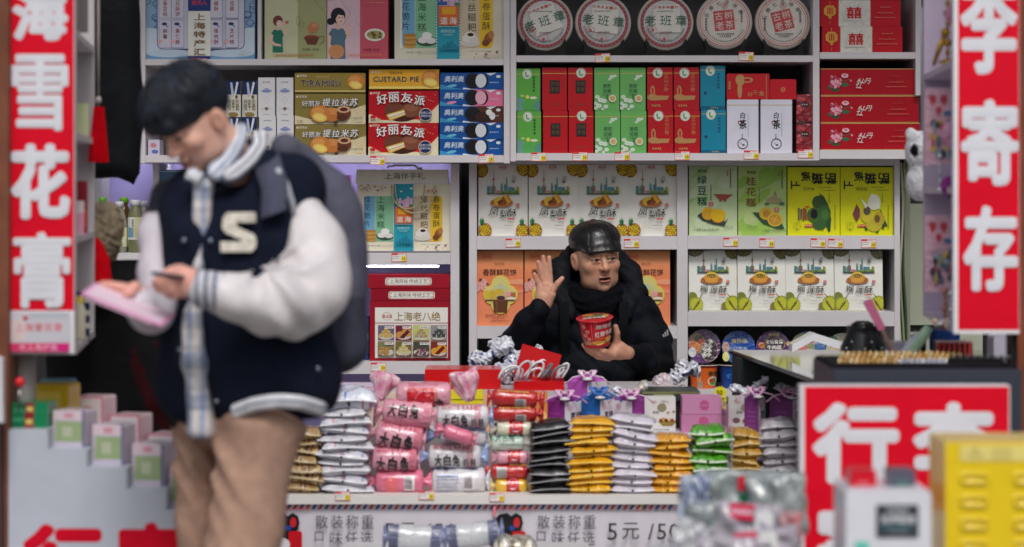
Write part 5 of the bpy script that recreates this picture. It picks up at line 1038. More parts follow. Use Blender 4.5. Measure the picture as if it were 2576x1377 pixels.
tag(m.build('candy_bag', None, (X(882, d), d, ZC + 205 * K * 7.72)), 'big puffed white sweet bag on top of the white stack', 'sweet bag', 'stacked white sweet bags')
stack('candy_bag', 'sweet bag', L_('%s black pouch with pale rim in the black stack'), 1336, 1440, 1243, 1070, 9, .14, c(16, 16, 18), c(170, 170, 176), 'stacked black pouches', 7, dot=False, tilt=-6, mat='plastic', jit=8)
stack('candy_bag', 'sweet bag', L_('%s yellow sweet bag in its stack beside the black pouches'), 1431, 1542, 1243, 1060, 11, .13, c(226, 162, 20), c(236, 196, 80), 'stacked yellow sweet bags', 9, spots=(.04, [c(240, 200, 90)]), jit=6)
stack('candy_bag', 'sweet bag', L_('%s white sweet bag in the leaning stack beside amber bags'), 1536, 1644, 1246, 1056, 10, .13, c(204, 198, 212), c(222, 218, 228), 'leaning white sweet bags', 11, tilt=10, jit=6)
stack('candy_bag', 'sweet bag', L_('%s amber sweet bag in the low stack left of green bags'), 1632, 1738, 1246, 1105, 8, .13, c(220, 150, 24), c(236, 186, 70), 'stacked amber sweet bags', 13, spots=(.04, [c(244, 210, 110)]))
stack('candy_bag', 'sweet bag', L_('%s green sweet bag in its stack behind the clear packs'), 1736, 1830, 1243, 1082, 7, .13, c(70, 150, 24), c(206, 220, 190), 'stacked green sweet bags', 15, spots=(.05, [c(140, 200, 60)]))
stack('candy_bag', 'sweet bag', L_('%s dull yellow sweet bag standing in for a reflection right of the green bags'), 1836, 1908, 1243, 1096, 7, .13, c(190, 142, 50), c(206, 176, 110), 'dull yellow sweet bags', 17, d=7.76)  # duplicate stack, modelled in place of the reflection in the divider
stack('candy_bag', 'sweet bag', L_('%s grey white sweet bag standing in for a reflection beside the red board'), 1912, 2004, 1243, 1072, 8, .13, c(170, 164, 172), c(190, 186, 194), 'grey white sweet bags', 19, d=7.76, tilt=-10)  # second duplicate stack for the mirrored bags
# clear pane for the mirrored divider; right hand stacks and boxes replace its reflection
m = M(); m.box(-.003, .003, -.16, .3, 0, .27, c(200, 210, 210), 'sheetglass'); 
MATS['sheetglass'].node_tree.nodes['Principled BSDF'].inputs['Alpha'].default_value = .25
tag(m.build('glass_divider', None, (X(1832, 7.75), 7.78, ZC)), 'upright clear pane right of the green sweet bags', 'glass pane')

# ---------------------------------------------------------------- twisted candy rolls
def roll(name, xa, xb, yt, yb, col, lab, grp, art=None, twl=24, twr=24, d=7.72, tcol=None, rot=0, seed=1, sq=.8, zb=None, mat='film', dy=0):
    s = K * d; w_, h = (xb - xa) * s, (yb - yt) * s; q = random.Random(seed); e = empty(name, (X((xa + xb) / 2, d), d + dy, Z((yt + yb) / 2, d)), lab, 'candy roll', grp, (0, R(rot), 0)); n = 26; m = M()
    def ringp(x, r1, r2, ph=0, wr=0): return [(x, r2 * math.cos(2 * math.pi * k / n) * (1 + wr * math.sin(k * 3 + ph)), r1 * math.sin(2 * math.pi * k / n) * (1 + wr * math.cos(k * 4 + ph))) for k in range(n)]
    r1, r2 = h / 2, h / 2 * sq * 1.25; xs = [(-.5, .35), (-.485, .8), (-.44, .97)] + [(-.44 + .88 * k / 8, 1 + .02 * math.sin(k * 2 + seed)) for k in range(1, 8)] + [(.44, .97), (.485, .8), (.5, .35)]
    V = []
    for a, b in xs: V += ringp(a * w_, r1 * b * (1 + .035 * math.sin(a * 13 + seed)), r2 * b, a * 9 + seed, .055)
    F = [(i * n + k, (i + 1) * n + k, (i + 1) * n + (k + 1) % n, i * n + (k + 1) % n) for i in range(len(xs) - 1) for k in range(n)] + [tuple(range(n)), tuple(range((len(xs) - 1) * n, len(xs) * n))[::-1]]
    m.mesh(V, F, col, mat, True); m.frame(0, 0, 0, 1, 1, xb - xa, yb - yt, True); m.clip = (3, 2, xb - xa - 3, yb - yt - 2)
    def mp(u, v, L): an = R(-80 + 160 * (1 - v / (yb - yt))); return ((u / (xb - xa) - .5) * w_, -(r2 * 1.05 + .0006 + L * .00015) * math.cos(an), (r1 * 1.05 + .0006 + L * .00015) * math.sin(an))
    m.mp = mp; m.am = mat
    if art: art(m, xb - xa, yb - yt)
    m.build('body', e)
    for sd, ln in ((-1, twl), (1, twr)):
        if not ln: continue
        L = ln * s; m = M(); V = []; ks = [(0, .34, .3), (.18, .2, .16), (.38, .42, .2), (.7, .74, .2), (1, .86, .16)]; nn = 32
        for t, a, b in ks:
            for k in range(nn):
                an = 2 * math.pi * k / nn; f = 1 + (.3 if t > .3 else .12) * math.sin(5 * an + seed + sd) + .16 * math.sin(11 * an + seed + 3 * t)
                V.append((sd * (w_ / 2 * .97 + L * t + (.08 * L * math.sin(3 * an + seed) if t > .6 else 0)), r1 * b * 1.2 * f * math.cos(an), r1 * a * 1.1 * f * math.sin(an) + (.12 * L * math.sin(seed) * t)))
        F = [(i * nn + k, i * nn + (k + 1) % nn, (i + 1) * nn + (k + 1) % nn, (i + 1) * nn + k) for i in range(len(ks) - 1) for k in range(nn)]; F.append(tuple(range(4 * nn, 5 * nn)))
        tc_ = tcol or col; m.mesh(V, F, lambda i: (tc_ if q.random() > .25 else tuple(min(1, v * 1.15) for v in tc_)), mat, True); m.build('twisted_end', e)
    return e
PK = c(226, 160, 178); PKD = c(226, 120, 150); WHT = c(222, 220, 226)
def lines3(m, x, h): [m.rect(x + k * 4, 2, x + k * 4 + 1.6, h - 2, c(220, 90, 120)) for k in range(4)]
def a_rabp(m, W, H): m.rect(W * .82, 0, W * .98, H, PK); lines3(m, W * .84, H); m.rect(8, H * .62, W * .8, H - 2, c(230, 140, 165)); [m.gl(ch, 14 + k * W * .22, H * .22, 14 + k * W * .22 + W * .18, H * .58, INK, .03, rot=6) for k, ch in enumerate('大白兔')]
def a_rabw(m, W, H):
    m.txt('WHITE RABBIT', 12, H * .06, H * .24, c(220, 90, 100), .02); m.rect(4, 0, W - 4, 4, c(200, 60, 80)); lines3(m, W * .74, H)
    [m.gl(ch, 16 + k * W * .17, H * .42, 16 + k * W * .17 + W * .14, H * .76, INK, .03) for k, ch in enumerate('大白兔')]; [m.gl(ch, W * .66 + k * W * .14, H * .52, W * .66 + k * W * .14 + W * .11, H * .76, c(60, 60, 66), .02) for k, ch in enumerate('奶糖')]
    m.rect(8, H * .86, W - 8, H - 2, c(60, 100, 180))
def a_rabpt(m, W, H):
    m.txt('WHITE RABBIT', 10, H * .1, H * .24, c(216, 90, 120), .02); m.rect(4, 0, W * .9, 4, c(206, 40, 60)); lines3(m, W * .84, H); [m.gl(ch, 12 + k * W * .26, H * .42, 12 + k * W * .26 + W * .2, H * .84, INK, .035, rot=8) for k, ch in enumerate('大白兔')]
def bars(m, x, y, w_, h, seed=1): m.rect(x - 1, y - 1, x + w_ + 1, y + h + 1, c(232, 228, 228)); q = random.Random(seed); a = x; 
def a_bar(m, W, H):
    m.rect(W * .22, H * .36, W * .46, H * .8, c(230, 110, 120)); m.rect(W * .6, H * .3, W * .82, H * .72, c(234, 226, 230)); [m.rect(W * .61 + k * 2.2, H * .32, W * .61 + k * 2.2 + 1.1, H * .66, INK) for k in range(9)]
def a_bar2(m, W, H):
    m.rect(W * .1, H * .3, W * .5, H * .36, c(120, 140, 190)); [m.micro(W * .1, H * (.42 + k * .1), W * .4, 12, 2, c(120, 140, 190), k) for k in range(4)]; m.rect(W * .6, H * .3, W * .82, H * .72, c(234, 226, 230)); [m.rect(W * .61 + k * 2.2, H * .32, W * .61 + k * 2.2 + 1.1, H * .66, INK) for k in range(9)]; m.txt('奶 糖', W * .1, 2, 12, c(60, 60, 70), .02)
def a_big(m, W, H): lines3(m, W * .24, H); m.txt('WHITE RABBIT', 46, 3, 9, c(220, 110, 130), .02); m.rect(28, 18, 96, H - 1, c(206, 20, 40)); m.ell(70, 40, 22, 17, c(222, 222, 232)); m.ell(102, 48, 18, 12, c(30, 30, 36)); m.rect(96, 20, 104, 40, c(200, 120, 110))
gp = 'pink candy rolls on the counter'; gw = 'white candy rolls on the counter'
roll('candy_roll', 945, 1066, 1180, 1243, PKD, 'pink candy roll at the bottom of the pink pile, bar code forward', gp, a_bar, 34, 34, seed=2)
roll('candy_roll', 936, 1050, 1124, 1184, PK, 'pink candy roll with large black lettering, second from the bottom', gp, a_rabpt, 8, 8, seed=3, d=7.71)
roll('candy_roll', 945, 1064, 1063, 1131, PK, 'pink candy roll slanting down to the right in mid pile', gp, a_rabpt, 42, 10, rot=9, seed=4)
roll('candy_roll', 962, 1088, 1008, 1071, PK, 'pink candy roll just below the top one, black lettering', gp, a_rabp, 22, 16, rot=5, seed=5)
roll('candy_roll', 997, 1135, 962, 1022, PK, 'pink candy roll on top of the pile with a red panel', gp, a_big, 0, 0, seed=6, d=7.74)
# its fanned ends stand up
for (px, py, lab, sd, sc_) in ((962, 972, 0, -1, 1), (1174, 972, 0, 1, 1.1)):
    d = 7.76
    def tw(P): q = P * np.array([1 / sc_, 1, 1 / sc_]); h_ = q[:, 2] + .04; r_ = .016 + .42 * np.clip(h_, 0, .06); an = np.arctan2(q[:, 1], q[:, 0]); D = np.sqrt(q[:, 0] ** 2 + (q[:, 1] * 1.5) ** 2) - r_ * (1 + .16 * np.sin(5 * an + px) + .1 * np.sin(9 * an + 60 * q[:, 2])); D = smax(D, np.abs(q[:, 2]) - .042 - .006 * np.sin(4 * an), .012); return D + wob(q, 120, .003, int(px))
    def tcx(V): n_ = np.sin(V @ np.array([150, 60, 40]) + px) + np.sin(V @ np.array([-60, 90, 130])); C = np.tile(np.array(c(228, 168, 188)), (len(V), 1)); C[n_ > .8] = c(240, 206, 216); C[n_ < -1.0] = c(222, 140, 168); return C
    par = [o for o in scn.objects if o.get('label', '').startswith('pink candy roll on top')][0]
    o = body(tw, (-.07, -.05, -.06), (.07, .05, .06), .004, 'twisted_end', 'film', tcx, par); o.location = Vector((X(px, d), d, Z(py, d))) - par.location; o.rotation_euler = (0, R(-12 * sd), 0)
roll('candy_roll', 1086, 1222, 1175, 1243, WHT, 'white candy roll at the bottom with bar code and blue print', gw, a_bar2, 0, 12, seed=7, tcol=c(206, 212, 230))
roll('candy_roll', 1078, 1210, 1118, 1178, WHT, 'white candy roll with black lettering and blue ends, mid pile', gw, a_rabw, 44, 18, seed=8, tcol=c(150, 172, 220))
roll('candy_roll', 1108, 1224, 1068, 1122, WHT, 'white candy roll third from the bottom with blue twisted ends', gw, a_bar2, 74, 26, seed=9, tcol=c(140, 164, 216), d=7.74)
roll('candy_roll', 1098, 1230, 1018, 1078, WHT, 'white candy roll on top of the white pile with red writing', gw, a_rabw, 0, 14, seed=10, tcol=c(150, 172, 220), d=7.72)
roll('candy_roll', 1115, 1190, 1076, 1112, PKD, 'short pink twisted wrapper lying across the white rolls', gp, None, 20, 10, seed=11, d=7.66, rot=18)
def a_lab(colr, txt_='大白兔'):
    def f(m, W, H): m.rect(W * .35, 1, W * .75, H * .7, c(206, 24, 40)); m.ell(W * .55, H * .36, W * .14, H * .26, c(226, 226, 234)); m.ell(W * .44, H * .3, W * .06, H * .2, c(30, 30, 36)); m.txt(txt_, W * .3, H * .64, H * .36, INK, .03)
    return f
def a_mint(m, W, H): m.rect(3, H * .1, W * .9, H * .3, c(170, 206, 190)); m.txt('大白兔', 10, H * .02, H * .4, INK, .03, sp=1.1); m.micro(20, H * .5, 60, 10, 2.5, c(120, 130, 120))
def a_redb(m, W, H): m.rect(W * .15, H * .25, W * .42, H * .8, c(226, 220, 220)); [m.rect(W * .16 + k * 2.4, H * .28, W * .16 + k * 2.4 + 1.2, H * .75, INK) for k in range(10)]; m.micro(W * .5, 4, 50, 8, 4, c(220, 160, 80), 3)
def a_redt(m, W, H): m.micro(16, 5, 80, 10, 5, c(222, 170, 90), 3); m.rect(W * .52, H * .5, W * .75, H * .95, c(206, 200, 200)); [m.rect(W * .53 + k * 2.4, H * .53, W * .53 + k * 2.4 + 1.2, H * .9, INK) for k in range(9)]
gr = 'small candy rolls in the mixed column'
roll('candy_roll', 1246, 1326, 1203, 1243, c(232, 186, 60), 'yellow candy roll at the bottom of the mixed column', gr, a_lab(0), 16, 18, seed=12, tcol=c(214, 190, 120))
roll('candy_roll', 1236, 1328, 1168, 1205, c(196, 40, 44), 'red candy roll with bar code, second from the bottom of the column', gr, a_redb, 16, 22, seed=13)
roll('candy_roll', 1250, 1328, 1133, 1169, PK, 'pink candy roll in the mixed column above the bar coded red one', gr, a_lab(0), 14, 12, seed=14)
roll('candy_roll', 1236, 1318, 1096, 1134, c(206, 222, 206), 'mint green candy roll in the mixed column', gr, a_mint, 10, 22, seed=15, tcol=c(190, 190, 180))
roll('candy_roll', 1250, 1338, 1060, 1098, c(222, 222, 196), 'cream candy roll under the two red rolls', gr, a_lab(0), 20, 16, seed=16, tcol=c(190, 180, 160))
roll('candy_roll', 1240, 1350, 1022, 1061, c(190, 34, 40), 'red candy roll second from the top of the mixed column', gr, a_redt, 14, 18, seed=17)
roll('candy_roll', 1236, 1352, 981, 1023, c(196, 36, 42), 'red candy roll on top of the mixed column', gr, a_redt, 12, 18, seed=18, rot=3)
# ---------------------------------------------------------------- small boxes behind
def cbox(name, lab, cat, x0, y0, x1, y1, d, col, art=None, dep=.08, zb=None, grp=None, mat='card', rz=0):
    return pack(name, lab, cat, x0, y0, x1, y1, d, dep, col, art, x1 - x0, y1 - y0, grp, mat, rz=rz, zb=zb)
def tent(px0, px1, yroof, ywall, ybot, d, colA, colB, bow, lab, split=.55, zb=None, swap=False):
    s = K * d; w_ = (px1 - px0) * s; hw = (ybot - ywall) * s; hr = (ywall - yroof) * s; e = empty('house_box', (X((px0 + px1) / 2, d), d, Z(ybot, d) if zb is None else zb), lab, 'gift box', 'little house shaped gift boxes with bows', (0, 0, R(0))); m = M(); a = -w_ / 2; b = w_ / 2; sx = a + w_ * split
    cA, cB = (colB, colA) if swap else (colA, colB)
    # two visible walls meeting at a corner
    V = [(a, .05, 0), (sx, 0, 0), (b, .06, 0), (a, .05, hw), (sx, 0, hw), (b, .06, hw), (sx, .13, 0), (sx, .13, hw), (sx * .3, .06, hw + hr)]
    m.mesh(V, [(0, 1, 4, 3)], cA, 'card', False); m.mesh(V, [(1, 2, 5, 4)], cB, 'card', False); m.mesh(V, [(2, 6, 7, 5), (6, 0, 3, 7), (0, 6, 2, 1)], colA, 'card', False)
    m.am = 'card'; m.clip = None
    ua = Vector((sx - a, -.05, 0)); ub = Vector((b - sx, .06, 0))
    def on(base, u_, nrm): return lambda u, v, L: tuple(Vector(base) + u_ * (u / 50) + Vector((0, 0, hw * (1 - v / 60))) + nrm * (L * .0002))
    m.L = 1; m.mp = on((a, .05, 0), ua, Vector((-.3, -1, 0)))
    tA = (lambda: [m.micro(12, 22 + k * 8, 26, 6, 2, tuple(v * 1.8 + .05 for v in colA), k) for k in range(4)]); tB = (lambda: (m.ell(14, 12, 7, 6, c(214, 170, 190)), m.txt('喜糖', 14, 20, 15, c(80, 70, 80), .02), m.micro(8, 36, 34, 6, 2.4, c(120, 100, 120), 3), m.ell(38, 52, 5, 5, c(120, 140, 80)), m.ell(22, 54, 7, 4, c(110, 100, 110))))
    (tB if swap else tA)(); m.mp = on((sx, 0, 0), ub, Vector((.2, -1, 0))); (tA if swap else tB)(); m.build('carton', e)
    m = M(); lt = tuple(min(.8, v * 1.4 + .05) for v in colA); m.mesh([V[3], V[4], V[5], V[7], V[8]], [(0, 1, 4), (1, 2, 4), (2, 3, 4), (3, 0, 4)], colA, 'card', False); ro = m.build('roof', e)
    m = M(); m.lathe([(0, 0), (.017, .004), (.017, .008), (0, .012)], 14, c(226, 222, 226), 'card', sx * .9, -.004, hw + .004); m.build('sticker', ro)
    m = M()
    for sg in (-1, 1):
        for j in (0, 1):
            pts = [(sx * .3 + sg * (.020 + j * .010) * math.sin(t * math.pi) * (1 if t < .5 else .9), .03 - .03 * t, hw + hr - .006 + .012 * math.sin(2 * math.pi * t * (.9 - .2 * j)) + .004 ) for t in np.linspace(0, 1, 12)]
            m.tube(pts, [.0015 + .003 * math.sin(math.pi * k / 11) for k in range(12)], bow, 'gloss', 6)
        m.tube([(sx * .3, .02, hw + hr), (sx * .3 + sg * .05, .0, hw + hr * .6), (sx * .3 + sg * .075, .0, hw * .96)], .0028, bow, 'gloss', 6)
    m.lathe([(0, 0), (.009, .003), (.009, .009), (0, .012)], 10, bow, 'gloss', sx * .3, .02, hw + hr - .004); m.build('bow', e); return e
PUR = c(150, 56, 150); BLU = c(30, 96, 170); LW = c(222, 216, 222); BOWP = c(226, 180, 214)
d = 8.0
tent(1372, 1470, 992, 1012, 1092, d, c(136, 50, 140), LW, BOWP, 'purple house shaped box with pink bow behind the black pouches', .5)
tent(1464, 1548, 984, 1008, 1092, d - .01, BLU, LW, c(60, 120, 200), 'blue house shaped box with blue bow', .55)
tent(1545, 1626, 990, 1010, 1092, d, PUR, LW, BOWP, 'purple house shaped box with its speckled side forward', .55, swap=True)
tent(1428, 1528, 942, 962, 1092, d + .12, c(190, 90, 190), LW, c(232, 200, 224), 'purple house shaped box raised behind the others, in front of the man', .5)
tent(1876, 1930, 984, 1006, 1092, d, c(130, 60, 130), LW, BOWP, 'purple house shaped box standing in for a reflection behind dull yellow bags', .6)  # this box and the next duplicate ones mirrored in the divider
tent(1940, 2022, 988, 1008, 1092, d, c(120, 60, 120), LW, BOWP, 'purple house shaped box standing in for a reflection behind grey white bags', .66)
def a_choc(m): logo(m, 24, 12, c(206, 120, 130), .7); m.ell(44, 26, 12, 11, c(150, 140, 110)); m.txt('巧克力', 40, 8, 7, c(120, 110, 110)); m.txt('喜糖', 20, 34, 8, c(80, 70, 70)); m.ell(20, 58, 10, 7, c(120, 80, 90)); m.poly([(34, 60), (84, 58), (70, 72), (46, 72)], c(150, 130, 60)); [m.ell(42 + k * 7, 58 - (k % 2) * 3, 5, 4.5, c(*[(110, 60, 40), (214, 150, 60), (60, 36, 30), (226, 200, 160), (150, 60, 40)][k])) for k in range(5)]; m.ell(60, 38, 4, 3, c(190, 150, 90)); m.ell(74, 36, 3, 3, c(160, 120, 90)); m.micro(24, 80, 40, 8, 2, c(110, 110, 120))
cbox('chocolate_box', 'white chocolate box with round brown picture, above its twin', 'chocolate box', 1621, 1000, 1700, 1091, 8.05, c(226, 224, 222), a_choc, grp='white chocolate boxes')
cbox('chocolate_box', 'white chocolate box standing in for a reflection behind the glass pane', 'chocolate box', 1832, 1000, 1876, 1091, 8.05, c(200, 198, 196), a_choc, grp='white chocolate boxes')  # duplicate box for the mirror image in the divider
cbox('candle_box', 'pink carton with round emblem on top of its twin', 'carton', 1716, 1012, 1816, 1056, 8.0, c(206, 140, 180), lambda m: (m.ell(56, 22, 13, 13, c(190, 90, 140)), m.micro(38, 21, 36, 9, 2, c(220, 170, 200))), grp='pink cartons with round emblem', dep=.1, zb=Z(1092, 7.95) + 46 * K * 8)
cbox('candle_box', 'pink carton with round emblem, lower of two behind the green bags', 'carton', 1714, 1050, 1816, 1095, 8.0, c(200, 130, 172), lambda m: m.ell(56, 18, 13, 13, c(190, 90, 140)), grp='pink cartons with round emblem', dep=.1, zb=R1)
cbox('tea_chest', 'dark green and gold flat box lying behind the small boxes', 'gift box', 1614, 982, 1762, 1004, 8.12, c(50, 62, 56), lambda m: (m.rect(0, 0, 148, 5, c(120, 120, 80)), m.rect(30, 6, 80, 12, c(140, 140, 100)), m.rect(104, 6, 140, 12, c(170, 150, 90))), dep=.22, zb=R1 + .095)
cbox('tea_chest', 'plain dark carton under the green and gold box', 'carton', 1622, 1004, 1758, 1092, 8.14, c(60, 50, 44), None, dep=.2, zb=R1)
cbox('snack_carton', 'orange carton edge behind the mixed candy rolls', 'carton', 1346, 990, 1378, 1092, 8.0, c(226, 140, 70), lambda m: m.ell(18, 60, 12, 16, c(240, 200, 120)), dep=.08)
cbox('snack_carton', 'yellow carton under the pink twisted ends', 'carton', 1124, 985, 1216, 1092, 8.0, c(236, 220, 40), lambda m: (m.rect(0, 20, 92, 22, INK), m.rect(10, 34, 40, 50, c(60, 60, 70))), dep=.08)
cbox('snack_carton', 'pale orange carton between yellow carton and red rolls', 'carton', 1212, 996, 1240, 1092, 8.02, c(226, 180, 150), None, dep=.08)
cbox('snack_carton', 'lilac and white carton behind the white sweet bags', 'carton', 838, 968, 950, 1092, 8.02, c(216, 200, 222), lambda m: (m.rect(0, 6, 112, 8, c(206, 90, 110)), m.rect(0, 12, 112, 14, c(200, 150, 170)), m.micro(10, 2, 60, 8, 3, c(130, 150, 200))), dep=.1)
cbox('snack_carton', 'cream carton between the lilac carton and pink roll end', 'carton', 930, 990, 996, 1092, 7.98, c(226, 206, 190), None, dep=.08)
# red boxes & ribbons on the back riser
cbox('gift_box', 'plain red box with yellow cord behind the pink roll ends', 'gift box', 1068, 931, 1260, 981, 8.3, c(206, 18, 24), lambda m: None, dep=.2, mat='gloss', zb=R2)
m = M(); d = 8.27; m.tube([(X(1132 + 40 * t, d), d - .02, Z(968 - 24 * math.sin(t * 2.2), d)) for t in np.linspace(0, 1, 12)], .004, c(226, 170, 60), 'cloth'); m.tube([(X(1150 + 40 * t, d), d - .03, Z(956 + 40 * t * t, d)) for t in np.linspace(0, 1, 10)], .003, c(226, 170, 60), 'cloth')
par = [o for o in scn.objects if o.get('label', '').startswith('plain red box')][0]; o = m.build('cord', par); o.location = -Vector(par.location)
o = cbox('gift_box', 'open red box with white ribbons in front of the man', 'gift box', 1292, 967, 1420, 990, 8.25, c(206, 18, 24), None, dep=.22, mat='gloss', zb=R2); zz = 23 * K * 8.25
m = M(); m.box(-.09, .05, 0, .004, 0, .11, c(200, 16, 24), 'card'); q_ = m.build('flap', o, (.0, .05, zz - .005), (R(-4), R(16), 0))
m = M(); q = random.Random(12)
for k in range(12):
    x, y, z = q.uniform(-.08, .08), q.uniform(-.02, .05), zz + .01; a = q.uniform(0, 3); hh_ = q.uniform(.5, 1.1); pts = [(x + .045 * t * math.cos(a) + .02 * math.sin(5 * t), y + .02 * math.sin(a + t), z + .055 * math.sin(math.pi * t) * hh_) for t in np.linspace(0, 1, 14)]; m.tube(pts, .0045, c(*q.choice([(226, 224, 228), (200, 200, 206), (120, 120, 126)])), 'gloss', 6)
m.build('ribbon', o)
# crumpled foil packs
def foil(px, py, r, lab, cols, seed, d=8.45, rz=.75, ry=1, zb=None):
    s = K * d; rr_ = r * s; q = random.Random(seed)
    def f(P):
        D = fell(P, (0, 0, 0), (rr_, rr_ * rz, rr_ * .8 * ry)); D = smin(D, fcap(P, (rr_ * .7, -.01, rr_ * .3 * q_s), (rr_ * 1.5, 0, rr_ * .75 * q_s), .006, .028), .02)
        return D + wob(P, 110, .005, seed) + .004 * np.abs(np.sin(P[:, 0] * 120 + 3 * np.sin(P[:, 2] * 70))) + wob(P, 260, .002, seed + 1)
    q_s = 1 if seed % 2 else -1
    def col(V):
        n_ = np.sin(V @ np.array([90, 60, 160]) + seed + 2.5 * np.sin(V @ np.array([70, -20, 30]))) + .8 * np.sin(V @ np.array([-150, 30, 60]) + 2 * np.sin(V @ np.array([20, 60, 90]))); C = np.tile(np.array(cols[0]), (len(V), 1)); C[n_ > 1.15] = cols[1]; C[n_ < -1.35] = cols[2]; return C
    o = body(f, (-rr_ * 1.7, -rr_ * 1.2, -rr_ * 1.3), (rr_ * 1.9, rr_ * 1.2, rr_ * 1.5), rr_ / 14, 'foil_pack', 'film', col, None, (X(px, d), d, Z(py, d))); tag(o, lab, 'sweet bag', 'crumpled foil packs beside the man')
SV, BF, GF = c(206, 208, 220), c(50, 84, 160), c(110, 112, 124)
for i, (px, py, r, cs) in enumerate(((1208, 905, 30, (SV, BF, GF)), (1262, 870, 34, (SV, c(214, 216, 224), GF)), (1300, 916, 36, (SV, BF, GF)), (1352, 910, 30, (SV, BF, c(60, 60, 70))), (1262, 940, 34, (SV, c(190, 190, 205), BF)), (1240, 965, 30, (c(110, 70, 100), c(150, 110, 140), c(70, 40, 60))), (1320, 955, 32, (c(120, 76, 106), c(170, 120, 150), c(70, 40, 60))), (1668, 962, 30, (c(206, 190, 194), SV, c(150, 120, 124))), (1706, 945, 26, (SV, c(50, 60, 90), GF)), (1720, 920, 22, (SV, c(206, 180, 186), GF)))):
    foil(px, py, r, ['silver and blue foil pack at the far left of the shopkeeper', 'large silver foil pack against the shelf edge, left of his elbow', 'silver and blue foil pack under his left elbow in the photo', 'dark specked foil pack between his elbow and the red box', 'grey foil pack low behind the red box', 'dark violet foil pack just above the red box', 'violet foil pack behind the open red box', 'crumpled pinkish foil pack right of his coat', 'silver and navy foil pack near the right post', 'small foil pack propped on the right post'][i], cs, i + 3, 8.75 if py < 930 else 8.5)
for i, (px, py, r, cs) in enumerate(((1552, 985, 20, (SV, c(230, 230, 236), GF)), (1590, 988, 20, (c(190, 184, 170), SV, GF)), (1850, 975, 18, (SV, GF, c(220, 220, 226))), (1905, 968, 14, (SV, GF, c(220, 220, 226))), (1965, 975, 18, (SV, c(210, 150, 160), GF)))):
    foil(px, py, r, ['clear crinkled wrap behind the blue house shaped box', 'crinkled wrap left of the dark green flat box', 'crinkled wrap behind the white box at the right', 'small wrap standing above the purple boxes', 'crinkled wrap above the rightmost purple box'][i], cs, i + 20, 8.2)
# yellow star price cards
for i, (px, py) in enumerate(((1812, 988), (1828, 1016))):
    m = M(); d = 8.18; P = [((.017 if k % 2 else .024) * math.cos(2 * math.pi * k / 28), (.017 if k % 2 else .024) * math.sin(2 * math.pi * k / 28)) for k in range(28)]; m.prism(P, 0, .001, c(236, 226, 20), 'card'); m.frame(-.024, -.0002, .024, .048, .048, 30, 30, False); m.txt('30', 6, 8, 14, c(30, 30, 20), .03)
    m.box(-.003, .003, .0012, .003, -.19, .0, c(60, 60, 66), 'plastic'); tag(m.build('price_card', None, (X(px, d), d + i * .006, Z(py, d))), ['yellow star price card, upper of two by the noodle cups', 'yellow star price card, lower of two by the noodle cups'][i], 'price card', 'yellow star price cards')
# low table in front and its packs
TZ = Z(1392, 7.25); e = empty('low_table', (X(1150, 7.25), 7.1, 0), 'low white stand in front of the counter under the checked packs', 'table'); m = M(); m.box(-.35, .4, 0, .38, TZ - .02, TZ, c(210, 208, 212), 'paint'); m.build('table_top', e)
for a in (-.33, .36):
    for b in (.02, .34): m = M(); m.box(a, a + .02, b, b + .02, 0, TZ - .021, c(150, 150, 156), 'metal'); m.build('leg', e)
def a_chk(m, W, H):
    for xx in (0, W * .8):
        w_ = W * .2; m.rect(xx, 0, xx + w_, H, c(206, 210, 226))
        for k in range(7): m.rect(xx + k * w_ / 7, 0, xx + k * w_ / 7 + w_ / 14, H, c(60, 66, 110))
        for k in range(12): m.rect(xx, k * H / 12, xx + w_, k * H / 12 + H / 24, c(90, 96, 140))
for i, (xa, xb, yt, yb, rt) in enumerate(((976, 1112, 1322, 1384, 3), (1124, 1256, 1316, 1376, -6))): roll('candy_roll', xa, xb, yt, yb, c(206, 210, 214), ['blue checked white sweet pack, left of two under the price', 'blue checked white sweet pack, right of two under the price'][i], 'blue checked sweet packs', a_chk, 14, 14, d=7.25, seed=30 + i, rot=rt, tcol=c(130, 138, 180), sq=.7)
m = M(); d = 7.22; s = K * d; bag_mesh(m, 116 * s, .12, 48 * s, c(176, 172, 160), 77, None, 'foil', spots=(.3, [c(120, 110, 90), c(206, 204, 200)])); tag(m.build('candy_bag', None, (X(1295, d), d, TZ - .004)), 'shiny bronze silver pack beside the blue checked packs', 'sweet bag')
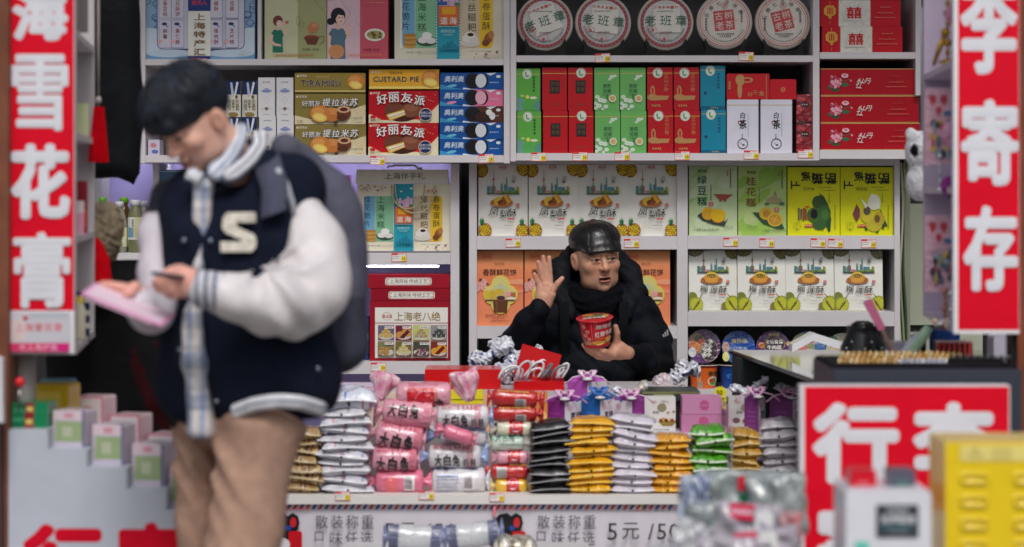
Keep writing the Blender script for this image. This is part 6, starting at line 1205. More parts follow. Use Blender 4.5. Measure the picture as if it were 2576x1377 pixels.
# ---------------------------------------------------------------- left display case with the vertical sign
def P3(px, py, d): return (X(px, d), d, Z(py, d))
def case(name, lab, pxo, pxi, d0, d1, ztop, pyb, shelves, side, signart, sx0, sx1, sy1, W, H, sgn, colr):
    # pxo..pxi front opening edge; inner side open towards the shop middle
    e = empty(name, (X((sx0 + sx1) / 2, d0), d0, Z(pyb, d0)), lab, 'display case'); o = e.location; zb = 0; zt = ztop - o.z
    xo, xi = X(sx0, d0) - o.x, X(sx1, d0) - o.x
    dp = d1 - d0
    m = M(); m.box(min(xo, xi), max(xo, xi), .002, .02, zb, zt, colr, 'paint'); m.build('front_board', e)
    xe = xi if sgn > 0 else xo
    xa = xo if sgn > 0 else xi
    m = M(); m.box(xa - .01, xa + .01, .021, dp, zb, zt, colr, 'paint'); m.build('outer_side', e)
    xb = X(pxi, d1) - o.x
    m = M(); m.box(min(xa, xb), max(xa, xb), dp, dp + .018, zb, zt, colr, 'paint'); m.build('back_board', e)
    for k, (py) in enumerate(shelves + [pyb]):
        z = Z(py, d0) - o.z; m = M()
        P = [(xa, .021), (xe, .021), (xb, dp - .001), (xa, dp - .001)]; V = [(p[0], p[1], z + t) for t in (0, .018) for p in P]
        m.mesh(V, [(0, 3, 2, 1), (4, 5, 6, 7), (0, 1, 5, 4), (1, 2, 6, 5), (2, 3, 7, 6), (3, 0, 4, 7)] if sgn > 0 else [(0, 1, 2, 3), (4, 7, 6, 5), (0, 4, 5, 1), (1, 5, 6, 2), (2, 6, 7, 3), (3, 7, 4, 0)], colr, 'paint', False); m.build('shelf_board', e)
    # sign face
    m = M(); z0, z1 = Z(sy1, d0) - o.z, zt; m.box(xo, xi, -.012, .001, z0, z1, c(236, 236, 240), 'vinyl'); s = K * d0; m.am = 'vinyl'; m.frame(xo, -.012, Z(0, d0) - o.z, (xi - xo), sy1 * s, sx1 - sx0, sy1, False); signart(m); m.build('sign_panel', e); return e
SR = c(226, 0, 38); SW = c(226, 228, 236)
def sg_left(m):
    q = lambda x: x - 18
    m.rect(1, -300, 170, 781, SR); 
    for ch, a in (('海', (33, -25, 174, 104)), ('雪', (32, 137, 175, 330)), ('花', (30, 362, 180, 552)), ('膏', (36, 583, 182, 775)), ('上', (33, -210, 174, -70))): m.gl(ch, q(a[0]), a[1], q(a[2]), a[3], SW, .05 if ch in '上花海' else .034)
    m.rect(4, 785, 160, 862, c(206, 204, 214)); m.ell(30, 830, 26, 30, c(222, 206, 206)); m.ell(50, 800, 7, 6, c(190, 60, 80)); m.rect(60, 785, 160, 800, c(190, 194, 206)); m.txt('上海雪花膏', 24, 812, 22, c(232, 150, 160), .04, sp=1.1); m.rect(4, 862, 160, 884, c(222, 60, 110)); m.rect(100, 862, 160, 884, c(216, 40, 130)); m.txt('老上海护肤', 34, 864, 18, c(240, 180, 200), .03, sp=1.1)
e1 = case('sign_case', 'tall white display case at left behind the red vertical cream sign', 20, 236, 6.3, 7.05, 2.6, 893, [92, 350, 612], 1, sg_left, 18, 189, 889, 0, 0, 1, c(206, 200, 202))
def sg_right(m):
    q = lambda x: x - 2397
    m.rect(11, -300, 164, 830, SR)
    for ch, a in (('李', (2413, -60, 2558, 188)), ('寄', (2415, 250, 2560, 468)), ('存', (2420, 517, 2558, 733)), ('行', (2418, -330, 2552, -120))): m.gl(ch, q(a[0]), a[1], q(a[2]), a[3], SW, .05)
e2 = case('sign_case', 'tall lilac display case at right behind the red vertical luggage sign', 2400, 2324, 6.3, 7.1, 2.6, 836, [168, 488], 1, sg_right, 2397, 2562, 839, 0, 0, -1, c(206, 192, 212))
# goods in the cases
def sbox(name, lab, cat, px, py, w_, h_, dp, col, d, rz=0, art=None, mat='gloss', grp=None, zb=None, rx=0):
    m = M(); m.rbox(-w_ / 2, w_ / 2, 0, dp, 0, h_, min(w_, h_) * .08, col, mat); m.am = mat
    if art: m.frame(-w_ / 2, 0, h_, w_, h_, 100, 100); art(m)
    return tag(m.build(name, None, (X(px, d), d, Z(py, d) if zb is None else zb), (R(rx), 0, R(rz))), lab, cat, grp)
sbox('cream_jar_box', 'pink box leaning on the shelf of the left display case', 'carton', 196, 607, .035, .11, .03, c(236, 170, 190), 6.6, 25, lambda m: m.rect(0, 0, 100, 30, c(240, 220, 226)))
sbox('cream_jar_box', 'dark red slim box beside the pink one in the left case', 'carton', 207, 600, .03, .16, .03, c(150, 40, 50), 6.75, 25, lambda m: m.rect(10, 50, 90, 80, c(220, 60, 60)))
m = M(); m.lathe([(.017, 0), (.019, .01), (.019, .085), (.012, .1), (.012, .12)], 18, [c(226, 220, 196)] * 3 + [c(236, 200, 40)] * 2, 'gloss'); tag(m.build('cream_bottle', None, (X(198, 6.62), 6.62, Z(893, 6.3) + .019)), 'cream bottle with yellow cap on the lowest shelf of the left case', 'bottle')
sbox('cream_jar_box', 'navy striped box behind the cream bottle', 'carton', 208, 867, .04, .15, .03, c(30, 40, 80), 6.8, 25, lambda m: [m.rect(0, 12 + k * 24, 100, 22 + k * 24, c(206, 200, 190)) for k in range(3)])
sbox('hair_tonic', 'green and white bottle box near the top of the left case', 'carton', 206, 82, .035, .16, .03, c(160, 190, 130), 6.75, 20, lambda m: m.rect(0, 40, 100, 100, c(120, 110, 110)))
sbox('cream_jar_box', 'pale yellow green box on the upper shelf of the left case', 'carton', 205, 342, .04, .09, .03, c(200, 206, 160), 6.75, 20)
def heartbag(px, py, d, lab, ms):
    def f(m):
        m.rect(0, 0, 100, 100, c(226, 176, 196))
        for (x, y, r) in ((26, 14, 11), (62, 14, 11), (46, 28, 9)): m.ell(x - r * .45, y, r * .62, r * .55, c(206, 60, 80), 12); m.ell(x + r * .45, y, r * .62, r * .55, c(206, 60, 80), 12); m.poly([(x - r, y + 1), (x + r, y + 1), (x, y + r)], c(206, 60, 80))
        q = random.Random(ms)
        for k in range(26): m.ell(q.uniform(25, 85), q.uniform(45, 88), q.uniform(5, 12), q.uniform(4, 8), c(*q.choice([(90, 100, 120), (60, 60, 80), (206, 60, 90), (150, 170, 180), (220, 180, 90)])), 9)
        m.rect(64, 30, 90, 36, c(60, 110, 160))
    sbox('toy_pack', lab, 'toy pack', px, py, .085, .21, .01, c(226, 176, 196), d, -22, f, 'film', 'pink toy packs with hearts')
heartbag(2365, 415, 6.62, 'pink toy pack with red hearts on the middle level of the right case', 3); heartbag(2365, 735, 6.62, 'pink toy pack with red hearts hanging on the lowest level of the right case', 8)
def chain(name, px, py0, py1, d, col, lab, n, r, mat='metal', base=None):
    m = M(); q = random.Random(int(px + py0))
    m.tube([P3(px, py0, d), P3(px, py1, d)], r * .45, col, mat)
    for k in range(n): t = k / (n - 1); p = P3(px, py0 + (py1 - py0) * t, d); rr_ = r * (1.5 if k % 3 == 0 else .95); m.lathe([(0, -rr_), (rr_ * .8, -rr_ * .6), (rr_, 0), (rr_ * .8, rr_ * .6), (0, rr_)], 10, col, mat, *p, cap=False)
    m.lathe([(r * 3.2, 0), (r * 3, .006), (r, .012)], 16, col, mat, P3(px, py1, d)[0], d, Z(py1, d) - .002)
    tag(m.build(name), lab, 'ornament', 'shiny tower ornaments')
GOLD = c(196, 150, 50); SIL = c(206, 206, 216)
chain('tower_ornament', 2384, -40, 158, 6.5, GOLD, 'tall gold tower ornament on the top shelf of the right case', 9, .008); 
m = M(); m.tube([P3(2376, 88, 6.55), P3(2364, 120, 6.55), P3(2348, 166, 6.55)], [.006, .008, .005], GOLD, 'metal'); m.lathe([(0, 0), (.012, .01), (.012, .02), (0, .03)], 10, GOLD, 'metal', X(2378, 6.55), 6.55, Z(96, 6.55)); tag(m.build('gold_charm'), 'leaning gold charm on the top shelf of the right case', 'ornament')
chain('tower_ornament', 2365, 395, 478, 6.55, SIL, 'thin silver tower ornament on the middle shelf of the right case', 5, .006)
chain('tower_ornament', 2378, 735, 822, 6.55, c(190, 130, 100), 'copper tower ornament on the bottom shelf of the right case', 7, .007); chain('tower_ornament', 2393, 740, 822, 6.5, SIL, 'silver tower ornament on the bottom shelf beside the copper one', 7, .008)
m = M(); q = random.Random(5)
for k in range(16): p = P3(2352 + q.uniform(0, 42), 812 + q.uniform(-6, 10), 6.5 + q.uniform(-.05, .05)); m.lathe([(0, -.008), (.008, -.004), (.009, .002), (0, .009)], 8, q.choice([SIL, c(230, 190, 160), c(226, 226, 232)]), 'metal', *p, cap=False)
tag(m.build('charm_pile'), 'small pile of glittering charms on the bottom shelf of the right case', 'charms', kind='stuff')
for px, py, r, cl, lb in ((2396, 40, .02, c(220, 150, 180), 'pink blossom charm high in the right case'), (2398, 340, .03, c(220, 160, 190), 'pink plush edge behind the red sign'), (2388, 470, .022, c(150, 60, 140), 'purple plush charm on the middle shelf of the right case')):
    o = body(lambda P: fell(P, (0, 0, 0), (r, r * .8, r * 1.3)) + wob(P, 160, .002, 3), (-r * 1.4,) * 3, (r * 1.4, r * 1.4, r * 1.8), r / 9, 'plush_charm', 'knit', cl, None, P3(px, py, 6.45)); tag(o, lb, 'charm')
# white toy hanging on the case side
d = 7.6
def toy(P):
    D = fell(P, (0, 0, .05), (.052, .05, .062)); D = smin(D, fell(P, (0, 0, -.05), (.05, .045, .058)), .02); D = smin(D, fell(P, (-.035, 0, .105), (.018, .012, .018)), .01); return D + wob(P, 200, .0012, 2)
o = body(toy, (-.09, -.08, -.14), (.09, .08, .15), .006, 'plush_toy', 'knit', lambda V: np.where((((V[:, 0] + .028) / .013) ** 2 + ((V[:, 2] - .05) / .02) ** 2 < 1)[:, None] & (V[:, 1] < 0)[:, None], np.array(INK), np.array(c(226, 226, 230))), None, (X(2318, d), d, Z(420, d))); tag(o, 'white plush toy with black eye patch hanging by the right case', 'plush toy')
m = M(); m.tube([(0, 0, .11), (0, .0, .5)], .003, c(150, 150, 160), 'cloth'); m.build('cord', o)

# ---------------------------------------------------------------- low white stand with stepped boxes, lower left
d = 6.25; e = empty('step_stand', (X(235, d), d, 0), 'white stepped stand with large red characters at lower left', 'stand'); ox = e.location.x
st = [(10, 1082), (120, 1082), (120, 1132), (218, 1132), (218, 1178), (318, 1178), (318, 1232), (418, 1232), (418, 1284), (470, 1284)]
P = [(X(a, d) - ox, Z(b, d)) for a, b in st] + [(X(470, d) - ox, 0), (X(10, d) - ox, 0)]
m = M(); m.prism(P[::-1], .002, .55, c(190, 196, 208), 'vinyl'); m.am = 'vinyl'; s = K * d; m.frame(X(0, d) - ox, .0, Z(0, d), 470 * s, 1700 * s, 470, 1700, False)
m.fx = (X(0, d) - ox, .002, Z(0, d), s, s)
m.gl('行', 55, 1318, 262, 1520, c(214, 0, 40), .05); m.gl('寄', 295, 1314, 468, 1520, c(214, 0, 40), .05); m.build('body', e)
m = M(); m.box(X(2, d) - ox, X(9.5, d) - ox, -.004, .3, 0, Z(1050, d), c(20, 28, 44), 'paint'); m.build('edge_strip', e)
def a_tea(cols, wt=0):
    def f(m): 
        m.rect(0, 0, 100, 26, c(226, 206, 216)); m.rect(8, 30, 92, 86, c(*cols)); m.rect(30, 44, 60, 72, c(190, 196, 170)); m.rect(0, 86, 100, 100, c(206, 196, 216)); m.rect(36, 8, 64, 20, c(220, 150, 170)); m.rect(92, 0, 100, 100, c(110, 110, 150))
    return f
for i, (a, b, y0, y1) in enumerate(((130, 216, 1040, 1132), (230, 314, 1076, 1178), (330, 414, 1124, 1232), (424, 490, 1182, 1284))):
    s = K * 6.32; sbox('soap_box', 'green and lilac soap box on the %s step down from the left' % ['first', 'second', 'third', 'lowest'][i], 'soap box', (a + b) / 2, y1, (b - a) * s, (y1 - y0) * s, .08, c(206, 196, 210), 6.32, -14, a_tea((158, 178, 132)), 'gloss', 'soap boxes on the steps', Z(y1, d))
for i, (a, b, y0, y1) in enumerate(((182, 262, 998, 1132), (272, 354, 1044, 1178), (368, 440, 1092, 1232))):
    s = K * 6.62; sbox('soap_box', 'pink edged soap box behind the %s green one' % ['first', 'second', 'third'][i], 'soap box', (a + b) / 2, y1, (b - a) * s, (Z(y0, 6.62) - Z(y1, d)), .09, c(226, 200, 206), 6.62, -14, lambda m: (m.rect(0, 0, 100, 100, c(222, 110, 140)), m.rect(6, 4, 94, 100, c(222, 210, 212)), m.ell(50, 40, 24, 16, c(206, 150, 150)), m.rect(20, 62, 70, 90, c(150, 176, 120))), 'gloss', 'pink soap boxes on the steps', Z(y1, d))
s = K * 6.3; sbox('soap_box', 'green soap box with gold clasp, lower of two at far left', 'soap box', 74, 1082, 92 * s, 32 * s, .09, c(20, 130, 84), 6.3, -5, lambda m: (m.rect(36, 0, 62, 100, c(150, 40, 50)), m.rr(40, 30, 58, 70, 5, c(226, 206, 110)), m.rect(4, 20, 34, 50, c(70, 170, 130))), 'gloss', 'green soap boxes', Z(1082, d))
sbox('soap_box', 'green soap box with gold clasp, upper of two at far left', 'soap box', 76, 1050, 90 * s, 31 * s, .09, c(20, 134, 88), 6.3, -5, lambda m: (m.rect(36, 0, 62, 100, c(150, 40, 50)), m.rr(40, 30, 58, 70, 5, c(226, 206, 110)), m.rect(4, 50, 34, 80, c(70, 170, 130))), 'gloss', 'green soap boxes', Z(1082, d) + 32.3 * s)
s = K * 6.5; sbox('soap_box', 'yellow soap carton behind the green ones', 'carton', 122, 1082, 104 * s, Z(968, 6.5) - Z(1082, d), .1, c(226, 186, 40), 6.5, -8, lambda m: (m.rect(6, 20, 80, 60, c(240, 210, 90)), m.rect(60, 70, 100, 100, c(206, 90, 130))), 'gloss', None, Z(1082, d))
sbox('soap_box', 'pale blue carton top behind the yellow carton', 'carton', 142, 1082, .09, Z(955, 6.62) - Z(1082, d), .06, c(110, 170, 196), 6.62, 0, None, 'gloss', None, Z(1082, d))
d = 6.28; m = M(); m.prism([(X(2, d), Z(1040, d)), (X(40, d), Z(1050, d)), (X(38, d), Z(892, d)), (X(18, d), Z(884, d)), (X(4, d), Z(905, d))][::-1], 6.12, 6.15, c(216, 214, 218), 'paint'); tag(m.build('bracket'), 'white upright bracket under the left display case', 'bracket')
m = M(); m.tube([P3(62, 896, 6.4), P3(62, 1060, 6.4)], .03, c(180, 170, 170), 'paint', 12); tag(m.build('stand_pole'), 'pale pole under the left display case', 'pole')
m = M(); m.lathe([(0, -.014), (.011, -.008), (.013, 0), (.011, .008), (0, .014)], 14, c(226, 20, 40), 'plastic', *P3(50, 962, 6.25)); m.tube([P3(50, 975, 6.25), P3(47, 1040, 6.25)], .003, c(150, 150, 150), 'metal'); tag(m.build('red_tag'), 'small red knob on a thin rod above the green soap boxes', 'knob')

# ---------------------------------------------------------------- right: luggage board, tray, glass counter
d = 6.0; s = K * d; m = M(); m.box(X(2013, d), X(2541, d), d, d + .05, .02, Z(970, d), c(226, 226, 232), 'vinyl'); m.am = 'vinyl'; m.frame(0, 0, 0, 1, 1, 1, 1, False); m.fx = (X(2013, d), d, Z(970, d), s, s)
m.rect(11, 3, 525, 800, SR)
for ch, a in (('行', (30, 42, 250, 248)), ('李', (282, 42, 490, 262)), ('寄', (40, 296, 250, 520)), ('存', (282, 296, 490, 520))): m.gl(ch, *a, SW, .05)
tag(m.build('luggage_board'), 'large red board with white luggage characters at lower right', 'sign board')
e = empty('keyring_rack', (X(2330, 6.1), 6.1, Z(966, 6.05)), 'dark counter rack holding rows of gold and silver keyrings', 'rack'); o_ = e.location
m = M(); m.box(X(2098, 6.1) - o_.x, X(2570, 6.1) - o_.x, 0, .42, -.6, Z(930, 6.1) - o_.z, c(52, 56, 70), 'paint'); m.build('body', e)
m = M(); m.box(X(2100, 6.1) - o_.x, X(2566, 6.1) - o_.x, .03, .4, Z(930, 6.1) - o_.z, Z(922, 6.1) - o_.z, c(24, 24, 30), 'cloth'); m.build('pad', e)
m = M(); q = random.Random(9)
for rw in range(3):
    for k in range(20 + rw):
        px = 2112 + k * 14 + rw * 4; dd = 6.16 + rw * .1; cl = q.choice([c(206, 170, 110), c(214, 190, 150), c(190, 150, 90)]) if k < 11 or rw else q.choice([SIL, c(190, 190, 206)])
        m.lathe([(0, -.008), (.0052, -.004), (.0062, .001), (.004, .008), (0, .012)], 9, cl, 'metal', X(px, dd) - o_.x, dd - o_.y, Z(928 - rw * 3, 6.1) - o_.z + .010, cap=False)
for k in range(9): px = 2400 + k * 17; m.lathe([(0, -.008), (.011, 0), (0, .012)], 8, c(40, 38, 40), 'plastic', X(px, 6.2) - o_.x, .1, Z(922, 6.1) - o_.z + .012, cap=False)
tag(m.build('keyring', e), None, None, kind='stuff')
gc = empty('glass_counter', (.95, 6.7, 0), 'dark glass topped counter running back at right', 'counter'); zt = .884
m = M(); P = [(X(1838, 8.6), 8.6), (X(2108, 6.95), 6.95), (2.2, 6.95), (2.2, 8.6)]
def slab(P, z0, z1, col, mat): 
    m = M(); V = [(p[0] - .95, p[1] - 6.7, z) for z in (z0, z1) for p in P]; m.mesh(V, [(0, 1, 2, 3), (7, 6, 5, 4), (4, 5, 1, 0), (5, 6, 2, 1), (6, 7, 3, 2), (7, 4, 0, 3)], col, mat, False); return m
slab([(P[0][0] + .005, 8.35), (2.2, 8.35), (2.2, 8.6), (P[0][0] + .005, 8.6)], .1, zt - .012, c(26, 38, 38), 'paint').build('body', gc); P2 = [(P[0][0] - .006, P[0][1]), (P[1][0] - .006, P[1][1] - .006), P[2], P[3]]
m = slab(P2, zt - .0115, zt - .004, c(14, 18, 18), 'gloss'); m.build('edge_frame', gc); P2 = [(P[0][0], 8.59), (P[1][0], 6.96), (2.19, 6.96), (2.19, 8.59)]
MATS['mirrorglass'] = MATS['sheetglass'].copy(); b_ = MATS['mirrorglass'].node_tree.nodes['Principled BSDF']; b_.inputs['Alpha'].default_value = 1; b_.inputs['IOR'].default_value = 2.6; b_.inputs['Roughness'].default_value = .04
slab(P2, zt - .0035, zt, c(50, 66, 60), 'mirrorglass').build('glass_top', gc)
m = M(); dd = 8.2; Q = [(1993, 887), (2046, 858), (2145, 889)]; q2 = [(X(a, dd), Z(b, dd)) for a, b in Q]; th = .026
for (a, b) in ((q2[0], q2[1]), (q2[1], q2[2])): m.mesh([(a[0], dd, a[1]), (b[0], dd, b[1]), (b[0], dd, b[1] + th), (a[0], dd, a[1] + th), (a[0], dd + .1, a[1]), (b[0], dd + .1, b[1]), (b[0], dd + .1, b[1] + th), (a[0], dd + .1, a[1] + th)], [(0, 1, 2, 3), (5, 4, 7, 6), (3, 2, 6, 7), (4, 5, 1, 0), (4, 0, 3, 7), (1, 5, 6, 2)], c(236, 236, 240), 'gloss', False)
tag(m.build('card_holder'), 'folded white plastic holder standing on the glass counter', 'card holder')
m = M(); dd = 7.35; jx, jz = 0, 0; m.lathe([(.062, 0), (.07, .03), (.068, .09), (.05, .13), (.046, .15), (.05, .155)], 28, [c(22, 26, 28)] * 5, 'gloss'); m.lathe([(.03, .152), (.036, .16), (.02, .17)], 20, c(20, 22, 24), 'plastic'); 
for k in range(9): a = R(200 + k * 17); m.lathe([(0, -.003), (.003, 0), (0, .004)], 6, c(240, 240, 240), 'gloss', .069 * math.cos(a), .069 * math.sin(a), .07 + .02 * (k % 3), cap=False)
e = tag(m.build('dark_jar', None, (X(2170, dd), dd, zt)), 'round dark glass jar with lid on the glass counter', 'jar')
m = M(); m.lathe([(.02, .0), (.03, .06), (.028, .062), (.018, .004)], 20, c(190, 190, 190), 'clear'); tag(m.build('plastic_cup', None, (X(2186, 7.22), 7.22, zt)), 'small clear plastic cup in front of the dark jar', 'cup')
m = M(); a, b = Vector(P3(2182, 756, 7.15)), Vector(P3(2258, 905, 7.0)); n_ = (b - a).normalized(); u_ = n_.cross(Vector((0, 1, 0))); 
for (t0, t1, wd, cl) in ((0, .5, .018, c(190, 90, 130)), (.5, 1, .007, c(120, 80, 70))):
    p, r_ = a + (b - a) * t0, a + (b - a) * t1; V = [p - u_ * wd, p + u_ * wd, r_ + u_ * wd * .8, r_ - u_ * wd * .8]; V = V + [v + Vector((0, .01, 0)) for v in V]; m.mesh(V, [(0, 1, 2, 3), (7, 6, 5, 4), (1, 0, 4, 5), (2, 1, 5, 6), (3, 2, 6, 7), (0, 3, 7, 4)], cl, 'gloss', False)
m.lathe([(.009, -.002), (.0, .0)], 10, INK, 'gloss', a.x + .012, a.y - .004, a.z - .02); tag(m.build('hand_fan'), 'slim pink paddle leaning against the dark jar', 'paddle')
m = M(); m.tube([P3(2338, 822, 7.0), P3(2322, 846, 7.0), P3(2278, 912, 7.0)], [.013, .016, .012], c(176, 214, 180), 'plastic', 12); m.tube([P3(2316, 845, 7.05), P3(2262, 915, 7.05)], .02, c(190, 196, 206), 'plastic', 10); tag(m.build('lint_brush'), 'pale green stick leaning beside a grey one behind the rack', 'stick')
for (nm, lab, a, b, y0, y1, dd, cl, mt, dp) in (('plastic_tray', 'blue plastic tray under the dark jar', 2125, 2240, 893, 910, 7.3, c(20, 70, 140), 'plastic', .1), ('tool_case', 'grey plastic case behind the keyring rack', 2245, 2300, 862, 925, 7.1, c(150, 150, 166), 'plastic', .1), ('tool_case', 'blue cloth bag behind the red slotted holder', 2352, 2415, 832, 890, 7.3, c(24, 50, 100), 'cloth', .1), ('tool_case', 'black upright case between the sticks and blue bag', 2300, 2330, 845, 930, 7.2, c(24, 26, 34), 'cloth', .08), ('tool_case', 'grey carton far right behind the rack', 2500, 2560, 845, 930, 7.3, c(176, 170, 186), 'paint', .1)):
    s_ = K * dd; m = M(); m.rbox(-(b - a) * s_ / 2, (b - a) * s_ / 2, 0, dp, 0, (y1 - y0) * s_, .01, cl, mt); tag(m.build(nm, None, (X((a + b) / 2, dd), dd, Z(y1, dd))), lab, 'case' if 'case' in nm else 'tray')
m = M(); dd = 7.0; s_ = K * dd; m.box(-45 * s_, 45 * s_, 0, .05, 0, 62 * s_, c(60, 20, 24), 'plastic')
for k in range(7): m.box((-44 + k * 13) * s_, (-38 + k * 13) * s_, -.008, -.001, 0, 62 * s_, c(206, 60, 60), 'gloss')
m.box(-45 * s_, 45 * s_, -.01, .05, 62 * s_ + .0005, 66 * s_, c(206, 150, 156), 'gloss'); tag(m.build('slot_holder', None, (X(2402, dd), dd, Z(925, dd))), 'red slotted plastic holder behind the keyring rack', 'holder')

# ---------------------------------------------------------------- front right: power bank dispensers
d = 5.2; s = K * d; YL = c(238, 206, 28); e = empty('locker_cabinet', (X(2480, d), d, 0), 'bright yellow cabinet with rows of slots at the lower right corner', 'cabinet'); o_ = e.location
xl, xr = X(2378, d) - o_.x, X(2690, d) - o_.x; zt = Z(1112, d)
m = M(); V = [(xl, 0, 0), (xr, 0, 0), (xr, .2, 0), (xl, .2, 0), (xl, 0, zt), (xr, 0, zt), (xr, .2, zt + .0), (xl, .2, zt + .0)]
m.mesh(V, [(3, 2, 1, 0), (0, 1, 5, 4), (1, 2, 6, 5), (2, 3, 7, 6), (3, 0, 4, 7)], YL, 'plastic', False); m.mesh(V, [(4, 5, 6, 7)], c(224, 206, 130), 'plastic', False); m.build('body', e)
m = M(); m.rbox(X(2415, d) - o_.x, X(2640, d) - o_.x, -.002, -.0005, Z(1160, d), Z(1106 + 14, d), .004, c(236, 220, 130), 'gloss'); m.am = 'gloss'; m.fx = (X(2415, d) - o_.x, -.002, Z(1120, d), s, s); m.clip = None; m.L = 2
m.ell(38, 12, 9, 6, c(206, 190, 110)); m.txt('充电宝', 20, 20, 12, c(206, 190, 110), .02); [m.micro(80, 8 + k * 8, 50, 7, 4, c(206, 190, 110), k) for k in range(4)]; m.build('label_panel', e)
pr = None
for r_ in range(4):
    for q_ in range(2):
        x0_, x1_ = X(2412 + q_ * 134, d) - o_.x, X(2488 + q_ * 134, d) - o_.x; zc_ = Z(1204 + r_ * 57, d)
        if pr is None:
            m = M(); w_ = (x1_ - x0_); P = rrect(-w_ / 2, -.014, w_ / 2, .014, .008, 4); I = rrect(-w_ / 2 + .005, -.009, w_ / 2 - .005, .009, .005, 4); n = len(P); V = [(p[0], -.0006, p[1]) for p in P] + [(p[0], -.009, p[1]) for p in I] + [(p[0] * .93, -.003, p[1] * .8) for p in I]
            m.mesh(V, [(k, (k + 1) % n, n + (k + 1) % n, n + k) for k in range(n)] + [(n + k, n + (k + 1) % n, 2 * n + (k + 1) % n, 2 * n + k) for k in range(n)] + [tuple(range(2 * n, 3 * n))], YL, 'plastic', True); pr = m.build('slot', e, ((x0_ + x1_) / 2, 0, zc_))
        else: o = pr.copy(); scn.collection.objects.link(o); o.parent = e; o.location = ((x0_ + x1_) / 2, 0, zc_)
d = 5.0; s = K * d; e = empty('power_bank_station', (X(2235, d), d, 0), 'white charging station with dark screen in front of the luggage board', 'charging station'); o_ = e.location
a, b = X(2128, d) - o_.x, X(2343, d) - o_.x; zt = Z(1232, d); m = M(); m.rbox(a, b, .0, .19, 0, zt, .012, c(226, 226, 236), 'gloss'); m.build('body', e)
m = M(); m.rbox(X(2204, d) - o_.x, X(2310, d) - o_.x, -.003, -.0005, Z(1352, d), Z(1270, d), .002, c(60, 64, 76), 'gloss'); m.am = 'gloss'; m.clip = None; m.fx = (X(2204, d) - o_.x, -.003, Z(1270, d), s, s); m.L = 2
m.txt('充电宝', 26, 6, 18, c(206, 210, 220), .03); m.txt('免押租借', 10, 26, 22, c(226, 230, 236), .04); m.micro(14, 54, 78, 12, 5, c(60, 160, 160), 2); m.micro(30, 66, 50, 8, 4, c(190, 196, 206), 3); m.build('screen', e)
m = M(); m.rbox(X(2150, d) - o_.x, X(2186, d) - o_.x, -.002, -.0005, Z(1400, d), Z(1362, d), .004, c(110, 206, 190), 'gloss'); m.build('icon_panel', e)
for (p0, p1, cl, lab) in ((2137, 2206, c(206, 16, 40), 'red power bank standing in the white charging station'), (2236, 2304, c(92, 92, 108), 'dark grey power bank standing in the white charging station')):
    m = M(); m.rbox(-.028, .028, .0, .07, 0, .034, .006, cl, 'gloss'); m.rbox(-.012, .012, -.001, -.0003, .004, .009, .001, c(226, 120, 130) if p0 < 2200 else c(60, 150, 120), 'gloss'); tag(m.build('power_bank', None, (X((p0 + p1) / 2, 5.05), 5.05, zt + .0006)), lab, 'power bank', 'power banks on the station')

# ---------------------------------------------------------------- clear wrapped packs on a low stand
d = 5.6; e = empty('low_stand', (X(1850, d), d, 0), 'low stand carrying the clear wrapped packs at lower right', 'stand'); m = M(); m.box(-.19, .19, -.15, .3, 0, Z(1420, d), c(190, 190, 196), 'paint'); m.build('top', e)
def wrap(px, py, w_, h_, d, rz, ry, cols, lab, seed, art=None):
    q = random.Random(seed); nx, ny = 14, 16; m = M(); V = []; ph = [q.uniform(0, 6) for _ in range(6)]
    for sd in (-1, 1):
        for j in range(ny + 1):
            for i in range(nx + 1):
                u, v = 2 * i / nx - 1, 2 * j / ny - 1; pr_ = (max(0, 1 - abs(u) ** 4) ** .5) * (max(0, 1 - abs(v) ** 4) ** .5); y = sd * pr_ * .022 * (1 + .3 * math.sin(5 * u + ph[0]) * math.sin(6 * v + ph[1])) + .006 * math.sin(7 * u + 5 * v + ph[2])
                V.append((u * w_ / 2 * (1 + .03 * math.sin(9 * v + ph[3])), y, v * h_ / 2 * (1 + .03 * math.sin(8 * u + ph[4]))))
    N_ = (nx + 1) * (ny + 1); F = [((t * N_ + j * (nx + 1) + i), (t * N_ + j * (nx + 1) + i + 1), (t * N_ + (j + 1) * (nx + 1) + i + 1), (t * N_ + (j + 1) * (nx + 1) + i)) for t in (0, 1) for j in range(ny) for i in range(nx)]
    m.mesh(V, F, lambda i: q.choice(cols), 'wrap', True)
    o = m.build('wrapped_pack', None, P3(px, py, d), (0, R(ry), R(rz))); tag(o, lab, 'wrapped pack', 'clear wrapped packs at lower right')
    if art:
        m = M(); m.am = 'gloss'; m.frame(-w_ / 2, -.026, h_ / 2, w_, h_, 100, 100); art(m); m.box(-w_ * .01, w_ * .01, -.0255, -.02, -.01, .01, cols[0], 'gloss'); m.build('label', o)
GY = [c(140, 150, 152), c(152, 162, 164), c(166, 174, 176), c(130, 142, 144)]; BG = [c(110, 124, 160), c(150, 166, 196), c(196, 206, 220)]; LG = [c(180, 174, 186), c(192, 186, 198), c(170, 164, 178)]
lr = lambda m: (m.rect(44, 8, 62, 30, c(214, 40, 60)), m.rect(44, 36, 74, 50, c(20, 110, 70)), m.rect(34, 54, 74, 60, c(196, 226, 214)))
wrap(1862, 1262, .21, .15, 5.75, 6, 2, GY, 'grey clear wrapped pack with red and green label at the back', 41, lr)
wrap(1955, 1270, .14, .15, 5.7, -8, -4, GY[:3], 'grey clear wrapped pack beside the red board', 42)
wrap(1745, 1275, .08, .15, 5.72, 14, 4, BG, 'bluish clear wrapped pack at the left rear', 43)
wrap(1800, 1330, .13, .13, 5.6, 10, -8, GY, 'grey clear wrapped pack in the middle left', 44)
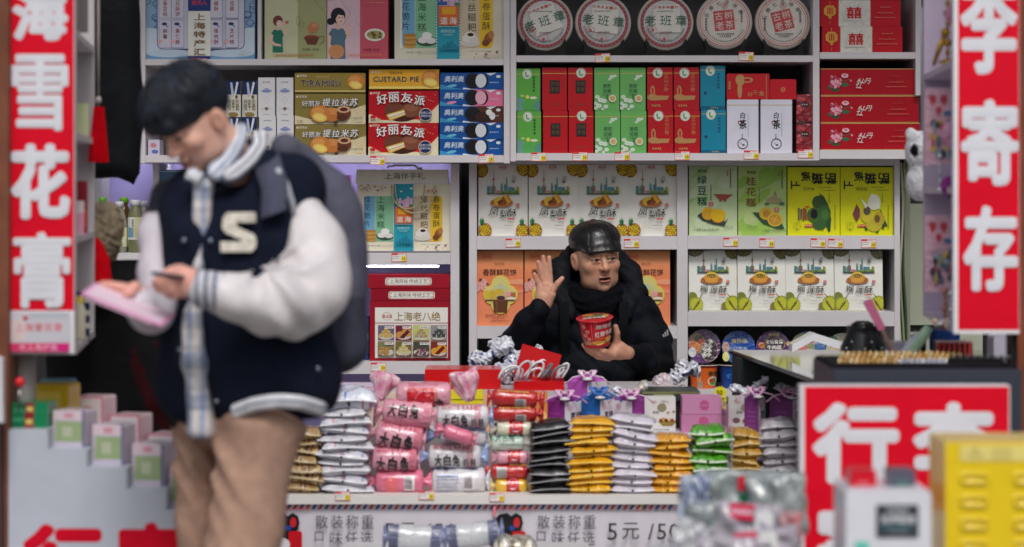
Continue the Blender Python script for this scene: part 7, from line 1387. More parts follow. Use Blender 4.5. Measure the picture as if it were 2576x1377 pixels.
wrap(1880, 1332, .15, .12, 5.5, -4, 5, LG, 'pale lilac clear wrapped pack with red label in the middle', 45, lambda m: (m.rect(20, 0, 58, 30, c(222, 30, 80)), m.rect(22, 10, 54, 20, c(240, 180, 200)), m.rr(60, 10, 86, 50, 6, c(232, 236, 238))))
wrap(1930, 1385, .15, .1, 5.4, 4, -6, LG, 'lilac clear wrapped pack with red square at the front right', 46, lambda m: (m.rect(0, 0, 34, 60, c(226, 30, 80)), m.rr(4, 10, 28, 44, 5, c(240, 220, 226)), m.rr(36, 4, 64, 70, 8, c(232, 236, 236)), m.ell(50, 36, 6, 6, c(160, 196, 180))))
wrap(1830, 1400, .14, .09, 5.35, 0, 4, LG, 'lilac clear wrapped pack at the front middle', 47)
wrap(1735, 1365, .09, .1, 5.5, 10, 24, [c(206, 210, 214), c(150, 150, 166), c(226, 228, 230)], 'white clear wrapped pack at the front left', 48)
wrap(1985, 1330, .06, .08, 5.5, 0, 0, [c(190, 150, 156), c(206, 40, 60), c(190, 170, 176)], 'small clear wrapped pack with red centre by the board edge', 49)
# hanging things at left behind the case
m = M(); dd = 7.6
def coat(P): return smin(fbox(P, (0, 0, .16), (.115, .06, .42), .05), fcap(P, (.075, 0, .45), (.10, 0, -.26), .034, .028), .04) + wob(P, 16, .010, 3)
o = body(coat, (-.3, -.16, -.4), (.3, .16, .68), .02, 'hanging_jacket', 'puffy', c(20, 22, 26), None, P3(256, 240, dd)); tag(o, 'black jacket hanging above the bottles at upper left', 'jacket')
m = M(); m.prism([(-.028, -.09), (.03, -.09), (.016, .07), (-.012, .07)], 0, .02, c(206, 0, 20), 'cloth'); m.tube([(0, .01, .07), (0, .01, .4)], .004, c(150, 140, 140), 'cloth'); m.lathe([(.006, 0), (.01, .01), (.006, .02)], 10, c(190, 180, 180), 'cloth', 0, .01, .08); tag(m.build('red_tassel', None, P3(246, 330, 7.0)), 'red tassel hanging in front of the black jacket', 'tassel')
# ---------------------------------------------------------------- people
def W_(px, py, dy, d0): return np.array([X(px, d0 + dy), d0 + dy, Z(py, d0 + dy)])
def headf(P, o, Rm, sc=1.0, open_=1.0, old=True, yf=1.0):
    q = ((P - o) @ Rm) / sc; S = lambda c_, r, rot=None: fell(q, c_, r, rot)
    D = S((0, .018, .04), (.077, .094, .09)); W1 = 1.13 if old else 1.0; D = smin(D, S((0, -.028, -.03), (.064 * W1, .066, .088)), .03); D = smin(D, S((0, -.034, -.086), (.047 * W1 ** 2.4, .046, .036)), .025); D = smin(D, S((0, -.074, -.108), (.019, .016, .015)), .018)
    for s_ in (-1, 1):
        D = smin(D, S((s_ * .044, -.064, -.026), (.023, .02, .02)), .02); D = smax(D, -S((s_ * .031, -.1, .001), (.019, .014, .010)), .012)
    D = smin(D, fcap(q, (-.032, -.089, .021), (.032, -.089, .021), .0095), .014)
    D = smin(D, fcap(q, (0, -.09, .006), (0, -.112, -.033), .0075, .0125), .010)
    for s_ in (-1, 1):
        D = smin(D, S((s_ * .013, -.102, -.037), (.009, .011, .0085)), .006); D = smin(D, S((s_ * .031, -.0815, -.002), (.0145, .0125, .0115)), .003)
        D = smin(D, fcap(q, (s_ * .018, -.0935, .003), (s_ * .044, -.087, .003), .004), .004); D = smin(D, fcap(q, (s_ * .019, -.0925, -.010), (s_ * .042, -.086, -.011), .0035), .006)
        D = smax(D, -S((s_ * .008, -.113, -.046), (.004, .006, .003)), .003)
        D = smax(D, -fcap(q, (s_ * .02, -.104, -.04), (s_ * .036, -.089, -.074), .0028 if old else .001), .008)
        D = smin(D, S((s_ * .081, .012, -.012), (.010, .02, .034), rmat(0, s_ * 8, -s_ * 20)), .008); D = smax(D, -S((s_ * .09, .004, -.012), (.006, .011, .022), rmat(0, s_ * 8, -s_ * 20)), .004)
    D = smin(D, S((0, -.096, -.0665), (.026, .007, .0048)), .006); D = smin(D, S((0, -.094, -.082), (.021, .008, .0058)), .006); D = smax(D, -S((.0, -.106, -.0745), (.021, .014, .0012 + .0035 * open_)), .003)
    D = smin(D, fcap(q, (0, .02, -.06), (0, .045, -.2), .056, .062), .03)
    return D * sc
def headcol(V, o, Rm, sc, skin, old=True):
    q = ((V - o) @ Rm) / sc; C = np.tile(np.array(skin), (len(V), 1)); x, y, z = q.T; ax = np.abs(x)
    def put(m_, col, a=1.0): C[m_] = C[m_] * (1 - a) + np.array(col) * a
    red = np.exp(-((ax - .04) ** 2 / .0005 + (z + .035) ** 2 / .0006)) * (y < -.02) + .9 * np.exp(-(x ** 2 / .0002 + (z + .036) ** 2 / .0003)) * (y < -.09) + (ax > .074) * .6
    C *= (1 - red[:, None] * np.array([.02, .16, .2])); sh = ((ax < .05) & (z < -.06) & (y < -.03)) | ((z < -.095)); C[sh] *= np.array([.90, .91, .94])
    put((ax < .048) & (ax > .013) & (np.abs(z - .0215 - .004 * np.cos(ax * 60)) < .0042) & (y < -.06), c(44, 36, 34), .75 if old else .9)
    lip = (((x / .025) ** 2 + ((z + .074) / .0135) ** 2) < 1) & (y < -.085); put(lip, c(150, 84, 80), .7)
    put((((x / .023) ** 2 + ((z + .0745 - 6 * x * x) / .0042) ** 2) < 1) & (y < -.08) & (y > -.099), c(40, 14, 14), .95)
    eye = ((((ax - .031) / .0125) ** 2 + ((z + .003) / .0044) ** 2) < 1) & (y < -.07); put(eye, c(160, 146, 136)); ex = np.where(x > 0, .035, -.027)
    put(eye & (((x - ex) ** 2 + (z + .003) ** 2) < .0062 ** 2), c(26, 18, 16)); put((np.abs(z - .0022 + ((ax - .031) / .02) ** 2 * .004) < .0019) & (ax > .016) & (ax < .047) & (y < -.07), c(40, 26, 24), .85); put((np.abs(z + .0085) < .0011) & (ax > .019) & (ax < .043) & (y < -.07), c(110, 70, 60), .5)
    put((((ax - .008) / .0045) ** 2 + ((z + .0455) / .0028) ** 2 < 1) & (y < -.09), c(50, 24, 20), .8)
    if old:
        for (u0, w0, u1, w1) in ((.05, .002, .062, .010), (.05, -.004, .064, -.008), (.02, -.018, .040, -.020)):
            A_, B_ = np.array([u0, w0]), np.array([u1, w1]); qq = np.stack([ax, z], 1) - A_; t_ = np.clip(qq @ (B_ - A_) / ((B_ - A_) @ (B_ - A_)), 0, 1); put((np.linalg.norm(qq - t_[:, None] * (B_ - A_), axis=1) < .0013) & (y < -.03), c(120, 76, 58), .55)
        put((ax > .062) & (z > -.02) & (y > -.055) & (ax < .08) & (y < -.0) & (z > .0) & (np.sin(y * 900 + z * 500) > -.3), c(140, 120, 112), .35); put((((x + .056) ** 2 + (z - .028) ** 2) < .002 ** 2) & (y < 0), c(30, 24, 24))
    return C
SK = c(198, 146, 118)
# --- shopkeeper
D0 = 8.95; o_ = W_(1500, 647, 0, D0); Rm = rmat(4, -5, 0) @ rmat(0, 0, 21)
Rm = rmat(0, 0, 15) @ rmat(3, -5, 0)
man = empty('person', tuple(W_(1490, 1250, .05, D0) * np.array([1, 1, 0])), 'shopkeeper in black coat and leather cap raising one palm and holding a noodle cup', 'person')
def mk_child(f, lo, hi, res, name, mat, col, par): o = body(f, lo, hi, res, name, mat, col); o.parent = par; o.location = -par.location; return o
def handf(spec, palm, d0, rr=.0088, k=.007):
    pts = [[W_(*p, d0) for p in fg[0]] for fg in spec]; rs = [fg[1] for fg in spec]
    def f(P):
        D = None
        for a, r in zip(palm[0], palm[1]): q = fcap(P, W_(*a[0], d0), W_(*a[1], d0), r[0], r[1]); D = q if D is None else smin(D, q, .016)
        for p, r in zip(pts, rs): D = smin(D, fchain(P, p, r, .003), k)
        return D
    return f
h1 = handf([([(1360, 730, 0), (1352, 710, -.004), (1344, 690, -.010)], [.0098, .0085, .0072]), ([(1368, 715, 0), (1360, 686, -.003), (1354, 660, -.010)], [.0100, .0092, .0076]), ([(1376, 712, 0), (1370, 678, -.003), (1366.5, 647, -.008)], [.0104, .0094, .0078]),
            ([(1385, 713, 0), (1383, 680, -.003), (1381.5, 648, -.008)], [.0102, .0090, .0074]), ([(1380, 745, -.006), (1392, 728, -.014), (1403, 713, -.018), (1414, 701, -.018)], [.015, .0118, .0108, .0086])],
           ([((1358, 762, .004), (1358, 728, 0)), ((1366, 764, .004), (1371, 718, 0)), ((1372, 760, .002), (1384, 722, 0)), ((1376, 762, -.002), (1388, 742, -.010)), ((1364, 790, .006), (1366, 750, .004))], [(.019, .014), (.020, .014), (.019, .013), (.018, .015), (.024, .024)]), D0 - .2)
def hcol(base, d0):
    def f(V):
        n_ = np.sin(V @ np.array([160., 60, 210])) * .03 + np.sin(V @ np.array([90., -70, 60])) * .04; return np.tile(np.array(base), (len(V), 1)) * (1 + n_[:, None]) * np.array([1, .97, .95])
    return f
lo = W_(1330, 800, -.26, D0); hi = W_(1430, 630, -.12, D0)
def hd(P): return headf(P, o_, Rm, 1.0, 1.0)
def manskin(V): return headcol(V, o_, Rm, 1.0, c(204, 156, 130))
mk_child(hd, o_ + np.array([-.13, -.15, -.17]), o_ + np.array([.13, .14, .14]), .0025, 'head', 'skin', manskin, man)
def lines_palm(V):
    C = hcol(c(208, 160, 136), 0)(V); d0 = D0 - .2
    for a, b in (((1350, 735), (1388, 730)), ((1352, 722), (1384, 716)), ((1372, 760), (1386, 728))):
        A, B = W_(*a, 0, d0)[[0, 2]], W_(*b, 0, d0)[[0, 2]]; q = V[:, [0, 2]] - A; t = np.clip(q @ (B - A) / ((B - A) @ (B - A)), 0, 1); dd_ = np.linalg.norm(q - t[:, None] * (B - A), axis=1); C[(dd_ < .0012)] *= np.array([.86, .76, .74])
    return C
mk_child(h1, (lo[0], D0 - .27, lo[2]), (hi[0], D0 - .15, hi[2]), .0026, 'hand', 'skin', lines_palm, man)
# cup hand
dh = D0 - .36
h2 = handf([([(1545, 882, .03), (1552, 858, .01), (1552, 838, -.005), (1549, 822, -.012)], [.019, .0125, .0112, .009]), ([(1540, 892, -.005), (1518, 884, -.038), (1500, 874, -.040), (1491, 868, -.038)], [.013, .0112, .0100, .0082]),
            ([(1536, 897, .0), (1508, 891, -.030), (1488, 878, -.034), (1478, 868, -.030)], [.013, .0112, .0100, .0084]), ([(1530, 901, .008), (1504, 897, -.014), (1480, 882, -.018), (1468, 868, -.016)], [.0125, .0108, .0096, .0080]), ([(1534, 898, .02), (1506, 894, .02), (1484, 882, .02)], [.0115, .0100, .0080])],
           ([((1562, 878, .02), (1540, 890, .0)), ((1558, 890, .03), (1524, 893, .015)), ((1580, 888, .03), (1556, 882, .02)), ((1556, 868, .02), (1546, 885, .02))], [(.022, .018), (.022, .016), (.024, .022), (.014, .018)]), dh)
lo = W_(1450, 925, 0, dh); hi = W_(1600, 800, 0, dh)
mk_child(h2, (lo[0], dh - .08, lo[2]), (hi[0], dh + .08, hi[2]), .0026, 'hand', 'skin', hcol(c(196, 148, 124), 0), man)
# cap
co = o_ + Rm @ np.array([.004, .010, .052])
def capf(P):
    q = (P - co) @ Rm; D = fell(q, (0, .012, .012), (.096, .114, .074)); D = smin(D, fell(q, (0, -.072, -.014), (.074, .056, .030), rmat(14)), .02); D = smin(D, fell(q, (0, -.106, -.028), (.062, .034, .009), rmat(10)), .012)
    D = smax(D, -(q[:, 2] + .032 + .25 * (q[:, 1] + .09) * (q[:, 1] < -.09)), .006); D = smax(D, -fell(q, (0, .01, -.03), (.072, .088, .05)), .006)
    s1 = np.abs(np.abs(q[:, 0]) - .066 + .25 * (q[:, 2]) - .15 * q[:, 1]); D = D + .0016 * np.exp(-(s1 / .002) ** 2); s2 = np.abs(q[:, 2] + .012 - .2 * (q[:, 1] + .06)) ; D = D + .0014 * np.exp(-(s2 / .0022) ** 2) * (q[:, 1] < .0)
    D = smin(D, fell(q, (0, .012, .085), (.012, .012, .005)), .002); return D + wob(q, 45, .0012, 4)
mk_child(capf, co + np.array([-.14, -.17, -.08]), co + np.array([.14, .16, .12]), .003, 'flat_cap', 'leather', c(20, 20, 22), man)
# coat
A = lambda px, py, dy: W_(px, py, dy, D0)
def coatf(P):
    t = A(1492, 900, .06); D = fell(P, t, (.21, .13, .30)); D = smin(D, fbox(P, A(1500, 1010, .06), (.20, .12, .2), .09), .06)
    D = smin(D, fcap(P, A(1420, 790, .05), A(1572, 780, .05), .085, .085), .05)
    D = smin(D, fchain(P, [A(1405, 795, .04), A(1312, 868, -.03), A(1300, 872, -.08)], [.085, .074, .072], .02), .04)
    D = smin(D, fchain(P, [A(1303, 868, -.08), A(1336, 810, -.17), A(1356, 782, -.21)], [.070, .054, .042], .02), .025)
    D = smin(D, fchain(P, [A(1590, 790, .05), A(1640, 850, .0), A(1654, 905, -.07)], [.088, .072, .07], .03), .04)
    D = smin(D, fchain(P, [A(1652, 900, -.08), A(1615, 905, -.22), A(1580, 890, -.31)], [.066, .05, .036], .02), .025)
    D = smin(D, fcap(P, A(1440, 770, .05), A(1560, 770, .05), .08, .08), .04)
    cr = np.abs(np.sin(P[:, 2] * 26 + P[:, 0] * 14 + 1.8 * np.sin(P[:, 0] * 17 + P[:, 2] * 9))); D = D + wob(P, 32, .005, 5) + wob(P, 75, .002, 15) + .009 * (1 - cr) ** 3 + .002 + .004 * np.sin(P[:, 2] * 62 + 2 * np.sin(P[:, 0] * 9)) * (np.abs(P[:, 0] - A(1490, 0, 0)[0]) > .17)
    return D
lo = A(1215, 1100, 0); hi = A(1745, 600, 0)
mk_child(coatf, (lo[0], D0 - .4, lo[2]), (hi[0], D0 + .24, hi[2]), .0085, 'coat', 'puffy', c(14, 17, 25), man)
HDP = [A(1432, 790, -.05), A(1402, 735, .02), A(1412, 680, .08), A(1450, 650, .13), A(1540, 655, .13), A(1582, 690, .09), A(1598, 738, .03), A(1572, 792, -.05)]
def hoodf(P): D = fchain(P, HDP, [.030, .042, .046, .05, .05, .044, .042, .030], .03); D = smin(D, fell(P, A(1498, 715, .09), (.085, .03, .075)), .03); return D + wob(P, 60, .003, 9) + .007 * (1 - np.abs(np.sin(P[:, 2] * 48 + P[:, 0] * 40 + P[:, 1] * 30))) ** 2
lo = A(1340, 840, 0); hi = A(1660, 590, 0); mk_child(hoodf, (lo[0], D0 - .14, lo[2]), (hi[0], D0 + .22, hi[2]), .006, 'hood', 'puffy', c(22, 24, 30), man)
def scf(P):
    q = P - A(1500, 738, .02); an = np.arctan2(q[:, 1], q[:, 0]); rr_ = np.sqrt((q[:, 0] / 1.1) ** 2 + q[:, 1] ** 2); z = q[:, 2] - .30 * q[:, 1]; D = np.sqrt((rr_ - .082) ** 2 + (z * .62) ** 2) - .026; D = smin(D, fell(P, A(1506, 775, -.06), (.055, .03, .045)), .03); return D + .005 * np.abs(np.sin(z * 95 + 2.2 * np.sin(an * 2) + an)) + wob(P, 90, .0015, 4)
lo = A(1410, 830, 0); hi = A(1590, 670, 0); mk_child(scf, (lo[0], D0 - .16, lo[2]), (hi[0], D0 + .16, hi[2]), .005, 'scarf', 'knit', c(13, 14, 20), man)
for px, rx in ((1419, 1), (1570, -1)):
    m = M(); pts = [A(px + 4 * rx * t, 760 + 150 * t, -.055 - .035 * math.sin(math.pi * min(1, t + .15))) for t in np.linspace(0, 1, 9)]
    V = []; 
    for p in pts: V += [p + np.array([-.017, -.002, 0]), p + np.array([.017, -.002, 0]), p + np.array([.017, .02, 0]), p + np.array([-.017, .02, 0])]
    m.mesh(V, [(i * 4 + a, i * 4 + (a + 1) % 4, i * 4 + 4 + (a + 1) % 4, i * 4 + 4 + a) for i in range(8) for a in range(4)], c(16, 19, 21), 'cloth', False)
    o = m.build('strap', man); o.location = -man.location
m = M(); m.am = 'card'; 
for k in range(3): p = A(1672 + k * 5, 848 - k * 2, -.115); m.mesh([p + np.array(v) for v in ((-.006, 0, 0), (.0, 0, -.001), (-.002, 0, .012 + k * .005), (-.008, 0, .009 + k * .005))], [(0, 1, 2, 3)], c(150, 150, 156), 'card', False)
o = m.build('sleeve_mark', man); o.location = -man.location
def a_red(m):
    m.rect(0, 0, 100, 70, c(206, 16, 34)); m.rect(0, 58, 100, 66, c(190, 130, 60)); m.rect(8, 56, 100, 62, c(206, 150, 70)); m.poly([(18, 0), (46, 0), (48, 70), (24, 70)], c(214, 130, 140)); m.rect(8, 50, 22, 70, c(30, 24, 26))
    for (x, y) in ((28, 12), (36, 26), (30, 38), (38, 48), (36, 60)): m.ell(x, y, 4.6, 5, c(220, 190, 170)); m.ell(x, y, 2.6, 3, c(206, 120, 110))
    m.txt('康师傅', 54, 6, 13, c(200, 200, 196), .03); 
    for k, ch in enumerate('红烧牛肉面'): m.gl(ch, 52 + k * 11, 26 - k, 62 + k * 11, 42 - k, PAPER, .03)
    m.rect(50, 45, 92, 47, c(226, 130, 50)); m.ell(60, 58, 14, 7, c(206, 150, 60)); m.ell(84, 50, 10, 8, c(214, 160, 90)); m.rect(46, 66, 100, 70, c(196, 20, 40))
s = K * dh; cu = tub(1500, 790, 864, 41, 32, (c(206, 16, 34), c(206, 20, 40)), 'red beef noodle cup held in the shopkeeper\'s hand', a_red, dh - .0, tuple(W_(1500, 868, -.012, dh))); cu.rotation_euler = (R(12), R(-2), R(-8))

# --- young man at the front left
DY = 6.0; yg = empty('person', (X(600, DY), DY, 0), 'young man in navy and white varsity jacket looking down at his phone', 'person'); B = lambda px, py, dy: W_(px, py, dy, DY)
ho = B(492, 300, -.02); Ry = rmat(0, 0, -48) @ rmat(35, 0, 0)
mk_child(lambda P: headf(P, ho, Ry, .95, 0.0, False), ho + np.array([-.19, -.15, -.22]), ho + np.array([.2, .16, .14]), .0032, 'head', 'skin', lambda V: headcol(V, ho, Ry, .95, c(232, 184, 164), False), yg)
def hairf(P):
    q = (P - ho) @ Ry / .9; D = fell(q, (0, .016, .056), (.094, .108, .092)); D = smin(D, fell(q, (0, -.066, .068), (.086, .062, .058)), .03); D = smin(D, fell(q, (0, -.112, .046), (.066, .030, .038), rmat(20)), .02); D = smin(D, fell(q, (0, .07, .03), (.07, .035, .055)), .03)
    face = fell(q, (0, -.12, -.055), (.072, .10, .086)); D = smax(D, -face, .012); D = smax(D, -(q[:, 2] + .045 + .3 * q[:, 1]), .01)
    for s_ in (-1, 1): D = smax(D, -fell(q, (s_ * .098, -.012, -.014), (.036, .040, .044)), .008)
    return D + wob(q, 60, .002, 8)
mk_child(hairf, ho + np.array([-.2, -.17, -.16]), ho + np.array([.18, .18, .21]), .0042, 'hair', 'hair', c(16, 23, 36), yg)
q = random.Random(3); m = M(); HC_ = np.array([0, .004, .060])
for k in range(1500):
    th = q.uniform(0, 6.283); p0 = q.uniform(.02, 1.0); ln = q.uniform(.35, .75); dr = q.uniform(-.25, .25); lim = (1.78 if math.sin(th) < -.1 else 1.5) + q.uniform(-.15, .16); lift = q.uniform(0, .012) + (.02 if q.random() < .12 else 0); pts = []
    for j in range(6):
        ph = min(lim, p0 + ln * j / 5); a = th + dr * j / 5; fr = max(0, -math.sin(a)); r_ = np.array([.0975, .112 + .034 * fr, .098]); dv = np.array([math.sin(ph) * math.cos(a), math.sin(ph) * math.sin(a), math.cos(ph)]); pts.append(ho + Ry @ ((HC_ + dv * r_) * .9 * (1.0 + .03 * math.sin(j * .6) + lift + lift * 2.5 * (j / 5) ** 2)))
    w_ = q.uniform(.0012, .0026); V = []
    for j, p in enumerate(pts):
        t_ = pts[min(j + 1, 5)] - pts[max(j - 1, 0)]; o1 = np.cross(t_, p - ho); o1 = o1 / (np.linalg.norm(o1) + 1e-9) * w_ * (1 - (j / 5) ** 2 * .8); V += [p - o1, p + o1, p + (p - ho) * .012]
    m.mesh(V, [(j * 3, j * 3 + 2, j * 3 + 5, j * 3 + 3) for j in range(5)] + [(j * 3 + 2, j * 3 + 1, j * 3 + 4, j * 3 + 5) for j in range(5)], c(*q.choice([(16, 22, 34), (24, 32, 46), (12, 16, 24), (34, 44, 60)])), 'hair', True)
o = m.build('hair_strands', [t for t in yg.children if t.name.startswith('hair')][0]); o['kind'] = 'stuff'; o.location = (0, 0, 0)
# shirt + trousers + jacket
NAVY = c(22, 27, 44)
def slab_(P, q): return P
def trf(P):
    D = fell(P, B(590, 1050, .03), (.15, .12, .09)); D = smin(D, fcap(P, B(500, 1090, .05), B(494, 1420, .07), .062, .046), .012); D = smin(D, fcap(P, B(652, 1090, -.03), B(600, 1440, -.12), .106, .088), .012); D = smin(D, fcap(P, B(494, 1410, .07), B(500, 2000, .1), .046, .05), .02); D = smin(D, fcap(P, B(600, 1430, -.12), B(620, 2000, .0), .088, .078), .02)
    f = .022 * (np.abs(np.sin(P[:, 2] * 24 + P[:, 0] * 30 + 2.4 * np.sin(P[:, 0] * 14 + P[:, 2] * 6))) - .6) * np.clip((P[:, 2] - B(0, 1360, 0)[2]) * 5, .3, 1); return D + f + wob(P, 26, .003, 2)
lo = B(420, 1960, 0); hi = B(800, 980, 0); mk_child(trf, (lo[0], DY - .26, .02), (hi[0], DY + .2, hi[2]), .012, 'trousers', 'cloth', c(176, 142, 124), yg)
Wd = c(226, 220, 220); BLUc = c(110, 124, 152)
def plaid(V):
    x, z = V[:, 0], V[:, 2]; C = np.tile(np.array(Wd), (len(V), 1)); a = (np.sin(x * 190) > .3); b = (np.sin(z * 62) > .45); C[a] = np.array(c(170, 180, 200)); C[b] *= np.array([.62, .68, .8]); C[np.sin(z * 130 + 1) > .93] *= .7; C[np.sin(x * 400) > .93] *= .7; return C
SHP = [(514, 470), (502, 670), (487, 776), (488, 917), (507, 1075)]
def shc(P, dy, g): return fchain(P * np.array([1, .7, 1]), [B(a, b, dy) * np.array([1, .7, 1]) for a, b in SHP], [v + g for v in (.022, .021, .023, .030, .038)], .02)
def shf(P): return smax(shc(P, -.072, 0) + wob(P, 55, .0035, 3) + .003 * np.sin(P[:, 0] * 160 + 3 * np.sin(P[:, 2] * 12)), -(P[:, 2] - B(0, 1094, 0)[2]), .004)
lo = B(440, 1120, 0); hi = B(670, 320, 0); mk_child(shf, (lo[0], DY - .2, lo[2]), (hi[0], DY + .1, hi[2]), .007, 'shirt', 'cloth', plaid, yg)
def jbody(P):
    D = fbox(P, B(618, 790, .03), (.205, .135, .30), .12); D = smin(D, fell(P, B(640, 950, .03), (.225, .15, .13)), .05); D = smin(D, fcap(P, B(480, 500, .02), B(740, 470, .06), .075, .085), .05); D = smin(D, fcap(P, B(600, 420, .05), B(640, 520, .05), .075, .12), .05)
    D = smax(D, -shc(P, -.12, -.002), .012); D = smax(D, -fcap(P, B(507, 1060, -.13), B(512, 1130, -.13), .045, .06), .01); D = smax(D, -fell(P, B(555, 400, -.03), (.085, .11, .085)), .02)
    D = smax(D, (P[:, 2] * -1 + B(0, 1060, 0)[2]) + .12 * (P[:, 0] - B(600, 0, 0)[0]) * 0, .01)
    return D + wob(P, 20, .006, 6) + .004 * np.sin(P[:, 2] * 40 + P[:, 0] * 30)
def jcol(V):
    C = np.tile(np.array(NAVY), (len(V), 1)); px = 1288 + V[:, 0] / (K * V[:, 1]); py = 480 - (V[:, 2] - HC) / (K * V[:, 1]); return C
lo = B(365, 1080, 0); hi = B(880, 350, 0); mk_child(jbody, (lo[0], DY - .24, lo[2]), (hi[0], DY + .26, hi[2]), .0085, 'jacket', 'cloth', jcol, yg)
def band(name, pts, wd, cols, up=0, thick=.006, mat='cloth'):
    m = M(); n = len(pts); Q = [B(*p) for p in pts]; rows = []; N_ = len(cols)
    for i, p in enumerate(Q):
        t = Q[min(i + 1, n - 1)] - Q[max(i - 1, 0)]; t = t / np.linalg.norm(t); out = np.array([.15, -1, .25]) if up == 0 else np.array(up); w_ = np.cross(t, out); w_ = w_ / np.linalg.norm(w_); nn_ = np.cross(w_, t); nn_ = nn_ * (1 if nn_ @ out > 0 else -1); W2 = wd if not isinstance(wd, (list, tuple)) else wd[i]
        rows.append([p + w_ * W2 * (k / N_ - .5) + nn_ * (thick * (1.6 * math.sin(math.pi * k / N_) + .25 * math.sin(i * 1.7 + k))) for k in range(N_ + 1)] + [p + w_ * W2 * (.5 - k / N_) - nn_ * thick * 2.2 for k in range(N_ + 1)])
    L_n = 2 * N_ + 2; V = [v for r in rows for v in r]; F = []; C = []
    for i in range(n - 1):
        for k in range(L_n): F.append((i * L_n + k, i * L_n + (k + 1) % L_n, (i + 1) * L_n + (k + 1) % L_n, (i + 1) * L_n + k)); C.append(cols[k] if k < N_ else cols[0])
    F += [tuple(range(L_n)), tuple(range((n - 1) * L_n, n * L_n))]; C += [cols[0]] * 2; m.mesh(V, F, lambda i: C[i], mat, True); o = m.build(name, yg); o.location = -yg.location; return o
def spl(pts, n=14):
    P_ = np.array(pts, float); t = np.linspace(0, len(P_) - 1, n); return [tuple(np.array([np.interp(q, np.arange(len(P_)), P_[:, j]) for j in range(3)])) for q in t]
WB, GB = c(226, 226, 232), c(110, 114, 132)
band('hem_band', spl([(588, 1036, -.128), (640, 1016, -.158), (700, 1008, -.165), (760, 1012, -.14), (818, 1030, -.06)]), .034, [WB, WB, GB, WB, WB])
band('collar', spl([(652, 336, .06), (654, 366, .02), (628, 402, -.04), (592, 432, -.085), (562, 450, -.11)]), [.04] * 12 + [.03, .012], [GB, WB, WB, GB, WB, WB, GB], thick=.007)
band('shirt_collar', spl([(606, 318, .05), (602, 352, .0), (582, 390, -.05), (556, 422, -.09), (530, 444, -.11)]), [.034] * 9 + [.042, .048, .05, .04, .02], [c(170, 182, 204), c(222, 224, 230), c(150, 164, 190), c(224, 226, 232), c(186, 196, 212)], thick=.006)
band('shirt_collar', spl([(478, 432, -.09), (492, 444, -.108), (506, 448, -.112)], 6), .03, [c(206, 212, 222), c(228, 230, 234)], thick=.005)
LE = c(222, 216, 218)
def slv(P):
    D = fchain(P, [B(752, 545, .02), B(785, 620, -.02), B(782, 735, -.10)], [.062, .080, .084], .03); D = smin(D, fchain(P, [B(790, 742, -.10), B(690, 765, -.20), B(580, 745, -.27), B(548, 738, -.29)], [.082, .078, .055, .046], .03), .03)
    D = smin(D, fell(P, B(742, 815, -.14), (.06, .05, .045)), .03); D = smin(D, fell(P, B(845, 712, -.05), (.035, .05, .06)), .03)
    e_ = B(770, 735, -.12); q = P - e_; r = np.linalg.norm(q, axis=1); pi_ = B(682, 668, -.16); rp = P - pi_; ra = np.linalg.norm(rp, axis=1); an = np.arctan2(rp[:, 2], rp[:, 0]); D = D + .030 * (np.abs(np.sin(an * 3.4 + .6 * np.sin(ra * 30))) - .6) * np.clip(ra / .06, 0, 1) * np.exp(-(ra / .13) ** 2); g1 = q[:, 0] * .55 + q[:, 2] * .84; D = D + .009 * np.sin(g1 * 62 + 3 * np.sin(q[:, 0] * 16)) * np.exp(-((q[:, 0] + .03) / .09) ** 2 - ((q[:, 2] - .01) / .11) ** 2) + wob(P, 22, .006, 7) + .004 * np.sin(q[:, 0] * 48 + q[:, 2] * 20) * (q[:, 0] < -.06); return D
lo = B(500, 900, 0); hi = B(900, 480, 0); mk_child(slv, (lo[0] - .03, DY - .4, lo[2]), (hi[0], DY + .14, hi[2]), .007, 'sleeve', 'softleather', LE, yg)
mk_child(lambda P: fchain(P, [B(556, 738, -.285), B(512, 728, -.305)], [.050, .045], .01) + .0015 * np.sin(P[:, 0] * 500), (X(480, DY) - .01, DY - .4, Z(810, DY)), (X(600, DY), DY - .2, Z(660, DY)), .005, 'cuff', 'cloth', lambda V: np.where((np.sin(V[:, 0] * 300) > -.3)[:, None], np.array(c(216, 216, 224)), np.array(c(110, 114, 134))), yg)
def slv2(P): D = fchain(P, [B(430, 500, .08), B(392, 590, .04), B(385, 680, -.02), B(400, 745, -.06)], [.05, .042, .038, .042], .03); D = smin(D, fchain(P, [B(400, 750, -.06), B(378, 785, -.14), B(356, 768, -.19)], [.046, .05, .038], .02), .03); return D + wob(P, 30, .005, 9)
mk_child(slv2, (X(300, DY), DY - .28, Z(880, DY)), (X(500, DY), DY + .2, Z(430, DY)), .0075, 'sleeve', 'softleather', lambda V: np.where((V[:, 2] > Z(535, DY))[:, None], np.array(NAVY), np.array(c(204, 196, 206))), yg)
m = M(); m.am = 'cloth'; sx = B(600, 585, -.115); s = K * DY
m2 = [(640, 537), (652, 556), (598, 560), (592, 570), (640, 592), (648, 610), (640, 632), (566, 632), (556, 614), (600, 612), (604, 600), (566, 582), (560, 566), (574, 538)]
P = rr = [((a - 603) * s, -(b - 585) * s) for a, b in [(574, 536), (644, 536), (644, 560), (600, 560), (596, 570), (640, 590), (646, 604), (644, 622), (634, 633), (558, 633), (558, 608), (606, 608), (608, 602), (570, 586), (562, 574), (564, 550)]]
m.prism(P[::-1], -.001, .012, c(226, 220, 206), 'knit'); o = m.build('chest_letter', yg); o.location = Vector(B(601, 585, -.125)) - yg.location; o.rotation_euler = (0, 0, R(8))
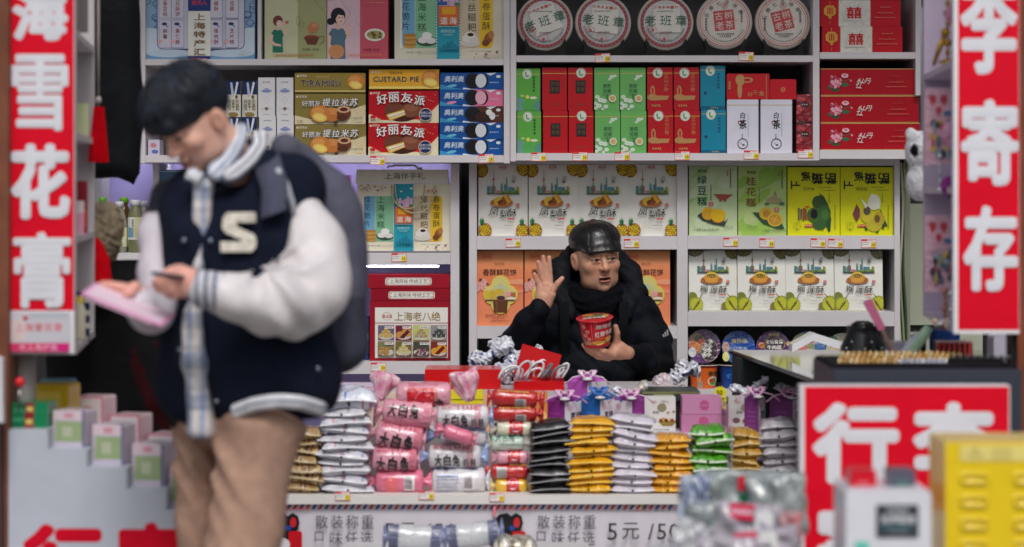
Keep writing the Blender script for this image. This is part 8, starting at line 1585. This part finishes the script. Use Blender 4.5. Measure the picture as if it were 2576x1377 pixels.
m = M(); m.tube([B(698, 425, -.085), B(720, 460, -.095), B(735, 510, -.08), B(742, 555, -.06)], .007, c(196, 200, 210), 'cloth', 6); o = m.build('piping', yg); o.location = -yg.location
for (a, b) in ((463, 605), (530, 606), (470, 450), (452, 880), (545, 1010), (800, 928)): m = M(); m.lathe([(0, -.006), (.006, -.004), (.006, .004), (0, .006)], 10, c(150, 160, 176), 'metal', *B(a, b, -.118 if a < 700 else -.11), cap=False); o = m.build('button', yg); o.location = -yg.location
HS = c(228, 170, 156)
h3 = handf([([(470, 700, 0), (440, 700, -.01), (415, 702, -.012), (392, 706, -.01)], [.014, .0115, .010, .0085]), ([(466, 712, .005), (432, 715, -.008), (406, 716, -.008), (388, 716, 0)], [.014, .011, .0098, .0082]), ([(466, 724, .008), (434, 729, -.004), (412, 731, .0), (396, 728, .01)], [.0135, .0108, .0095, .008]), ([(468, 735, .012), (442, 742, .004), (424, 744, .01)], [.0125, .010, .0085]), ([(474, 690, .01), (452, 677, .004), (432, 682, -.006), (416, 688, -.012)], [.015, .0125, .011, .009])],
           ([((508, 724, .02), (472, 706, 0)), ((508, 730, .02), (474, 728, .004)), ((500, 706, .02), (474, 694, .006))], [(.030, .022), (.030, .022), (.024, .018)]), DY - .32)
mk_child(h3, (X(365, DY - .32), DY - .4, Z(775, DY)), (X(535, DY), DY - .24, Z(655, DY)), .0032, 'hand', 'skin', hcol(HS, 0), yg)
h4 = handf([([(330, 728, 0), (300, 722, -.006), (278, 718, -.008), (258, 716, -.004)], [.013, .011, .010, .0085]), ([(330, 738, 0), (302, 736, -.004), (284, 736, -.002)], [.013, .0105, .009]), ([(335, 748, .004), (308, 750, .0), (294, 752, .01)], [.013, .010, .0085]), ([(340, 757, .008), (316, 762, .01)], [.012, .009]), ([(340, 722, -.01), (330, 734, -.026), (318, 742, -.032)], [.014, .0115, .009])], ([((368, 752, .03), (336, 736, 0)), ((368, 762, .03), (338, 752, .004))], [(.028, .020), (.028, .018)]), DY - .2)
mk_child(h4, (X(235, DY - .2), DY - .28, Z(800, DY)), (X(400, DY), DY - .12, Z(690, DY)), .0034, 'hand', 'skin', hcol(HS, 0), yg)
m = M(); m.rbox(-.038, .038, -.077, .0, 0, .009, .003, c(34, 38, 54), 'gloss'); tag(m.build('smartphone', None, tuple(B(398, 696, -.30)), (R(6), R(8), R(72))), 'dark smartphone held flat in the young man\'s nearer hand', 'phone')
m = M(); m.box(-.105, .105, -.05, .05, 0, .003, c(226, 160, 200), 'plastic'); m.box(-.07, .08, -.0502, -.05, -.004, .0, c(240, 200, 220), 'plastic'); m.box(-.095, .095, -.04, .04, .0032, .005, c(232, 206, 222), 'gloss'); tag(m.build('pink_card', None, tuple(B(322, 768, -.26)), (R(14), R(21), R(-6))), 'pink card held in the young man\'s farther hand', 'card')
# backpack
def bpf(P): D = fbox(P, B(790, 700, .17), (.135, .095, .245), .09); D = smin(D, fbox(P, B(850, 800, .15), (.065, .08, .125), .05), .02); D = smin(D, fchain(P, [B(716, 372, .08), B(750, 420, .14), B(800, 480, .17)], [.045, .055, .07], .02), .05); return D + wob(P, 18, .007, 4)
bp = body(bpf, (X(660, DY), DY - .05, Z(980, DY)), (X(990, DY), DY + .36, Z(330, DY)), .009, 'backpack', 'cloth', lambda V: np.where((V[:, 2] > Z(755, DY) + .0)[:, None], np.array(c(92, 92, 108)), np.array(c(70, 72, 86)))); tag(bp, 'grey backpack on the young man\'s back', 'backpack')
m = M(); pts = [B(668, 392, .04), B(676, 425, -.07), B(690, 470, -.115), B(688, 540, -.13)]
V = []
for p in pts: V += [p + np.array(v) for v in ((-.03, -.006, -.01), (.032, -.004, .012), (.032, .012, .012), (-.03, .012, -.01))]
m.mesh(V, [(i * 4 + a, i * 4 + (a + 1) % 4, i * 4 + 4 + (a + 1) % 4, i * 4 + 4 + a) for i in range(3) for a in range(4)], c(80, 82, 100), 'cloth', True); m.build('strap', bp)
# --- customer at the far left, seen from behind
DB = 7.25; C_ = lambda px, py, dy: W_(px, py, dy, DB); cust = empty('person', (X(300, DB), DB, 0), 'customer in black coat and beige woolly hat behind the young man', 'person')
mk_child(lambda P: smin(fell(P, C_(244, 606, 0), (.070, .085, .09)), fcap(P, C_(246, 640, 0), C_(256, 720, .03), .045, .05), .02), C_(150, 760, 0) * np.array([1, 0, 1]) + np.array([0, DB - .15, 0]), C_(350, 480, 0) * np.array([1, 0, 1]) + np.array([0, DB + .2, 0]), .009, 'head', 'skin', c(200, 150, 130), cust)
def hatf(P):
    D = fell(P, C_(246, 602, -.01), (.072, .11, .118), rmat(0, 18, 0)); q = P - C_(246, 602, 0); a = q[:, 0] * 120 + q[:, 2] * 60; return D + .004 * np.sin(q[:, 2] * 170 + 2 * np.sin(a)) * np.abs(np.sin(a * .5 + 1)) + wob(P, 220, .0012, 3)
mk_child(hatf, C_(140, 720, 0) * np.array([1, 0, 1]) + np.array([0, DB - .16, 0]), C_(340, 480, 0) * np.array([1, 0, 1]) + np.array([0, DB + .16, 0]), .0045, 'woolly_hat', 'knit', c(150, 136, 112), cust)
def cbf(P): D = fbox(P, C_(290, 1120, .02), (.2, .13, .55), .12); D = smin(D, fcap(P, C_(180, 760, 0), C_(340, 740, .02), .07, .085), .06); D = smin(D, fcap(P, C_(225, 712, .0), C_(305, 705, .02), .05, .05), .03); D = smin(D, fcap(P, C_(360, 760, 0), C_(390, 1000, -.06), .07, .055), .05); return D + wob(P, 18, .007, 3)
def cbc(V): C = np.tile(np.array(c(16, 16, 18)), (len(V), 1)); px = V[:, 0] / (K * V[:, 1]) + 1288; C[(V[:, 0] > X(345, DB)) & (np.sin(V[:, 2] * 26 + V[:, 0] * 60) > .5) & (V[:, 2] < Z(850, DB))] = np.array(c(50, 8, 14)); return C
mk_child(cbf, (X(120, DB), DB - .2, .5), (X(470, DB), DB + .22, Z(660, DB)), .014, 'coat', 'puffy', cbc, cust)
mk_child(lambda P: fell(P, C_(205, 575, -.10), (.02, .015, .03)), C_(180, 620, 0) * np.array([1, 0, 1]) + np.array([0, DB - .13, 0]), C_(240, 530, 0) * np.array([1, 0, 1]) + np.array([0, DB - .06, 0]), .005, 'hair', 'hair', c(26, 22, 20), cust)
mk_child(lambda P: fchain(P, [C_(238, 600, -.10), C_(250, 660, -.12), C_(258, 735, -.14)], [.018, .03, .034], .01), C_(170, 800, 0) * np.array([1, 0, 1]) + np.array([0, DB - .2, 0]), C_(310, 560, 0) * np.array([1, 0, 1]) + np.array([0, DB - .05, 0]), .006, 'scarf', 'cloth', c(206, 0, 20), cust)
